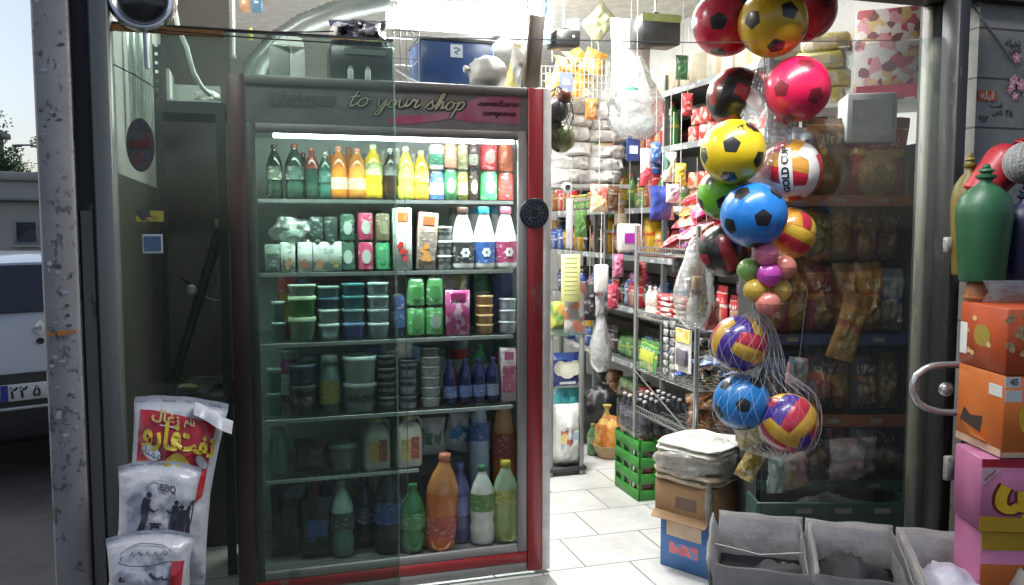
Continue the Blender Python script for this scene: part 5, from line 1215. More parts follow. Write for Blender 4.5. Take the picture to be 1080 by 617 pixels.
redpk = colpack('red_packet_print', [(.60, .03, .04), (.64, .06, .06), (.66, .5, .48)], 30)
for i in range(12):
    c, l = i % 3, i//3
    th = thing('red_packet', 'flat red packet, %s layer of the %s stack on the second wire shelf' % (nth(l), nth(c)), 'packet', W(AS0+.10, A0+.28+.14*c, AZ[1]+.012+l*.028), 0, 'red packets on the wire rack', rot=(0, 0, ANG-PI/2+R_.uniform(-.2, .2)))
    MB().box((0, 0, .012), (.125, .10, .024), bev=.008).build('body', redpk, th); MB().box((0, -.0506, .012), (.07, .001, .012)).build('label', mat('packet_label', (.68, .62, .58), .5), th)
for i in range(4):
    th = thing('white_bottle', 'small white bottle, %s beside the red packets on the wire rack' % nth(i), 'bottle', W(AS0+.06, (A0+.08, A0+.16, A1-.1, A1-.04)[i], AZ[1]+.008), ANG-PI/2, 'white bottles on the wire rack')
    bottle(th, .05, .15, (.64, .62, .58), (.7, .55, .5), (.6, .45, .4))
heap(AZ[2], A0+.06, A1-.08, 18, [pp[3], pp[2], pp[3], pp[1]], ['black and white sachet, %s on the third wire shelf', 'white and blue sachet, %s on the third wire shelf', 'black sachet with white print, %s on the third wire shelf', 'green sachet, %s on the third wire shelf'], .10, .13, 'sachets on the wire rack', 3)
brn = [bagmat('sweet_brown_gold', [(.28, .12, .04), (.55, .40, .18), (.45, .26, .10), (.62, .54, .42)]), bagmat('sweet_copper', [(.42, .16, .06), (.58, .46, .36), (.30, .12, .07), (.62, .55, .48)])]
heap(AZ[3], A0+.06, A1-.28, 22, brn, ['brown and gold sweet packet, %s in the low heap', 'copper sweet packet, %s in the low heap'], .08, .10, 'sweet packets on the low wire shelf', 4)
for i in range(3):
    th = thing('yellow_green_pouch', 'flat yellow green pouch, %s on the third wire shelf front' % nth(i), 'pouch', W(AS0-.012-.006*i, A1-.12-.05*i, AZ[2]+.012), 0, 'yellow green pouches on the wire rack', rot=(-.12, 0, ANG-PI/2))
    bag(th, .13, .155, pp[1], (.45, .5, .06), d=.02)
# card of sachets and a white card hanging on the rack's near post
for j, (px, y0, y1) in enumerate(((711, 338, 402), (704, 338, 396))):
    th = thing('sachet_strip', ('hanging strip of silver sachets beside the white card', 'thinner hanging strip of sachets deeper on the rack front')[j], 'sachet strip', O, ANG)
    t_, z0, _ = on_s(px, y0, AS0-.01); z1 = on_s(px, y1, AS0-.01)[1]; n_ = 7
    for k in range(n_):
        zc_ = z0+(z1-z0)*(k+.5)/n_; g = MB(); g.box((AS0-.016, t_, zc_), (.010, .045, abs(z1-z0)/n_*.86), bev=.004); g.build('sachet', colpack('sachet_silver', [(.32, .34, .34), (.5, .5, .5), (.12, .12, .13), (.3, .32, .3)], 60), th)
th = thing('blister_card', 'white hanging card with a yellow flower top and dark product', 'card', O, ANG)
def rs(px, py, s_=AS0-.02): t_, z_, _ = on_s(px, py, s_); return t_, z_
(ta, za1), (tb_, zb1) = rs(713, 345), rs(729, 395)
g = MB(); g.span(AS0-.022, AS0-.018, ta, tb_, zb1, za1); g.build('card_back', mat('card_white2', (.68, .66, .64), .5), th)
g = MB(); g.span(AS0-.026, AS0-.0225, ta+(tb_-ta)*.05, tb_-(tb_-ta)*.05, za1-(za1-zb1)*.32, za1); g.build('flower_print', colpack('flower_print', [(.68, .6, .15), (.65, .4, .1), (.7, .66, .4), (.66, .62, .2)], 30), th)
g = MB(); g.box((AS0-.03, (ta+tb_)/2, zb1+(za1-zb1)*.34), (.018, abs(tb_-ta)*.62, (za1-zb1)*.42), bev=.008); g.build('product', mat('card_product', (.14, .12, .16), .3, coat=.5), th)
# green crate with the shrink-wrapped black bottles on it
cr_p = W(2.13, .86, .005); crate = thing('green_crate', 'bright green slatted plastic crate on the tiles under the black bottle pack', 'crate', cr_p, ANG)
cz = on_s(655, 452, 1.97)[1]; gm = mat('crate_green', (.035, .24, .03), .45, var=.2)
CWs, CWt = .30, .30
for a, b, c, d_ in ((-CWs/2, -CWs/2+.012, -CWt/2, CWt/2), (CWs/2-.012, CWs/2, -CWt/2, CWt/2), (-CWs/2+.013, CWs/2-.013, -CWt/2, -CWt/2+.012), (-CWs/2+.013, CWs/2-.013, CWt/2-.012, CWt/2)):
    g = MB(); nsl = 4
    for k in range(nsl): g.span(a, b, c, d_, cz*(k/nsl), cz*(k/nsl)+cz/nsl*.62, bev=.002)
    if b-a < .02:
        for k in range(4): yy = c+(d_-c)*(k/3); g.span(a+.001, b-.001, max(c, yy-.012), min(d_, yy+.012), .001, cz-.02)
    else:
        for k in range(4): xx = a+(b-a)*(k/3); g.span(max(a, xx-.012), min(b, xx+.012), c+.001, d_-.001, .001, cz-.02)
    g.build('slatted_side', gm, crate)
g = MB(); g.span(-CWs/2+.013, CWs/2-.013, -CWt/2+.013, CWt/2-.013, .004, .014); g.build('bottom', gm, crate)
g = MB(); g.span(-CWs/2+.02, CWs/2-.02, -CWt/2+.02, CWt/2-.02, .015, cz-.01); g.build('filling', packmat('crate_filling', [(.3, .03, .05), (.06, .06, .07), (.4, .3, .3), (.1, .2, .08)], 16, .5, .2), crate)
k = 0
for i in range(4):
    for j in range(5):
        th = thing('black_bottle', 'white capped black bottle, %s row %s place of the wrapped pack on the green crate' % (nth(j), nth(i)), 'bottle', W(2.03+.068*i, .745+.062*j, .005+cz-.008), ANG, 'black bottles wrapped on the green crate')
        bottle(th, .058, .185, (.02, .022, .032), (.72, .72, .72), (.10, .11, .16)); k += 1
pkw = thing('shrink_wrap', 'clear shrink wrap around the white capped black bottles', 'wrap', W(2.13, .87, .005+cz-.004), ANG)
g = MB(); g.grid(lambda u, v: (.155*math.copysign(abs(math.cos(2*PI*u))**.35, math.cos(2*PI*u))*(1+.02*math.sin(u*40)), .165*math.copysign(abs(math.sin(2*PI*u))**.35, math.sin(2*PI*u)), .145*v), 40, 4); g.build('film', film('shrink_film', (.92, .93, .94), .02, (.6, .6, .65), .05, .10, crinkle=.5, bs=70), pkw)

# ------------------------------------------------------------------ steel stand at the left of the aisle with big packs
TS = 1.25
def sx(px, t=TS): return on_t(px, 300, t)[0]
stz = lambda py: on_t(600, py, TS)[1]
stand = thing('steel_stand', 'narrow steel stand beside the fridge holding diaper and detergent packs', 'stand', O, ANG)
a, b = sx(580), sx(620)
zg = stz(352)
for x in (a+.01, b-.03):
    for t_ in (TS, TS+.34): g = MB(); g.span(x-.013, x+.013, t_, t_+.026, .006, zg-.011, bev=.003); g.build('post', wearmat('stand_steel', (.30, .30, .29), (.2, .2, .2), (.16, .16, .16), .35, .3, 8, (1, 1, .2), .6), stand)
g = MB(); g.span(a-.01, b+.01, TS-.01, TS+.38, zg-.010, zg); g.build('top_shelf', film('glass_edge', (0, 0, 0)), stand)
g = MB(); g.span(a-.01, b+.0, TS-.005, TS+.38, .0305, .055, bev=.004); g.span(a, b-.01, TS+.01, TS+.36, .006, .030); g.build('base', dkm, stand)
def pack(nm, label, cat, px0, px1, y0, y1, m_, lab=None, t=TS+.06, d=.10, z=None, grp=None, lab_box=(.2, .8, .3, .6)):
    x0, x1 = sx(px0, t), sx(px1, t); z1 = on_t((px0+px1)/2, y0, t)[1]; z0 = on_t((px0+px1)/2, y1, t)[1] if z is None else z
    th = thing(nm, label, cat, W((x0+x1)/2, t, z0+.001), 0, grp, rot=(0, 0, ANG))
    g = MB(); g.pillow(x1-x0, z1-z0, d, 12, 12, wob=.25, seed=px0*.1, crimp=.03); g.build('body', m_, th)
    if lab is not None:
        u0, u1, v0, v1 = lab_box; w_, h_ = x1-x0, z1-z0
        g = MB(); g.grid(lambda u, v: ((u0+(u1-u0)*u-.5)*w_, -d*.5*(.86+.16*math.sin(PI*u)*math.sin(PI*v))-.006, h_*(v0+(v1-v0)*v)), 6, 6); g.build('label', lab, th)
    return th
pack('detergent_bag', 'large white detergent bag with a colourful print at the base of the stand', 'bag', 582, 613, 426, 483, cm((.62, .62, .60)), packmat('detergent_print', [(.1, .35, .42), (.6, .5, .15), (.35, .45, .55), (.62, .62, .6), (.45, .1, .1)], 20, .3, .1), z=.056, d=.14)
pack('teal_pack', 'large teal pack with pale dots behind the white detergent bag', 'pack', 580, 613, 400, 452, packmat('teal_print', [(.04, .34, .38), (.05, .40, .42), (.04, .30, .36), (.35, .55, .55)], 14, .3, .15), cm((.55, .60, .58)), t=TS+.20, d=.12, lab_box=(.1, .9, .86, .96))
pack('diaper_pack', 'navy pack with a white cloud shaped panel on the stand', 'pack', 577, 611, 372, 408, cm((.03, .06, .30)), None, t=TS+.16, d=.14)
dp_ = bpy.context.scene.objects['diaper_pack']; x0 = sx(594, TS+.16); zc_ = on_t(594, 388, TS+.16)[1]-dp_.location.z
g = MB(); xo = x0-st(dp_.location)[0]
for i, (q, w_, r1, r2_) in enumerate(((-.045, .012, .04, .045), (.045, .012, .04, .045), (0, 0.0, .055, .05))): oval(g, lambda x, y, q=q, w_=w_, i=i: (xo+q+x, -.082-.0008*i, zc_+w_+y), r1, r2_, n=20, rings=1)
g.build('cloud_panel', cm((.70, .68, .58)), dp_)
g = MB(); g.box((xo, -.084, zc_-.075), (.10, .001, .014)); g.build('print_line', cm((.55, .58, .62)), dp_)
# things standing on the stand's glass top
pack('snack_pouch', 'clear pouch with a portrait shaped grey print and red corner on the stand top', 'pouch', 595, 617, 298, 350, colpack('grey_red_pouch', [(.45, .46, .44), (.30, .30, .30), (.55, .54, .52), (.45, .16, .10)], 18), None, t=TS+.05, d=.03, z=zg)
pack('snack_pouch', 'yellow green snack pouch at the back of the stand top by the fridge', 'pouch', 580, 600, 318, 351, colpack('ygr_pouch', [(.5, .48, .08), (.2, .36, .08), (.5, .3, .08)], 18), None, t=TS+.2, d=.05, z=zg)
th = thing('yellow_pad_card', 'pale yellow card of pads with ruled lines hanging over the stand', 'card', O, ANG)
x0, x1 = sx(590, TS), sx(610, TS); z1, z0 = stz(268), stz(318)
g = MB(); g.span(x0, x1, TS-.03, TS-.024, z0, z1, bev=.004); g.build('card', mat('pad_yellow', (.62, .64, .26), .5, var=.15), th)
for k in range(9): g = MB(); z_ = z1-(z1-z0)*(k+.9)/10.5; g.box(((x0+x1)/2, TS-.0312, z_), ((x1-x0)*.68, .001, .0045)); g.build('printed_line', mat('pad_line', (.30, .32, .2), .5), th)
MB().tube([((x0+x1)/2, TS-.027, z1), ((x0+x1)/2, TS-.027, z1+.55)], .0015, 4).build('string', mat('string_white', (.6, .6, .58), .7), th)
rc = thing('hanging_rack_strip', 'tall white hanging display strip beyond the fridge frame', 'display strip', O, ANG)
t2 = 1.6; x0, x1 = sx(597, t2), sx(604, t2); z1, z0 = on_t(600, 210, t2)[1], on_t(600, 262, t2)[1]
g = MB(); g.span(x0, x1, t2, t2+.012, z0, z1, bev=.003); g.build('strip', mat('strip_white', (.64, .66, .68), .4), rc)
g = MB(); g.lathe([(.018, -.02), (.030, -.02), (.034, -.014), (.034, .014), (.030, .02), (.018, .02), (.018, -.02)], 20, cap=False, M=Matrix.Translation(((x0+x1)/2-.02, t2, on_t(594, 198, t2)[1])) @ Matrix.Rotation(PI/2, 4, 'X')); g.build('reel', mat('strip_white', (0, 0, 0)), rc)
g = MB(); g.lathe([(.017, -.012), (.017, .012)], 14, M=Matrix.Translation(((x0+x1)/2-.02, t2, on_t(594, 198, t2)[1])) @ Matrix.Rotation(PI/2, 4, 'X')); g.build('reel_hole', mat('reel_dark', (.05, .05, .05), .5), rc)
# orange net bag in a straw bowl at the far end of the aisle
pf = at(643, 474, 5.25); bw_ = thing('straw_bowl', 'tan straw bowl on the tiles holding an orange bag', 'bowl', (pf.x, pf.y, .005), ANG)
MB().lathe([(.06, 0), (.075, .01), (.105, .07), (.112, .085), (.104, .085), (.07, .015), (0, .012)], 24).build('bowl', mat('straw', (.45, .33, .17), .8, vs=40), bw_)
ob_ = thing('orange_bag', 'bright orange net bag of produce sitting in the straw bowl', 'bag', (pf.x, pf.y, .02), ANG)
MB().bm(crumple(.10, .09, .135, 2.9, .3)).build('bag', packmat('orange_net', [(.60, .22, .03), (.62, .30, .05), (.50, .14, .02), (.64, .42, .10)], 22, .5, .4), ob_)
MB().lathe([(.02, -.01), (.012, .02), (.03, .05)], 10).build('tied_neck', mat('net_yellow', (.55, .42, .1), .5), ob_).location = (-.02, 0, .265)
gb_ = thing('green_bottle', 'small green bottle standing on the floor beside the orange bag', 'bottle', (pf.x-.10, pf.y+.05, .005), ANG); bottle(gb_, .075, .2, (.10, .26, .10), (.3, .32, .1), (.3, .42, .2))
blk = thing('black_sack', 'black sack slumped in the dark under the aisle shelves', 'sack', W(2.30, 1.95, .005), ANG)
MB().bm(crumple(.2, .18, .2, 7.7, .25)).build('sack', mat('sack_black', (.015, .015, .017), .35), blk); MB().lathe([(.03, 0), (.018, .03), (.045, .07)], 10).build('tied_neck', mat('sack_black', (0, 0, 0)), blk).location = (0, 0, .40)
wbx = thing('white_parcel', 'white patterned parcel on the floor behind the green crate', 'parcel', W(2.32, 1.22, .005), ANG)
MB().box((0, 0, .20), (.26, .2, .40), bev=.01).build('body', packmat('parcel_print', [(.55, .55, .54), (.5, .5, .5), (.58, .57, .55), (.16, .16, .16)], 14, .5, .1), wbx); MB().box((0, -.101, .2), (.04, .002, .39)).build('tape', mat('tan_tape', (0, 0, 0)), wbx)
# ------------------------------------------------------------------ high up along the aisle
TB = 1.95
hb = thing('high_board', 'pale board on thin posts high at the aisle end, loaded with white bundles', 'shelf', O, ANG)
zb_ = on_t(620, 194, TB)[1]; xa, xb = on_t(574, 300, TB)[0], on_t(664, 300, TB)[0]
g = MB(); g.span(xa, xb, TB, TB+.4, zb_-.025, zb_); g.build('board', cm((.50, .50, .48), .6, 0), hb)
for x in (xa+.02, xb-.015): g = MB(); g.span(x-.012, x+.012, TB+.36, TB+.384, .006, zb_-.026); g.build('post', chrome, hb)
wbag = mat('white_bundle_film', (.78, .77, .75), .5, var=.08, coat=.1, bump=.2, bs=18)
for i, (px, w_, y0, y1, lb) in enumerate(((605, 40, 150, 193, 'big white plastic wrapped bundle, low one beside the fan net'), (640, 40, 152, 193, 'big white plastic wrapped bundle, low one under the clear bag'),
                                          (606, 42, 108, 150, 'white wrapped bundle on top of the pile above the fan net'), (642, 40, 118, 152, 'white wrapped bundle on top of the pile behind the clear bag'))):
    x0, x1 = on_t(px-w_/2, 300, TB+.1)[0], on_t(px+w_/2, 300, TB+.1)[0]; h = (y1-y0)*.0066
    z = zb_+.001 if i < 2 else zb_+.285
    th = thing('white_bundle', lb, 'bundle', W((x0+x1)/2, TB+.19, z), ANG, 'white bundles on the high board')
    g = MB()
    for q in range(3): g.pillow((x1-x0)*1.02, h*.40, .30, 16, 8, wob=.22, seed=i*5+q, crimp=.02, M=Matrix.Translation((.012*(q-1), 0, h*.31*q)))
    g.build('wrapping', wbag, th)
ab = thing('amber_jar', 'row end amber and brown jar under the high board', 'jar', W(on_t(655, 300, 2.1)[0], 2.1, zb_-.30), ANG)
jar(ab, .10, .2, (.25, .12, .04), (.5, .42, .3), (.5, .42, .28)); MB().box((0, .0, -.011), (.2, .2, .02)).build('tray', gs, ab)
# wire basket of yellow packets
t5 = 1.7
bk_ = thing('wire_basket', 'white wire basket full of yellow packets high beside the brown board', 'basket', O, ANG)
x0, x1 = on_t(587, 300, t5)[0], on_t(642, 300, t5)[0]; z1, z0 = on_t(614, 62, t5)[1], on_t(614, 103, t5)[1]; dpt = .3
bwm = mat('basket_wire', (.60, .60, .56), .4, .3)
for nm, f in (('front_grid', lambda u, v: (x0+(x1-x0)*u, t5, z0+(z1-z0)*v)), ('back_grid', lambda u, v: (x0+(x1-x0)*u, t5+dpt, z0+(z1-z0)*v)), ('side_grid', lambda u, v: (x1, t5+dpt*u, z0+(z1-z0)*v)), ('bottom_grid', lambda u, v: (x0+(x1-x0)*u, t5+dpt*v, z0))):
    g = MB()
    for k in range(13): g.tube([f(k/12, 0), f(k/12, 1)], .0026, 4)
    for k in range(6): g.tube([f(0, k/5), f(1, k/5)], .0026, 4)
    g.build(nm, bwm, bk_)
for s_ in (x0+.02, x1-.02): MB().tube([(s_, t5+dpt/2, z1), (s_, t5+dpt/2, 2.86)], .003, 4).build('hanger', bwm, bk_)
ypk = colpack('yellow_pack_print', [(.62, .42, .06), (.60, .30, .05), (.64, .52, .18), (.5, .25, .04)], 28)
for i in range(10):
    th = thing('yellow_packet', 'yellow packet, %s in the high wire basket' % nth(i), 'packet', W(x0+.05+(x1-x0-.1)*((i*.618) % 1), t5+.06+.18*R_.random(), z0+.02+.075*(i//3)), 0, 'yellow packets in the wire basket', rot=(R_.uniform(-1.0, -.2), R_.uniform(-.5, .5), ANG+R_.uniform(-.5, .5)))
    bag(th, .14, .16, ypk, d=.05)
np_ = thing('navy_notice', 'small grey blue notice with a white mountain mark on the wire basket', 'notice', O, ANG)
(a0, c0, _), (a1, c1, _) = on_t(590, 76, t5-.01), on_t(604, 98, t5-.01)
g = MB(); g.span(a0, a1, t5-.012, t5-.008, c1, c0); g.build('notice_board', mat('notice_blue', (.20, .24, .36), .5), np_)
g = MB(); mx, mz = (a0+a1)/2, (c0*.6+c1*.4); g.add([(mx-.03, t5-.0135, mz-.025), (mx+.03, t5-.0135, mz-.025), (mx+.012, t5-.0135, mz+.012), (mx, t5-.0135, mz+.0), (mx-.012, t5-.0135, mz+.02)], [(0, 1, 2, 3, 4)]); g.build('mountain_mark', mat('notice_white', (.65, .66, .68), .5), np_)
# dark boxes and shape hanging from the ceiling
for nm, lb, px, y0, y1, w_, t_ in (('black_monitor', 'small black box on a bracket hanging above the wire basket', 598, 31, 48, 25, 1.2), ('dark_box', 'dark olive topped box hanging beside the red ball', 694, 14, 46, 40, 1.0)):
    x0, x1 = on_t(px-w_/2, 300, t_)[0], on_t(px+w_/2, 300, t_)[0]; z1, z0 = on_t(px, y0, t_)[1], on_t(px, y1, t_)[1]
    th = thing(nm, lb, 'box', W((x0+x1)/2, t_, z0), ANG)
    h = z1-z0; MB().box((0, .08, h/2), (x1-x0, .16, h), bev=.006).build('casing', mat('casing_black', (.02, .02, .02), .4), th)
    MB().box((0, .08, h+.012), (.03, .03, .022)).build('bracket', mat('casing_black', (0, 0, 0)), th); MB().tube([(0, .08, h+.02), (0, .08, 2.86-z0)], .006, 6).build('rod', mat('rod_grey', (0, 0, 0)), th)
    if nm == 'dark_box': MB().box((0, -.0015, h*.86), (x1-x0-.004, .002, h*.26)).build('olive_strip', mat('olive', (.16, .18, .06), .5), th)
    else: MB().box((.03, -.001, h*.6), (.012, .002, .012)).build('indicator', mat('notice_white', (0, 0, 0)), th)
gd = thing('grey_disc_can', 'small grey lidded tin standing on the black hanging box', 'tin', W(on_t(604, 300, 1.28)[0], 1.28, on_t(598, 31, 1.2)[1]+.001), ANG)
MB().lathe([(.04, 0), (.042, .004), (.042, .06), (0, .06)], 20).build('body', mat('tin_grey', (.25, .27, .27), .4), gd); MB().lathe([(.044, .061), (.044, .07), (0, .072)], 20).build('lid', mat('tin_grey', (0, 0, 0)), gd)
kt = thing('olive_kite_bag', 'olive cloth bag, kite shaped, hanging from a hook near the ceiling', 'bag', wt(635, 8, 1.5), ANG)
g = MB(); g.pillow(.16, .2, .08, wob=.3, seed=22); o_ = g.build('body', mat('olive_cloth', (.30, .30, .18), .8, vs=10), kt); o_.rotation_euler = (0, PI/4, 0); o_.location = (-.085, 0, -.16)
MB().tube([(0, 0, -.03), (0, 0, .02), (.0, 0, 2.86-kt.location.z)], .0018, 4).build('string', mat('wire_black', (0, 0, 0)), kt)
# hanging clear plastic bag with rolled bags inside
hbp = wt(672, 60, .95); hbag = thing('hanging_clear_bag', 'big cloudy plastic bag of rolled bags hanging in the middle of the doorway', 'bag', hbp, ANG)
def hang(w_, h, d, seed, sag=.55):
    def fn(u, v):
        a = 2*PI*u; k = (v**.55)*(1-max(0, v-.78)/.22*.55) if v < 1 else .42
        k = .16+.84*min(1, v/.55)**.8 if v < .78 else 1-.62*((v-.78)/.22)**2
        n_ = noise.noise(Vector((math.cos(a)*1.6+seed, math.sin(a)*1.6, v*3.2)))*.22+noise.noise(Vector((math.cos(a)*4+seed, math.sin(a)*4, v*9)))*.10
        return (w_/2*k*math.cos(a)*(1+n_), d/2*k*math.sin(a)*(1+n_), -h*v)
    return fn
cloudy = film('cloudy_bag', (.82, .85, .84), .48, (.80, .83, .82), .10, .18, crinkle=.9, bs=30)
zz = pyh(58, 146, 672, .95)
g = MB(); g.grid(hang(.31, zz, .2, 2.2), 40, 26, wrap=True); g.build('bag_film', cloudy, hbag)
g = MB(); g.pillow(.15, zz*.52, .09, wob=.3, seed=3); o_ = g.build('rolled_bag', mat('rolled_white', (.72, .72, .70), .5), hbag); o_.location = (-.05, 0, -zz*.62)
g = MB(); g.bm(crumple(.075, .06, .06, 3.1, .3)); o_ = g.build('lower_bag', mat('mint_white', (.62, .70, .68), .4), hbag); o_.location = (.03, 0, -zz*.93)
g = MB(); g.grid(lambda u, v: (-.10+.075*u, -.075-.016*math.sin(u*3), -zz*.40-.014*v), 6, 2); g.build('green_print', mat('teal_print_strip', (.12, .45, .34), .5), hbag)
MB().tube([(0, 0, -.01), (0, 0, 2.86-hbp.z)], .002, 4).build('string', mat('string_white', (0, 0, 0)), hbag)
wsk = thing('white_paper_sack', 'tall white paper sack with a folded slit behind the cloudy hanging bag', 'sack', wt(665, 108, 1.25), ANG)
h = pyh(20, 108, 665, 1.25); g = MB(); g.pillow(.26, h, .10, wob=.15, seed=14, crimp=.02); g.build('body', mat('paper_white', (.74, .73, .71), .7, var=.08), wsk)
MB().box((.0, -.056, h*.62), (.10, .004, .006)).build('slit', mat('slit_grey', (.25, .24, .24), .7), wsk); MB().tube([(0, 0, h-.01), (0, 0, 2.86-wsk.location.z)], .002, 4).build('string', mat('string_white', (0, 0, 0)), wsk)
# small dolls, packets and items hanging around the aisle
def hanger(nm, label, cat, px, y0, y1, t_, w_px, m_, lab=None, shape='pillow', d=.04, m2=None):
    x0, x1 = on_t(px-w_px/2, 300, t_)[0], on_t(px+w_px/2, 300, t_)[0]; z1, z0 = on_t(px, y0, t_)[1], on_t(px, y1, t_)[1]; h = z1-z0
    th = thing(nm, label, cat, W((x0+x1)/2, t_, z0), ANG)
    if shape == 'pillow': g = MB(); g.pillow(x1-x0, h, d, wob=.3, seed=px*.07); g.build('body', m_, th)
    elif shape == 'box': g = MB(); g.box((0, 0, h/2), (x1-x0, d, h), bev=min(d, x1-x0)*.3, seg=2); g.build('body', m_, th)
    elif shape == 'film': g = MB(); g.grid(hang(x1-x0, h, d, px*.1), 20, 14, wrap=True); g.build('body', m_, th).location = (0, 0, h)
    if lab is not None: g = MB(); g.box((0, -d*.5-.003, h*.5), ((x1-x0)*.6, .002, h*.35)); g.build('label', lab, th)
    MB().tube([(0, 0, h-.003), (0, 0, h+.35)], .0014, 4).build('string', mat('string_white', (0, 0, 0)), th)
    return th, x1-x0, h
hanger('red_yellow_toy_bag', 'small red and yellow bag hanging from a string in front of the aisle shelves', 'bag', 631, 194, 224, .9, 19, packmat('toy_print', [(.62, .12, .10), (.66, .5, .25), (.66, .25, .2), (.68, .6, .4)], 20, .3, .3))
hanger('white_sachet_block', 'white plastic tub pack hanging on a string above the foil strip', 'pack', 634, 279, 309, .9, 14, cm((.70, .69, .67)), None, 'box')
hanger('foil_strip', 'thin crumpled foil strip hanging under the white pack', 'strip', 633, 312, 334, .92, 10, cm((.52, .53, .54), .25, .3, .4), None, 'pillow', .03)
hanger('white_carrier_bag', 'limp white carrier bag hanging low in the aisle', 'bag', 634, 328, 392, .94, 22, film('carrier_bag', (.7, .72, .73), .72, (.74, .75, .76), .1, .2, crinkle=.7, bs=35), None, 'film', .09)
hanger('navy_pouch', 'navy pouch with a pale side and pink ears hanging over the candy heap', 'pouch', 697, 196, 232, .55, 26, packmat('navy_pouch_print', [(.03, .05, .26), (.04, .06, .3), (.55, .6, .62), (.03, .05, .24)], 9, .35, .2))
hanger('pink_white_plush', 'small white and pink plush face hanging beside the navy pouch', 'plush', 708, 194, 214, .52, 14, packmat('plush_print', [(.72, .68, .68), (.7, .4, .55), (.72, .7, .7)], 25, .8, .2, coat=0))
hanger('red_snack_strip', 'upright red and white packet hanging under the cloudy bag', 'packet', 680, 156, 196, .9, 13, packmat('red_strip_print', [(.60, .05, .07), (.62, .08, .08), (.66, .5, .5)], 16, .3, .2))
hanger('blue_frame_card', 'white card with a dark blue frame hanging under the cloudy bag', 'card', 666, 146, 170, .92, 14, cm((.03, .05, .18)), cm((.65, .68, .72)), 'box', .012)
hanger('green_cap_brush', 'pale brush with a dark green handle hanging near the tin shelf', 'brush', 705, 160, 192, .7, 14, packmat('brush_print', [(.60, .55, .45), (.04, .14, .10), (.5, .5, .4), (.03, .1, .08)], 14, .5, .1))
hanger('purple_ribbon_box', 'white gift box with a purple ribbon among the packets on the fourth shelf', 'gift box', 663, 236, 266, 1.1, 24, cm((.66, .64, .62)), cm((.42, .04, .46)), 'box', .06)
th, w_, h = hanger('clear_bread_bag', 'long clear plastic bag holding a brown bottle, hanging at the rack front', 'bag', 733, 250, 346, .12, 40, clearbag, None, 'film', .12)
o_ = MB().lathe([(.03, 0), (.033, .01), (.033, .12), (.015, .16), (.013, .2), (0, .2)], 18).build('brown_bottle', cm((.12, .05, .03), .2, .6), th); o_.location = (.018, 0, h*.36); o_.rotation_euler = (0, .1, 0)
o_ = MB().box((0, 0, .03), (.045, .03, .06), bev=.004).build('tan_label', cm((.58, .38, .18)), th); o_.location = (-.006, -.03, h*.43)
# fan net with balls hanging on the fridge frame
ft = thing('toy_net', 'net of dull toy balls hanging on the corner of the fridge', 'toy net', wt(594, 95, .02), ANG)
for i, (px, py, rp, c, nm) in enumerate(((595, 102, 8, (.22, .05, .03), 'maroon_ball'), (588, 117, 12, (.08, .085, .09), 'grey_ball'), (592, 146, 15, (.20, .24, .10), 'olive_ball'), (585, 137, 11, (.1, .13, .14), 'slate_ball'))):
    bm = bmesh.new(); bmesh.ops.create_icosphere(bm, subdivisions=3, radius=rp*.0039); p = wt(px, py, .03+.012*i); q = p-ft.location; o_ = MB().bm(bm).build(nm, cm(c, .4), ft, sharp=None); o_.location = (q.dot(D), q.dot(N), q.z)
g = MB()
for k in range(12):
    a = 2*PI*k/12
    for sg in (-1, 1): g.tube([(.066*math.sin(PI*min(1, v*1.02))**.6*math.cos(a+sg*v*2.4)-.015, .06*math.sin(PI*min(1, v*1.02))**.6*math.sin(a+sg*v*2.4)+.02, .02-.27*v) for v in [j/14 for j in range(15)]], .0011, 4)
g.build('net', mat('net_black', (.04, .04, .04), .6), ft)

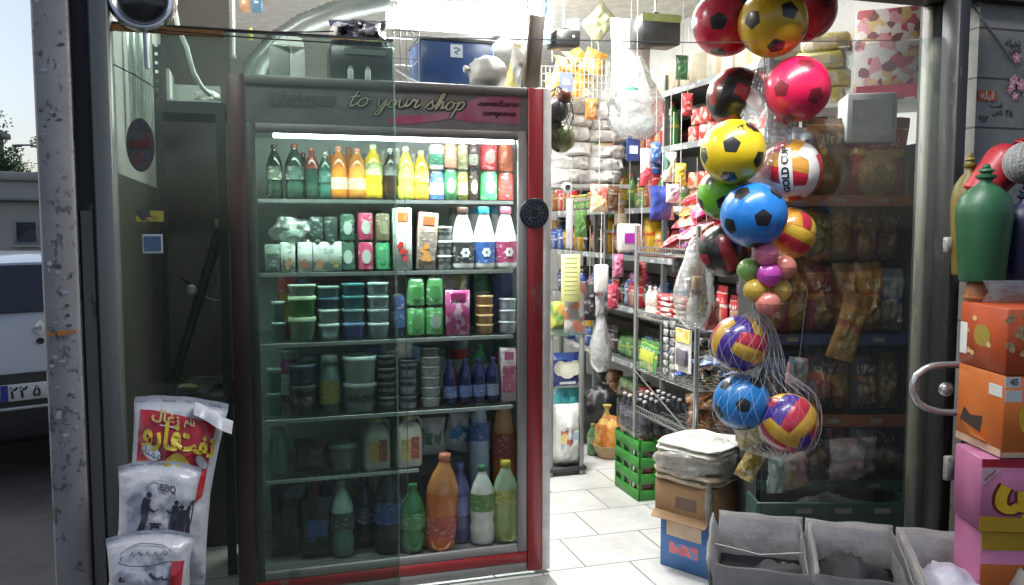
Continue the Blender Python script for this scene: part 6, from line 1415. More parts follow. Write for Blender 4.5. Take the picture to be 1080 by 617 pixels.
# ------------------------------------------------------------------ plastic balls hanging by the door
def sph_fn(r, c=Vector((0, 0, 0)), lift=0.0, R=None):
    """lays flat x,y marks on the ball's front; R turns them elsewhere"""
    def f(x, y):
        v = Vector((math.sin(x/r)*math.cos(y/r), -math.cos(x/r)*math.cos(y/r), math.sin(y/r)))*(r+lift)
        if R is not None: v = R @ v
        return v+c
    return f
PHI = (1+5**.5)/2
ICO = [Vector(v).normalized() for v in [(0, a, b*PHI) for a in (1, -1) for b in (1, -1)]+[(a, b*PHI, 0) for a in (1, -1) for b in (1, -1)]+[(b*PHI, 0, a) for a in (1, -1) for b in (1, -1)]]
def rubber(c, rough=.22): return mat('ball_rubber_%02x%02x%02x' % tuple(int(x*255) for x in c), c, rough+.08, var=.2, vs=9, coat=.3, bump=.08, bs=120)
def patchmat(c, spot, cut):
    """rubber with a black pentagon round each corner of an icosahedron"""
    key = 'patched_rubber_%02x%02x%02x_%d' % (*(int(x*255) for x in c), int(cut*100))
    if key in _M: return _M[key]
    m, nt, b, out = _new(key); co = coords(nt, False)
    nm_ = node(nt, 'ShaderNodeVectorMath', operation='NORMALIZE'); nt.links.new(co, nm_.inputs[0])
    def op(o, a, b2):
        x = node(nt, 'ShaderNodeMath', operation=o)
        for i, v in enumerate((a, b2)):
            if isinstance(v, (int, float)): x.inputs[i].default_value = v
            else: nt.links.new(v, x.inputs[i])
        return x.outputs[0]
    m1, m2 = -1.0, -1.0
    for v in ICO:
        d_ = node(nt, 'ShaderNodeVectorMath', operation='DOT_PRODUCT'); nt.links.new(nm_.outputs[0], d_.inputs[0]); d_.inputs[1].default_value = v
        x = d_.outputs['Value']; m2 = op('MAXIMUM', m2, op('MINIMUM', m1, x)); m1 = op('MAXIMUM', m1, x)
    df = op('SUBTRACT', m1, m2)
    fac = ramp(nt, df, [(cut-.006, 0.0), (cut+.006, 1.0)])
    sm = ramp(nt, noise_n(nt, co, 5, 3), [(.3, tuple(x*.86 for x in c)), (.7, c)])
    nt.links.new(mixc(nt, fac, sm, spot), b.inputs['Base Color']); nt.links.new(ramp(nt, noise_n(nt, co, 14, 6, .7), [(.35, .22), (.7, .50)]), b.inputs['Roughness']); b.inputs['Coat Weight'].default_value = .3
    bump_n(nt, b, fac, .15, .002); _M[key] = m; return m
def football(root, r, c, spot, cut=.33):
    bm = bmesh.new(); bmesh.ops.create_icosphere(bm, subdivisions=5, radius=r); MB().bm(bm).build('skin', patchmat(c, spot, cut), root, sharp=None)
def panelball(root, r, cols, n=18, twist=0):
    g = MB(); axes = [(Vector((1, 0, 0)), Vector((0, 1, 0)), Vector((0, 0, 1))), (Vector((-1, 0, 0)), Vector((0, 1, 0)), Vector((0, 0, -1))), (Vector((0, 1, 0)), Vector((0, 0, 1)), Vector((1, 0, 0))),
        (Vector((0, -1, 0)), Vector((0, 0, 1)), Vector((-1, 0, 0))), (Vector((0, 0, 1)), Vector((1, 0, 0)), Vector((0, 1, 0))), (Vector((0, 0, -1)), Vector((1, 0, 0)), Vector((0, -1, 0)))]
    for fi, (nn, a, b) in enumerate(axes):
        def P3(i, j):
            u = math.tan((i/n-.5)*PI/2); v = math.tan((j/n-.5)*PI/2)
            gr = 1-.018*max(0, 1-min(abs(i-n/3), abs(i-2*n/3), i, n-i)*1.4)
            return (nn+a*u+b*v).normalized()*r*gr
        for i in range(n):
            mi = (i//(n//3)+fi*twist) % len(cols)
            vs = [P3(i+x, j+y) for j in range(n) for x, y in ((0, 0), (1, 0), (1, 1), (0, 1))]
            g.add(vs, [(4*j, 4*j+1, 4*j+2, 4*j+3) for j in range(n)], mi)
    bmm = bmesh.new(); me = g.mesh([rubber(c) for c in cols], 'skin', None); bmm.from_mesh(me); bmesh.ops.remove_doubles(bmm, verts=bmm.verts, dist=r*.004); bmesh.ops.recalc_face_normals(bmm, faces=bmm.faces); bmm.to_mesh(me); bmm.free()
    o = bpy.data.objects.new('skin', me); COL.objects.link(o); o.parent = root
def ball(px, py, rp, Y, label, kind, *a, rot=(0, 0, 0), grp='plastic balls strung by the glass door', **k):
    p = at(px, py, Y); th = thing('ball', label, 'ball', p, 0, grp, rot=rot); r = rp*Y/FPX
    (football if kind == 'f' else panelball)(th, r, *a, **k); return th, r
blk_s = (.015, .014, .016); wine = (.16, .01, .02); blk_m = mat('ball_ink_black', blk_s, .3, var=.1)
RED = (.60, .012, .06); YL = (.74, .52, .015); BLU = (.015, .19, .60); GRN = (.16, .46, .03); PUR = (.07, .03, .28); ORA = (.66, .28, .03); CRI = (.5, .02, .05)
ball(765, 24, 34, 2.80, 'red football with black patches hanging beside the high yellow football', 'f', RED, blk_s, rot=(.4, .3, .2))
ball(815, 24, 35, 2.66, 'dull yellow football with dark patches at the very top of the string', 'f', (.60, .36, .02), blk_s, rot=(.15, .5, .75))
ball(848, 10, 33, 2.90, 'plain red ball half behind the high yellow football', 'f', (.50, .025, .05), wine, rot=(1, .2, .4), cut=.40)
th, r = ball(777, 103, 31, 2.80, 'black ball with red stripes beside the crimson football', 'p', [(.018, .016, .018), (.42, .03, .03), (.02, .018, .02)], rot=(.2, .5, .5))
ball(841, 94, 33.5, 2.66, 'crimson football with wine patches lit at its middle, over the two tone ball', 'f', (.62, .01, .07), wine, rot=(.7, .35, 1.1))
th, r = ball(773, 160, 33.5, 2.62, 'bright yellow football with black patches over the green one', 'f', YL, blk_s, rot=(.1, .42, .25))
g = MB()
for q, w_ in ((-.35, .022), (-.05, .03), (.25, .018)): text_on(g, '\u06F4\u06F2' if q < 0 else '\u06F5', lambda x, y, q=q: sph_fn(r, lift=.0012)(x+q*r*.55, y), w_*1.3)
o_ = g.build('scribbled_marks', blk_m, th); o_.rotation_euler = (-.95, -.5, .25)
th, r = ball(834, 180, 32.5, 2.72, 'white red and orange ball lettered on its white band', 'p', [(.70, .68, .66), (.50, .02, .04), (.62, .30, .05)], rot=(.25, .25, -.5), twist=1)
f = sph_fn(r, lift=.0015); g = MB(); g.grid(lambda u, v: f((v-.5)*r*.42-.004, (u-.5)*r*1.5), 12, 6); o_ = g.build('white_band', rubber((.70, .68, .66)), th, sharp=None); o_.rotation_euler = (-.25, -.3, .15)
g = MB(); f2 = sph_fn(r, lift=.003); text_on(g, 'GOLD CUP', lambda x, y: f2(-y-.004, x), r*.30, bold=.0012); o_ = g.build('ball_lettering', blk_m, th); o_.rotation_euler = (-.25, -.3, .15)
ball(763, 205, 27, 2.74, 'lime green football with dark patches behind the blue one', 'f', GRN, blk_s, rot=(.5, .1, .4))
ball(795, 227, 34.5, 2.60, 'blue football with black patches in the middle of the string', 'f', BLU, blk_s, rot=(.25, .2, .6))
ball(833, 246, 27, 2.72, 'orange red and yellow striped ball behind the blue football', 'p', [ORA, CRI, (.70, .44, .04)], rot=(.6, .4, .3))
ball(764, 264, 28, 2.78, 'black ball with a dark red stripe under the lime green football', 'p', [(.02, .018, .02), (.28, .02, .03), (.025, .02, .022)], rot=(.3, 1.2, .2))
PK = (.66, .16, .28); SA = (.66, .22, .18); YS = (.66, .44, .06)
for i, (px, py, c, lb) in enumerate(((808, 268, PK, 'small pink ball, top one of the little cluster'), (827, 282, SA, 'small salmon ball at the door side of the little cluster'), (790, 285, (.20, .38, .10), 'small green ball in the little cluster'), (811, 290, (.52, .06, .42), 'small magenta ball in the middle of the little cluster'),
                                     (797, 306, YS, 'small yellow ball of the little cluster under the green one'), (822, 306, (.68, .48, .10), 'small yellow ball of the little cluster under the salmon one'), (810, 320, SA, 'small salmon ball, lowest of the little cluster'))):
    p = at(px, py, 2.58+.02*(i % 3)); th = thing('small_ball', lb, 'ball', p, 0, 'little balls in a cluster'); r = 13*2.6/FPX
    bm = bmesh.new(); bmesh.ops.create_icosphere(bm, subdivisions=3, radius=r); MB().bm(bm).build('skin', rubber(c), th, sharp=None)
    MB().tube([(r*1.003*math.cos(a), r*1.003*math.sin(a), 0) for a in [2*PI*k/36 for k in range(36)]], .0007, 4, close=True).build('seam', rubber(tuple(x*.7 for x in c)), th)
vb = [ball(780, 362, 30, 2.66, 'violet yellow and red volleyball in the upper net', 'p', [PUR, (.66, .40, .04), (.50, .03, .06)], rot=(.35, .35, .35), grp='balls in the hanging nets'),
      ball(782, 424, 30, 2.66, 'blue football with black patches in the lower net', 'f', (.015, .20, .55), blk_s, rot=(.05, .25, .35), grp='balls in the hanging nets'),
      ball(831, 446, 31.5, 2.62, 'violet red and yellow volleyball, lowest in the nets', 'p', [PUR, (.50, .03, .06), (.66, .38, .04)], rot=(.8, .6, -.4), grp='balls in the hanging nets')]
netm = mat('net_white', (.60, .60, .62), .6)
def net(label, prof, cx, cy, strands=17, tw=1.7):
    """prof: (px half width, py) going down; a diamond net drooping round the balls"""
    Y = 2.64; th = thing('ball_net', label, 'net', at(cx, cy, Y), 0, 'white ball nets'); g = MB()
    pts = []
    for i in range(len(prof)-1):
        p0, p1, p2, p3 = prof[max(i-1, 0)], prof[i], prof[i+1], prof[min(i+2, len(prof)-1)]
        for k in range(7):
            q = k/7; pts.append([max(1.5 if j == 0 else 0, .5*(2*p1[j]+(p2[j]-p0[j])*q+(2*p0[j]-5*p1[j]+4*p2[j]-p3[j])*q*q+(3*p1[j]-p0[j]-3*p2[j]+p3[j])*q**3)) if j == 0 else .5*(2*p1[j]+(p2[j]-p0[j])*q+(2*p0[j]-5*p1[j]+4*p2[j]-p3[j])*q*q+(3*p1[j]-p0[j]-3*p2[j]+p3[j])*q**3) for j in range(3)])
    pts.append(prof[-1]); n_ = len(pts)
    for k in range(strands):
        a0 = 2*PI*k/strands
        for sg in (-1, 1):
            line = []
            for i, (hw, py, dx) in enumerate(pts):
                a = a0+sg*tw*i/n_; q = at(cx+dx, py, Y)-th.location; rr = hw*Y/FPX
                line.append((q.x+rr*math.cos(a), rr*.97*math.sin(a), q.z))
            g.tube(line, .0004, 3)
    g.build('mesh_bag', netm, th)
    MB().tube([(0, 0, 0), (0, 0, .03)], .004, 6).build('knot', netm, th); return th
net('upper white net with a violet and yellow volleyball', [(2, 326, 0), (11, 334, -3), (26, 345, -9), (32.5, 362, -15), (26, 384, -15), (10, 396, -10), (3, 402, -6)], 795, 326)
net('long lower white net with a blue football and a volleyball', [(2, 326, 0), (12, 340, 5), (18, 370, 10), (24, 392, 10), (48, 412, 12), (57, 436, 11), (47, 464, 16), (24, 478, 24), (3, 486, 28)], 797, 326, 21)
bs = thing('ball_string', 'thin white string from the lintel on which all the balls hang', 'string', O, ANG)
g = MB(); p0 = at(806, -30, 2.72); 
def loc(p): q = p-O; return (q.dot(D), q.dot(N), q.z)
g.tube([loc(at(*q)) for q in ((806, -60, 2.74), (806, 60, 2.74), (808, 130, 2.72), (803, 200, 2.70), (806, 262, 2.66), (800, 322, 2.64), (797, 328, 2.64))], .0022, 6); g.build('string', netm, bs)
pw = thing('plastic_wrap', 'crinkled clear plastic wrap between the upper footballs', 'wrap', at(808, 60, 2.70), 0)
g = MB(); g.grid(hang(.17, .42, .09, 4.4), 30, 24, wrap=True); g.build('film', film('wrap_film', (.84, .86, .87), .12, (.7, .72, .74), .16, .08, crinkle=.8, bs=45), pw)

# more small packets on strings along the aisle
more = [('orange chip packet hanging high under the wire basket', 622, 104, 126, 1.3, 13, (.62, .24, .04)), ('small dark green packet hanging beside the dark olive box', 716, 58, 84, 1.1, 14, (.04, .16, .06)), ('red packet hanging near the tins under the top boards', 722, 98, 122, .9, 11, (.55, .04, .04)),
        ('yellow packet hanging above the candy heap', 716, 172, 196, .62, 12, (.62, .46, .05)), ('blue packet hanging between the white bundles and the tins', 690, 150, 172, .85, 11, (.05, .16, .45)), ('dark brown packet hanging under the high board', 646, 196, 222, 1.6, 12, (.16, .07, .03)),
        ('crimson packet hanging low beside the white carrier bag', 646, 300, 326, 1.3, 11, (.48, .03, .08)), ('black packet hanging beside the foil strip', 622, 300, 338, 1.5, 13, (.025, .025, .03)), ('green and gold packet hanging at the far end of the aisle', 612, 222, 250, 1.9, 13, (.12, .30, .06)),
        ('pink packet hanging in front of the third aisle shelf', 652, 268, 292, 1.2, 11, (.58, .14, .28)), ('dark red pouch hanging beside the chrome post', 676, 276, 300, .83, 12, (.36, .03, .03)), ('olive gold pouch hanging beside the white card', 744, 306, 334, .15, 16, (.34, .26, .05)),
        ('black pouch with pale print hanging behind the clear bread bag', 716, 262, 292, .5, 16, (.03, .03, .035)), ('white and red pouch hanging over the wire rack edge', 752, 318, 348, .12, 15, (.5, .08, .07))]
for lb, px, y0, y1, t_, w_px, c in more:
    th, w9, h9 = hanger('hanging_packet', lb, 'packet', px, y0, y1, t_, w_px, lm(c, 40)); th['group'] = 'packets on strings along the aisle'
# ------------------------------------------------------------------ snack rack behind the glass door
YR = 3.22
def ax(px, Y=YR): return at(px, 236, Y).x
def az(py, Y=YR): return at(870, py, Y).z
rk = thing('snack_rack', 'dark snack rack with coloured price rails behind the glass door', 'rack', (0, 0, 0))
X0, X1 = ax(804), ax(974); rd = mat('rack_dark', (0, 0, 0))
MB().span(X0, X1, YR+.30, YR+.315, .005, az(150)).build('back_panel', mat('back_panel_dark', (.05, .045, .045), .7, vs=5), rk)
for x in (X0, X1-.02): MB().span(x, x+.02, YR+.0, YR+.299, .005, az(150)).build('side_frame', rd, rk)
RAIL = [(206, 215, (.26, .075, .02), 'rust'), (352, 361, (.03, .06, .15), 'navy'), (437, 447, (.24, .07, .025), 'red brown'), (506, 514, (.03, .10, .07), 'green')]
for y0, y1, c, nm in RAIL:
    z0, z1 = az(y1), az(y0)
    sb_ = MB().span(X0+.021, X1-.021, YR+.002, YR+.298, z0-.008, z0).build('shelf_board', rd, rk)
    MB().span(X0+.005, X1-.005, YR-.012, YR-.002, z0-.008, z1).build('price_rail', cm(c, .35, .2), sb_)
    for k in range(3): MB().box((X0+(X1-X0)*(.2+.27*k), YR-.0135, (z0+z1)/2-.004), (.045, .001, (z1-z0)*.5)).build('price_tag', mat('price_tag', (.26, .25, .22), .5, vs=60), sb_)
crisp = [bagmat('crisps_brown', [(.20, .10, .045), (.34, .20, .06), (.42, .24, .08), (.48, .36, .20)]), bagmat('crisps_red_yellow', [(.42, .035, .025), (.56, .40, .04), (.58, .34, .07), (.60, .50, .30)]),
         bagmat('crisps_amber', [(.42, .20, .03), (.34, .06, .02), (.52, .32, .08), (.58, .48, .28)]), bagmat('crisps_olive', [(.18, .19, .06), (.34, .28, .05), (.40, .30, .10), (.50, .46, .30)]),
         bagmat('crisps_maroon', [(.24, .03, .04), (.40, .20, .06), (.46, .26, .09), (.52, .44, .32)]), bagmat('crisps_silver', [(.32, .33, .35), (.12, .18, .30), (.40, .34, .28), (.52, .52, .52)]),
         bagmat('crisps_slate', [(.09, .085, .09), (.28, .07, .03), (.34, .20, .07), (.46, .42, .36)])]
CN = ['brown', 'red and yellow', 'amber', 'olive', 'maroon', 'silver', 'slate black']
def crow(rown, yb, yt, px0, px1, n, picks, deep=0.0):
    for i in range(n):
        px = px0+(px1-px0)*(i+.5)/n; k = picks[i % len(picks)]; w_ = (px1-px0)/n*1.22*YR/FPX; h = (yb-yt)*YR/FPX*R_.uniform(.88, 1.08)
        th = thing('crisp_bag', '%s crisp bag, %s from the balls, %s' % (CN[k], nth(i), rown), 'crisp bag', (ax(px), YR+.09+deep+.03*(i % 2), az(yb)), 0, 'crisp bags on the snack rack', rot=(R_.uniform(-.15, .05), R_.uniform(-.12, .12), R_.uniform(-.25, .25)))
        bag(th, w_, h, crisp[k], None, d=.09)
crow('topmost row', 205, 128, 838, 865, 1, [5]); crow('tall one in the top row', 205, 127, 862, 906, 1, [0]); crow('tall one beside the column', 205, 124, 903, 958, 1, [1])
crow('row above the navy rail', 276, 212, 812, 966, 6, [6, 2, 3, 2, 4], .05); crow('row on the navy rail', 352, 280, 812, 968, 6, [6, 2, 4, 2, 2, 5])
crow('row on the red brown rail', 437, 366, 812, 968, 6, [5, 6, 6, 0, 6, 3]); crow('row on the green rail', 506, 448, 812, 968, 6, [2, 4, 6, 4, 5, 6])
th = thing('crisp_bag', 'orange brown crisp bag leaning out across the navy rail', 'crisp bag', (ax(886), YR-.03, az(378)), 0, 'crisp bags on the snack rack', rot=(0, .28, 0)); bag(th, .11, .26, crisp[2], d=.05)
zt9 = [thing('pale_figure_bag', 'pale pink and white bag slumped at the foot of the snack rack', 'bag', (ax(905), YR-.02, az(506)), .2)]; bag(zt9[0], .20, .17, packmat('pale_bag_print', [(.30, .22, .22), (.36, .33, .32), (.22, .10, .11), (.14, .12, .12)], 16, .4, .3), d=.1)
cr2 = thing('green_tray', 'dark green plastic tray on the floor under the snack rack', 'tray', (ax(872), YR-.17, 0.005), 0)
gtm = mat('tray_green', (.015, .06, .045), .4, var=.3); tw2 = (ax(962)-ax(800)); thh = az(514)-.01
MB().span(-tw2/2, tw2/2, 0, .012, 0, thh, bev=.004).build('front_panel', gtm, cr2); MB().span(-tw2/2, tw2/2, .0125, .14, 0, .02).build('bottom', gtm, cr2)
for x in (-tw2/2, tw2/2-.012): MB().span(x, x+.012, .0125, .14, .0205, thh).build('side_panel', gtm, cr2)
for k in range(3): MB().box((-tw2*.2+tw2*.25*k, -.001, thh-.03), (.06, .002, .018)).build('tag', mat('price_tag', (0, 0, 0)), cr2)
MB().bm(crumple(tw2*.36, .05, .10, 5.5, .4)).build('filling', packmat('tray_filling', [(.10, .10, .10), (.16, .15, .14), (.06, .07, .06)], 16, .3, .5), cr2).location = (0, .08, thh*.55)
for i, (px, py, w_, h_, c, lb) in enumerate(((795, 470, .10, .14, packmat('gold_bag', [(.50, .38, .08), (.58, .48, .2), (.4, .28, .05), (.6, .55, .35)], 20, .25, .4), 'golden yellow bag hanging under the lowest net'), (783, 505, .08, .12, packmat('gold_bag', [(0, 0, 0)]), 'golden bag dangling lower, beside the bread bundle'),
                                                  (818, 520, .07, .13, packmat('mint_bag', [(.36, .46, .44), (.25, .38, .36), (.5, .55, .55), (.2, .26, .26)], 22, .25, .5), 'mint green clear bag hanging at the rack corner under the lowest ball'), (840, 515, .10, .13, packmat('pink_bag', [(.35, .10, .14), (.42, .22, .22), (.28, .2, .1), (.4, .34, .3)], 18, .3, .4), 'pink and ochre bag beside the mint green bag'),
                                                  (838, 412, .09, .12, packmat('white_teal_bag', [(.52, .50, .52), (.2, .36, .42), (.5, .25, .28), (.55, .55, .55)], 18, .25, .4), 'white and teal bag behind the lower nets'))):
    th = thing('hanging_bag', lb, 'bag', at(px, py, 3.0), 0, rot=(0, (-.4, .5, .05, -.1, .15)[i], .1*i)); bag(th, w_, h_, c, d=.05); MB().tube([(0, 0, h_-.004), (0, .01, h_+.25)], .0012, 4).build('string', mat('string_white', (0, 0, 0)), th)
# upper shelf by the column: cartons and a white box
up = thing('corner_shelf', 'short white shelf high by the dark column with cartons on it', 'shelf', at(905, 107, 3.45), -.42)
shw = cm((.60, .60, .58), .5, 0)
MB().span(-.26, .24, 0, .30, -.018, 0).build('board', shw, up)
for x in (-.25, .23): MB().span(x, x+.012, .28, .292, -1.55+.0, -.0185).build('bracket', shw, up)
def upl(x, y): v = Matrix.Rotation(-.42, 4, 'Z') @ Vector((x, y, 0)); return up.location+v+Vector((0, 0, .001))
pc_ = thing('printed_carton', 'tall white carton with pink and red print on the corner shelf', 'carton', upl(.10, .14), -.42)
ph = pyh(14, 106, 915, on_t(915, 60, 0)[1]*0+.1)*0+.36
MB().box((0, 0, ph/2), (.24, .22, ph), bev=.004).build('body', packmat('pink_red_carton', [(.62, .58, .58), (.60, .30, .34), (.66, .62, .60), (.45, .10, .12), (.64, .6, .58), (.6, .45, .2), (.2, .1, .1)], 32, .4, .0), pc_); MB().box((0, -.1112, ph*.1), (.22, .001, ph*.14)).build('red_base_band', cm((.46, .06, .10)), pc_); MB().box((.1206, 0, ph*.3), (.001, .2, ph*.5)).build('plum_side', cm((.20, .05, .10)), pc_)
for i in range(4):
    th = thing('yellow_pack', 'yellow pack, %s of the pile beside the printed carton' % nth(i), 'pack', upl(-.15+.02*(i % 2), .12)+Vector((0, 0, .072*i)), -.42+R_.uniform(-.1, .1), 'yellow packs on the corner shelf')
    MB().box((0, 0, .035), (.19, .18, .07), bev=.012).build('body', packmat('yellow_pack2', [(.62, .52, .12), (.64, .56, .25), (.5, .42, .1), (.66, .62, .5)], 22, .35, .2), th); MB().box((0, -.0908, .035), (.09, .001, .035)).build('label', cm((.5, .44, .3)), th)
wx = thing('white_box', 'white box with a raised rim under the corner shelf, on the snack rack', 'box', (ax(918), YR+.02, az(150)+.001), -.2)
w9 = ax(943)-ax(893); h9 = pyh(108, 150, 918, .1)*1.0
MB().box((0, .1, h9/2), (w9, .2, h9), bev=.005).build('body', cm((.56, .58, .58), .5, 0), wx); MB().box((.0, -.0015, h9*.5), (w9*.78, .002, h9*.72)).build('face_panel', cm((.48, .52, .53), .5, 0), wx)

# ------------------------------------------------------------------ stack in the doorway: blue box, brown carton, bread bundle
p = at(737, 560, 3.56); SA_ = .80
bb = thing('blue_box', 'bright blue printed box on the white tiles under the brown carton', 'box', (p.x, p.y, .005), SA_)
MB().box((0, 0, .118), (.235, .235, .236), bev=.004).build('body', mat('box_blue', (.05, .16, .42), .4, var=.25, vs=5), bb)
for nm, c, y_, z_, w_, h_ in (('red_print', (.50, .10, .12), -.1186, .09, .14, .05), ('pale_print', (.36, .46, .60), -.1186, .17, .17, .06)):
    MB().box((0, y_, z_), (w_, .001, h_)).build(nm, packmat(nm, [c, (.08, .2, .46), tuple(min(1, x*1.3) for x in c)], 40, .4, 0), bb); MB().box((y_, 0, z_), (.001, w_, h_)).build(nm, packmat(nm, [c]), bb)
bc_ = thing('brown_carton', 'brown cardboard carton with an open lower flap between blue box and bread bundle', 'carton', (p.x, p.y, .242), SA_)
card = mat('cardboard', (0, 0, 0)); crd2 = wearmat('carton_brown', (.34, .20, .10), (.26, .15, .08), (.24, .15, .08), .8, .2, 8)
MB().box((0, 0, .070), (.27, .27, .140), bev=.004).build('body', crd2, bc_); g = MB(); g.add([(-.136, -.135, .012), (-.136, .135, .012), (-.17, .13, -.012), (-.17, -.13, -.012), (-.135, -.134, .009), (-.135, .135, .008), (-.169, .13, -.015), (-.169, -.13, -.015)], [(0, 1, 2, 3), (7, 6, 5, 4), (0, 3, 7, 4), (1, 5, 6, 2), (2, 6, 7, 3), (0, 4, 5, 1)]); g.build('flap', crd2, bc_)
MB().box((-.1358, -.02, .06), (.001, .10, .05)).build('print', cm((.16, .10, .08), .6, 0), bc_)
br_ = thing('bread_bundle', 'plastic wrapped bundle of folded white and tan sheets on the brown carton', 'bundle', (p.x, p.y, .384), SA_)
r9 = random.Random(2)
for k in range(7):
    h = .026; z = .004+k*.0235; sz = .145+r9.uniform(-.008, .008)
    g = MB(); g.lathe([(sz*.9, -h*.42), (sz*1.0, -h*.2), (sz*1.02, h*.1), (sz*.94, h*.42), (sz*.5, h*.52), (0, h*.5)], 40, sq=5)
    g.v = [(x*(1+.11*noise.noise(Vector((x*14, y*14, k*3.0)))), y*(1+.11*noise.noise(Vector((y*14, x*14, k*5.0)))), zz+z+h*.42+.012*noise.noise(Vector((x*16, y*16, k*1.3)))) for x, y, zz in g.v]
    g.build('folded_sheet', mat('bread_white', (.70, .68, .62), .7, var=.1) if k > 4 else mat('bread_tan', (.50, .42, .31), .75, var=.35, vs=18), br_)
g = MB(); g.bm(crumple(.185, .185, .098, 3.7, .16, sub=5)); g.v = [(x if abs(x) < .16 else math.copysign(.16+(abs(x)-.16)*.4, x), y if abs(y) < .16 else math.copysign(.16+(abs(y)-.16)*.4, y), z) for x, y, z in g.v]
g.build('wrap', film('bread_film', (.97, .97, .97), .50, (.88, .88, .86), .05, .15, crinkle=.5, bs=30), br_)
MB().pillow(.05, .16, .02, wob=.5, seed=31).build('hanging_corner', film('bread_film', (0, 0, 0)), br_).location = (-.14, -.13, -.13)

# ------------------------------------------------------------------ lined bins on the step
z_b = .55
def on_z(px, py, z): r = ray(px, py); k = (z-EYE)/r.z; return Vector((r.x*k, r.y*k, z))
q0, q1 = on_z(757, 542, z_b), on_z(1046, 568, z_b); bd_ = (q1-q0).normalized(); BA = math.atan2(bd_.y, bd_.x); Ltot = (q1-q0).length; bw2 = Ltot/3-.008
liner_m = film('bin_liner', (.75, .75, .75), .66, (.78, .76, .76), .08, .25, crinkle=.35, bs=16)
sackm = mat('bin_fabric', (.23, .215, .21), .6, var=.22, vs=5, bump=.15, bs=30)
for i in range(3):
    c = q0+bd_*((i+.5)*Ltot/3); nrm = Vector((bd_.y, -bd_.x, 0))
    base = c+nrm*.20; base.z = .001
    th = thing('lined_bin', ('grey lined open bin next to the bread bundle', 'grey lined open bin, middle one of three on the step', 'grey lined open bin below the pink carton')[i], 'bin', base, BA, 'lined bins on the shop step')
    hw, hd = bw2/2, .20
    def wall(a, b, nx_=10):
        a = Vector(a); b = Vector(b); out = Vector(((a.y+b.y)/2, 0, 0)); cen = (a+b)/2; o_ = cen.normalized()
        def fn(u, v):
            p = a.lerp(b, u); fl_ = .016*max(0, v-.86)/.14; w9 = .006*noise.noise(Vector((p.x*14+i, p.y*14, v*7)))
            return (p.x+o_.x*(fl_+w9), p.y+o_.y*(fl_+w9), z_b*v+.010*noise.noise(Vector((p.x*11+i*3, p.y*11, 4)))*(v > .95))
        return fn
    cs = [(-hw, hd), (hw, hd), (hw, -hd), (-hw, -hd)]
    for k in range(4):
        a, b = cs[k], cs[(k+1) % 4]; g = MB(); g.grid(wall(a, b), 12, 14); o_ = g.build('side_wall', sackm, th)
        sol = o_.modifiers.new('thickness', 'SOLIDIFY'); sol.thickness = .004
        g = MB(); f = wall(a, b); cen = (Vector(a)+Vector(b))/2; oo = cen.normalized()*.006
        g.grid(lambda u, v: (lambda q: (q[0]+oo.x*(1 if v > .22 else -1.6), q[1]+oo.y*(1 if v > .22 else -1.6), q[2]+(.004 if .1 < v < .35 else 0)))(f(u, (1-.22+v) if v < .22 else 1-(v-.22)*.25)), 14, 9); g.build('liner', liner_m, th)
    MB().span(-hw, hw, -hd, hd, .002, .012).build('bottom', sackm, th)
    inner = (('white_liner_bag', mat('liner_white', (.50, .50, .51), .4, var=.15), .07, -.13), ('black_cloth', mat('cloth_black', (.018, .018, .022), .75), .10, .0), ('lavender_bag', mat('bag_lavender', (.46, .44, .54), .4), .09, -.02))[i]
    o_ = MB().bm(crumple(hw*(.8 if i else .45), hd*(.8 if i else .4), inner[2], 2.1+i*1.7, .3)).build(inner[0], inner[1], th); o_.location = (-.02, inner[3], z_b-.20)
    if i == 0: o_ = MB().bm(crumple(hw*.85, hd*.7, .06, 6.6, .3)).build('dark_bag', mat('cloth_black', (0, 0, 0)), th); o_.location = (.06, .02, z_b-.20)
    if i == 0: MB().tube([(-hw-.004, hd*.1, z_b-.03), (0, hd*.1, z_b-.05), (hw+.002, hd*.1, z_b-.03)], .0015, 4).build('tie_string', mat('string_white', (0, 0, 0)), th)
    if i < 2:
        MB().box((0, 0, .16), (hw*1.9, hd*1.9, .28)).build('contents', mat('cloth_black', (0, 0, 0)), th)

# ------------------------------------------------------------------ stacked snack cartons and plastic jugs at the corner
XB, YB = at(1057, 400, 2.2).x, 2.2
def carton(nm, label, x0, y0, z0, z1, w_, dp, c, rz, grp='snack cartons stacked by the tiled wall'):
    th = thing(nm, label, 'carton', (x0, y0, z0), rz, grp)
    g = MB(); g.span(0, w_, 0, dp, .001, z1-z0, bev=.004); g.build('body', c, th); return th
zz_ = lambda py: at(1057, py, 2.2).z
red_c = mat('carton_red', (.36, .055, .012), .45, var=.15, vs=5, coat=.15); org_c = mat('carton_orange', (.48, .12, .018), .45, var=.12, vs=5, coat=.15); pnk_c = mat('carton_pink', (.36, .11, .22), .45, var=.1, vs=5, coat=.15); yel_c = mat('carton_yellow', (.42, .25, .012), .45, var=.1)
zA, zB, zC = zz_(325), zz_(396), zz_(482)
zP0, zP1 = at(1033, 560, 2.2).z, zC-.004
B1 = carton('snack_carton', 'pink carton with a yellow upper band at the bottom of the pile', at(1036, 580, 2.2).x, 2.21, 0.002, zP0-.002, .40, .16, pnk_c, -.08)
MB().box((.2, -.0012, zP0-.032), (.396, .0012, .05)).build('yellow_band', yel_c, B1); MB().box((.2, -.0012, zP0-.13), (.396, .0012, .07)).build('orange_panel', org_c, B1)
B2 = carton('snack_carton', 'pink carton with fat yellow lettering and a yellow base band', at(1034, 515, 2.2).x, 2.2, zP0, zP1, .42, .16, pnk_c, -.08)
hP = zP1-zP0; MB().box((.21, -.0012, hP*.10), (.418, .0012, hP*.20)).build('yellow_band', yel_c, B2); MB().box((.21, -.0012, hP*.94), (.418, .0012, hP*.11)).build('red_band', cm((.40, .02, .04)), B2)
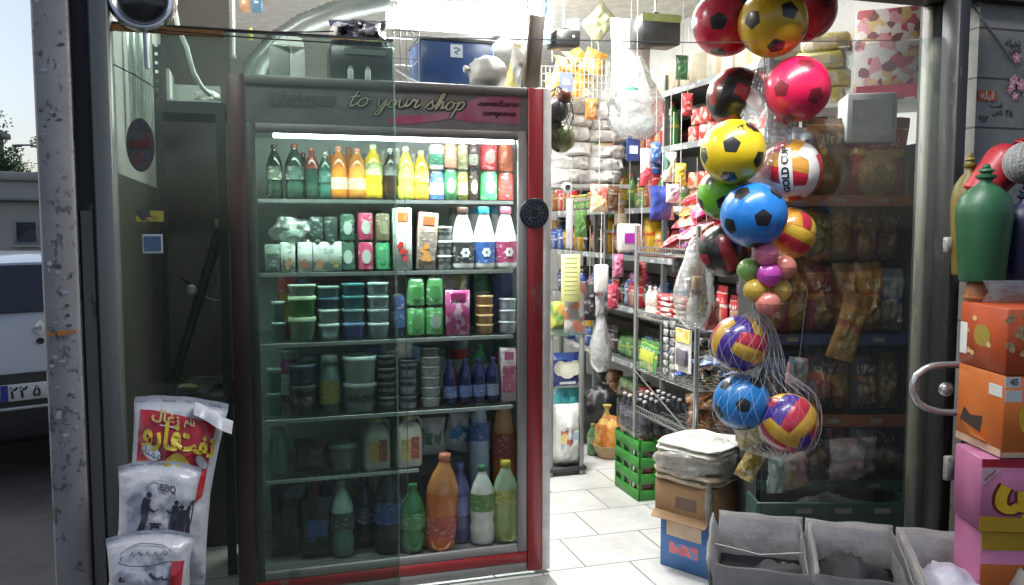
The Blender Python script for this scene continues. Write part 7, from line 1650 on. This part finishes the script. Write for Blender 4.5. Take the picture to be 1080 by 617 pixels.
g = MB(); g.add([(.002, -.002, hP*.87), (.055, -.002, hP*.87), (.002, -.002, hP*.62)], [(0, 1, 2)]); g.build('corner_flash', cm((.60, .40, .42)), B2)
g = MB(); stroke(g, [(.008, hP*.70), (.018, hP*.76), (.024, hP*.78), (.036, hP*.85)], lambda x, y: (x, -.0028, y), .004); g.build('corner_print', cm((.40, .08, .14)), B2)
def lpx(px, py, B): q = at(px, py, 2.2)-B.location; return (q.x, q.z)
big = [[(1060, 512), (1055, 522), (1055, 532), (1063, 537), (1072, 533)], [(1077, 517), (1077, 526), (1078, 535)], [(1072, 533), (1084, 536), (1096, 533), (1099, 520)], [(1099, 520), (1105, 534), (1116, 533)], [(1120, 508), (1122, 534)]]
for nm, wd, lift, c in (('lettering_outline', .038, .0022, (.14, .015, .02)), ('lettering', .025, .0034, (.66, .42, .02))):
    g = MB()
    for i, s_ in enumerate(big): stroke(g, [lpx(x, y, B2) for x, y in s_], lambda x, y, i=i: (x, -lift-.0002*i, y), wd, steps=10)
    g.build(nm, cm(c, .4, .1), B2)
g = MB()
for x, y in ((1077, 543), (1084, 543)): oval(g, lambda a, b, x=x, y=y: (lpx(x, y, B2)[0]+a, -.004, lpx(x, y, B2)[1]+b), .006, .006, n=10, rings=1)
g.build('dots', cm((.66, .42, .02), .4, .1), B2)
B3 = carton('snack_carton', 'orange carton with two white price stickers and a torn side', XB, 2.19, zC, zB, .42, .22, org_c, .02)
hO = zB-zC
def stick(B, px0, px1, py0, py1, y=-.0012, m_=None, nm='price_sticker'):
    (x0, z1), (x1, z0) = lpx(px0, py0, B), lpx(px1, py1, B); return MB().box(((x0+x1)/2, y, (z0+z1)/2), (x1-x0, .0012, z1-z0)).build(nm, m_ or mat('sticker_paper', (.60, .60, .58), .6, var=.08), B)
s1 = stick(B3, 1058, 1074, 397, 408); stick(B3, 1058, 1075, 411, 423)
x_, z_ = lpx(1067, 402.5, B3); g = MB(); text_on(g, '45', lambda a, b: (x_+a, -.0028, z_+b), .022, bold=.001); g.build('digits', cm((.10, .10, .11)), s1)
MB().box((-.0008, .035, hO*.80), (.001, .06, hO*.14)).build('price_sticker', mat('sticker_paper', (0, 0, 0)), B3)
g = MB(); oval(g, lambda a, b: (lpx(1084, 440, B3)[0]+a, -.0020, lpx(1084, 440, B3)[1]+b), .030, .045, n=20, rings=1); oval(g, lambda a, b: (lpx(1104, 440, B3)[0]+a, -.0022, lpx(1104, 440, B3)[1]+b), .030, .045, n=20, rings=1); g.build('yellow_print', cm((.64, .40, .02), .4, .1), B3)
g = MB(); g.add([(-.001, .10, hO*.20), (-.001, .20, hO*.28), (-.001, .18, hO*.46), (-.001, .15, hO*.38), (-.001, .09, hO*.42)], [(0, 1, 2, 3, 4)]); g.build('torn_hole', cm((.02, .012, .01), .9, 0), B3)
g = MB(); g.add([(-.002, .06, hO*.12), (-.030, .09, hO*.18), (-.022, .16, hO*.30), (-.002, .20, hO*.22)], [(0, 1, 2, 3)]); g.build('torn_flap', cm((.60, .24, .08)), B3)
MB().box((-.0008, .11, hO*.05), (.001, .218, hO*.09)).build('pale_edge', cm((.52, .36, .26)), B3); MB().box((.21, -.0012, hO*.035), (.418, .0012, hO*.06)).build('pale_edge', cm((.60, .40, .28)), B3)
B4 = carton('snack_carton', 'red orange carton scattered with pale snack pictures, top of the pile', XB, 2.19, zB+.001, zA, .42, .22, red_c, .02)
hR = zA-zB; r9 = random.Random(8); g = MB()
for i in range(13):
    x0, z0, a9 = r9.uniform(.02, .40), hR*r9.uniform(.12, .9), r9.uniform(0, PI)
    if i < 5: x0, z0 = [lpx(*q, B4) for q in ((1063, 337), (1073, 351), (1064, 366), (1080, 335), (1079, 372))][i]
    f = lambda a, b, x0=x0, z0=z0, a9=a9, i=i: (x0+a*math.cos(a9)-b*math.sin(a9), -.0016-.0002*i, z0+a*math.sin(a9)+b*math.cos(a9))
    oval(g, f, .016, .009, n=9, rings=1); oval(g, lambda a, b, f=f: f(a+.008, b+.007), .009, .008, n=8, rings=1)
g.build('snack_print', mat('snack_print', (.60, .40, .18), .5, var=.4, vs=80), B4)
g = MB()
for i in range(5):
    y0, z0 = r9.uniform(.03, .19), hR*r9.uniform(.15, .85); oval(g, lambda a, b, y0=y0, z0=z0, i=i: (-.0012-.0002*i, y0-a, z0+b), .012, .008, n=8, rings=1)
g.build('snack_print', mat('snack_print', (0, 0, 0)), B4)
g = MB(); oval(g, lambda a, b: (-.0010, .11-a, hR*.52+b), .040, .030, n=16, rings=1); g.build('olive_badge', cm((.30, .22, .03)), B4)
MB().box((-.0008, .198, hR*.42), (.001, .035, hR*.5)).build('price_sticker', mat('sticker_paper', (0, 0, 0)), B4)
MB().pillow(.40, .06, .02, 14, 4, wob=.5, seed=12).build('clear_film', clearbag, B4).location = (.2, .12, hR+.004)
# plastic jugs
def pjug(label, c, px, y_top, y_bot, wpx, Y, rot=None, cat='jug'):
    p = at(px, y_bot, Y); h = (y_bot-y_top)*Y/FPX; r = wpx/2*Y/FPX
    th = thing('plastic_jug', label, cat, p, 0, 'plastic jugs on the cartons', rot=rot or (0, 0, 0)); m_ = mat('jug_plastic_%02x%02x%02x' % tuple(int(x*255) for x in c), c, .48, var=.25, vs=8, coat=.05)
    MB().lathe([(r*.74, 0), (r*.78, h*.01), (r*.80, h*.03), (r*.90, h*.30), (r, h*.56), (r*.98, h*.64), (r*.84, h*.73), (r*.52, h*.80), (r*.26, h*.84), (r*.22, h*.875)], 36).build('body', m_, th)
    MB().lathe([(r*.24, h*.872), (r*.36, h*.885), (r*.36, h*.905), (r*.22, h*.915), (r*.20, h*.93), (r*.30, h*.94), (r*.28, h*.955), (r*.14, h*.965), (r*.16, h*.98), (r*.10, h), (0, h)], 28).build('stopper', m_, th); return th
zJ = zA+.002
pjug('dark green plastic jug with a ringed stopper standing on the red orange carton', (.018, .095, .038), 1035, 174, 297, 55, 2.40)
cup = thing('orange_cup', 'upturned orange brown cup holding up the green jug', 'cup', (at(1031, 300, 2.40).x, 2.40, zJ), 0); hc = at(1035, 297, 2.40).z-zJ-.002
MB().lathe([(.034, 0), (.035, .004), (.028, hc-.004), (.026, hc), (0, hc)], 20).build('body', cm((.34, .13, .04), .4), cup); MB().lathe([(.0345, .005), (.038, .007), (.038, .012), (.034, .014)], 20).build('rim', cm((.30, .11, .03), .4), cup)
pjug('yellow plastic jug half hidden behind the green and red ones', (.15, .115, .016), 1018, 162, 290, 34, 2.54)
pjug('deep blue plastic jug beside the green jug at the picture edge', (.008, .014, .06), 1077, 196, 305, 44, 2.42)
pjug('glossy red plastic jug lying tilted with its stopper pointing up', (.34, .015, .025), 1030, 128, 208, 44, 2.50, rot=(0, .72, .1))
wbl = thing('woven_ball', 'grey woven ball resting by the red jug at the picture edge', 'ball', at(1082, 172, 2.42), 0)
bm = bmesh.new(); bmesh.ops.create_icosphere(bm, subdivisions=4, radius=.058); MB().bm(bm).build('ball', mat('woven_grey', (.24, .25, .24), .8, bump=.8, bs=140, vs=60), wbl, sharp=None)
g = MB()
for k in range(9):
    a = PI*k/9; g.tube([Vector((.0585*math.cos(q)*math.cos(a), .0585*math.cos(q)*math.sin(a), .0585*math.sin(q))) for q in [2*PI*j/30 for j in range(30)]], .0016, 4, close=True)
g.build('weave', mat('woven_pale', (.38, .38, .36), .8), wbl)
shelf9 = thing('prop_crate', 'dark crate behind the cartons carrying the plastic jugs', 'crate', (at(1048, 236, 2.62).x-.0, 2.50, .002), 0)
MB().span(-.02, .34, -.0, .14, 0, at(1016, 292, 2.52).z-.006, bev=.005).build('body', dkm, shelf9); MB().span(.05, .25, -.004, -.001, .6, .64).build('handle_slot', mat('slot_dark', (0, 0, 0)), shelf9)

# ------------------------------------------------------------------ charcoal bags leaning on the window
TQ = -1.25
bagw = mat('woven_white', (.52, .52, .57), .4, var=.25, vs=9, bump=.28, bs=45, coat=.2)
def cbag(label, pxl, pxr, y0, hpx, t_, tilt, lean, seed, d_=.13, slump=.06):
    s0_, _, Y = on_t(pxl, y0, t_); s1_ = on_t(pxr, y0, t_)[0]; w_ = s1_-s0_; h = hpx*Y/FPX; z1 = on_t((pxl+pxr)/2, y0, t_)[1]
    base_px = (pxl+pxr)/2-hpx*math.tan(tilt)
    sb_ = on_t(base_px, y0+hpx, t_)[0]
    th = thing('charcoal_bag', label, 'bag', W(sb_, t_, z1-h*math.cos(tilt)), 0, 'charcoal bags leaning by the window', rot=(lean, tilt, ANG))
    g = MB(); g.pillow(w_, h, d_, 44, 64, wob=.11, seed=seed, crimp=.045, flare=.05, slump=slump); o_ = g.build('body', bagw, th)
    return th, g.front, w_, h
def onbag(fr, lift=.004): return lambda u, v: (lambda q: (q[0], q[1]-lift, q[2]))(fr(min(max(u, 0), 1), min(max(v, 0), 1)))
tA, fA, wA, hA = cbag('white charcoal bag with a big red panel and yellow lettering, topmost of the pile', 150, 246, 420, 205, -1.20, .15, -.06, 1.3, slump=.02)
pan = onbag(fA, .004)
def redge(u, v): return (.10+.82*u+.0*v, .50+.44*v)
g = MB(); g.grid(lambda u, v: pan(.07+.84*u, (.42+.10*(2*abs(u-.55))**2)+(.515-.10*(2*abs(u-.55))**2-.045*u)*v), 26, 24); rp = g.build('red_panel', mat('bag_red_print', (.45, .015, .03), .3, var=.3, vs=14, coat=.3), tA)
p2 = onbag(fA, .0062); p3 = onbag(fA, .0078)
g = MB(); oval(g, lambda x, y: p2(.54+x, .655+y-.05*(x/.2)**2), .20, .075, n=24, rings=4); g.build('yellow_dome', mat('bag_yellow_print', (.62, .46, .06), .4, var=.35, vs=40), tA)
g = MB(); oval(g, lambda x, y: p3(.24+x, .725+y-.1*x), .115, .034, n=20); oval(g, lambda x, y: p3(.83+x, .685+y-.3*x), .075, .030, n=20); g.build('white_ovals', mat('bag_oval_white', (.58, .58, .60), .5), tA)
p4 = onbag(fA, .0094); g = MB()
text_on(g, '\uFEAF\uFE8E\uFE98\uFEE4\uFEE3', lambda x, y: p4(.24+x, .725+y*.5-.1*x), .12); g.build('oval_print', cm((.10, .12, .2)), tA)
tm = mat('bag_lettering_yellow', (.66, .50, .04), .4, var=.1)
g = MB(); text_on(g, '\uFE96\uFED4\uFE97', lambda x, y: p3(.72+x*.95, .782+y*.55-.10*x), .26, bold=.010); text_on(g, '\uFEED\uFEAD\uFE8E\uFED3', lambda x, y: p3(.34+x*.95, .812+y*.55-.10*x), .30, bold=.010); g.build('lettering', tm, tA)
g = MB(); text_on(g, '\uFEDD\uFE8E\uFECF\uFEAF', lambda x, y: p3(.36+x, .900+y*.4-.10*x), .17, bold=.006); text_on(g, '\uFEE1\uFE8E\uFEE7', lambda x, y: p3(.62+x, .885+y*.4-.10*x), .11, bold=.004); g.build('small_lettering', mat('bag_lettering_pale', (.56, .40, .16), .4), tA)
g = MB(); stroke(g, [(.30, .862), (.40, .860), (.50, .848)], lambda x, y: p3(x, y), .008); g.build('white_swash', mat('bag_oval_white', (0, 0, 0)), tA)
MB().grid(lambda u, v: (wA*(.15+.45*u), -.02-.035*v+.012*math.sin(u*7), hA*(.985-.09*u)-.025*v*v), 16, 6).build('folded_hem', bagw, tA)
tB, fB, wB, hB = cbag('white charcoal bag printed with black barbecue silhouettes, in the middle of the pile', 131, 216, 488, 150, -1.28, .11, -.08, 4.7, .11, .05)
kB = onbag(fB, .006)
def bpx(x, y): return kB((x-(131-(y-490)*.09))/88.0, 1-(y-486)/150.0)
blkp = mat('silhouette_black', (.025, .025, .045), .5, var=.15); g = MB(); S_ = lambda pts, w_: stroke(g, pts, bpx, w_, steps=5)
oval(g, lambda x, y: bpx(164.5+x, 518-y), 3.2, 3.2, n=12, rings=1)
S_([(163, 521), (160, 530), (159, 540)], 7.5); S_([(162, 525), (166, 532), (171, 535)], 2.4); S_([(159, 538), (156, 550), (150, 563)], 5.0); S_([(160, 540), (157, 552), (153, 563)], 4.2); S_([(171, 535), (176, 532)], 1.2)
S_([(165, 547.5), (179, 548.2)], 3.2); S_([(167, 550.5), (177, 551)], 3.2); S_([(168, 552), (166, 562)], 1.1); S_([(176, 552), (178, 563)], 1.1); S_([(166, 558), (178, 558.5)], .9)
for hx, hy, bx_, wd in ((195.5, 526, 194, 7), (202, 531, 202, 7.5), (214, 527, 213, 8)):
    oval(g, lambda x, y: bpx(hx+x, hy-y), 2.8, 3.0, n=10, rings=1); S_([(hx, hy+3), (bx_, hy+12), (bx_, hy+22)], wd); S_([(bx_-2, hy+20), (bx_-3, 566)], 3.2); S_([(bx_+2, hy+20), (bx_+2.5, 566)], 3.2)
S_([(193, 535), (188, 537), (185, 534)], 2.2); S_([(205, 536), (210, 536), (212, 532)], 2.2)
S_([(141, 562), (160, 563.5), (185, 566), (214, 569)], 4.0)
g.build('silhouette_print', blkp, tB)
g = MB(); text_on(g, 'BBQ', lambda x, y: bpx(185+x, 512-y+.18*x), 9.5, bold=.25); g.build('lettering', blkp, tB)
g = MB(); S_([(165, 505), (172, 503), (178, 505)], 1.3); S_([(150, 530), (146, 537), (146, 548)], 1.5); g.build('faded_print', mat('faded_print', (.30, .26, .32), .6), tB)
g = MB(); g.grid(lambda u, v: bpx(201+14*u, 570+20*v), 6, 8); g.build('red_patch', mat('bag_red_print', (0, 0, 0)), tB)
tC, fC, wC, hC = cbag('white charcoal bag with thin arched lines, lowest and nearest of the pile', 118, 208, 562, 150, -1.36, .06, -.08, 8.2, .11, .05)
kC = onbag(fC, .006)
def cpx(x, y): return kC((x-116)/94.0, 1-(y-560)/150.0)
inkb = mat('bag_ink', (.06, .06, .10), .5); g = MB(); S_ = lambda pts, w_: stroke(g, pts, cpx, w_, steps=6)
S_([(132, 578), (145, 572), (160, 571), (178, 573), (188, 578)], .9); S_([(130, 586), (145, 591), (165, 592), (190, 588)], 1.1); S_([(134, 580), (132, 586)], .9)
for x0 in (143, 151, 160, 169, 177): S_([(x0, 581), (x0+2.5, 578), (x0+4, 582), (x0+6.5, 579.5)], .9)
S_([(134, 601), (132, 606), (138, 606)], 2.6); S_([(166, 600), (172, 605), (182, 604)], 3.6); S_([(180, 606), (188, 606)], 3)
g.build('line_print', inkb, tC); g = MB(); g.grid(lambda u, v: cpx(190+14*u, 588+36*v), 6, 8); rpt = g.build('red_patch', mat('bag_red_print', (0, 0, 0)), tC)
pal = thing('wooden_block', 'dark wooden block under the pile of charcoal bags', 'block', W(on_t(172, 300, -1.26)[0], -1.21, .001), ANG)
MB().span(-.12, .12, -.06, .06, 0, .36, bev=.006).build('block', wearmat('block_wood', (.10, .08, .06), (.06, .05, .04), (.05, .045, .04), .8, .3, 8), pal); MB().span(-.125, .125, -.066, .066, .361, .375).build('top_plate', dkm, pal)
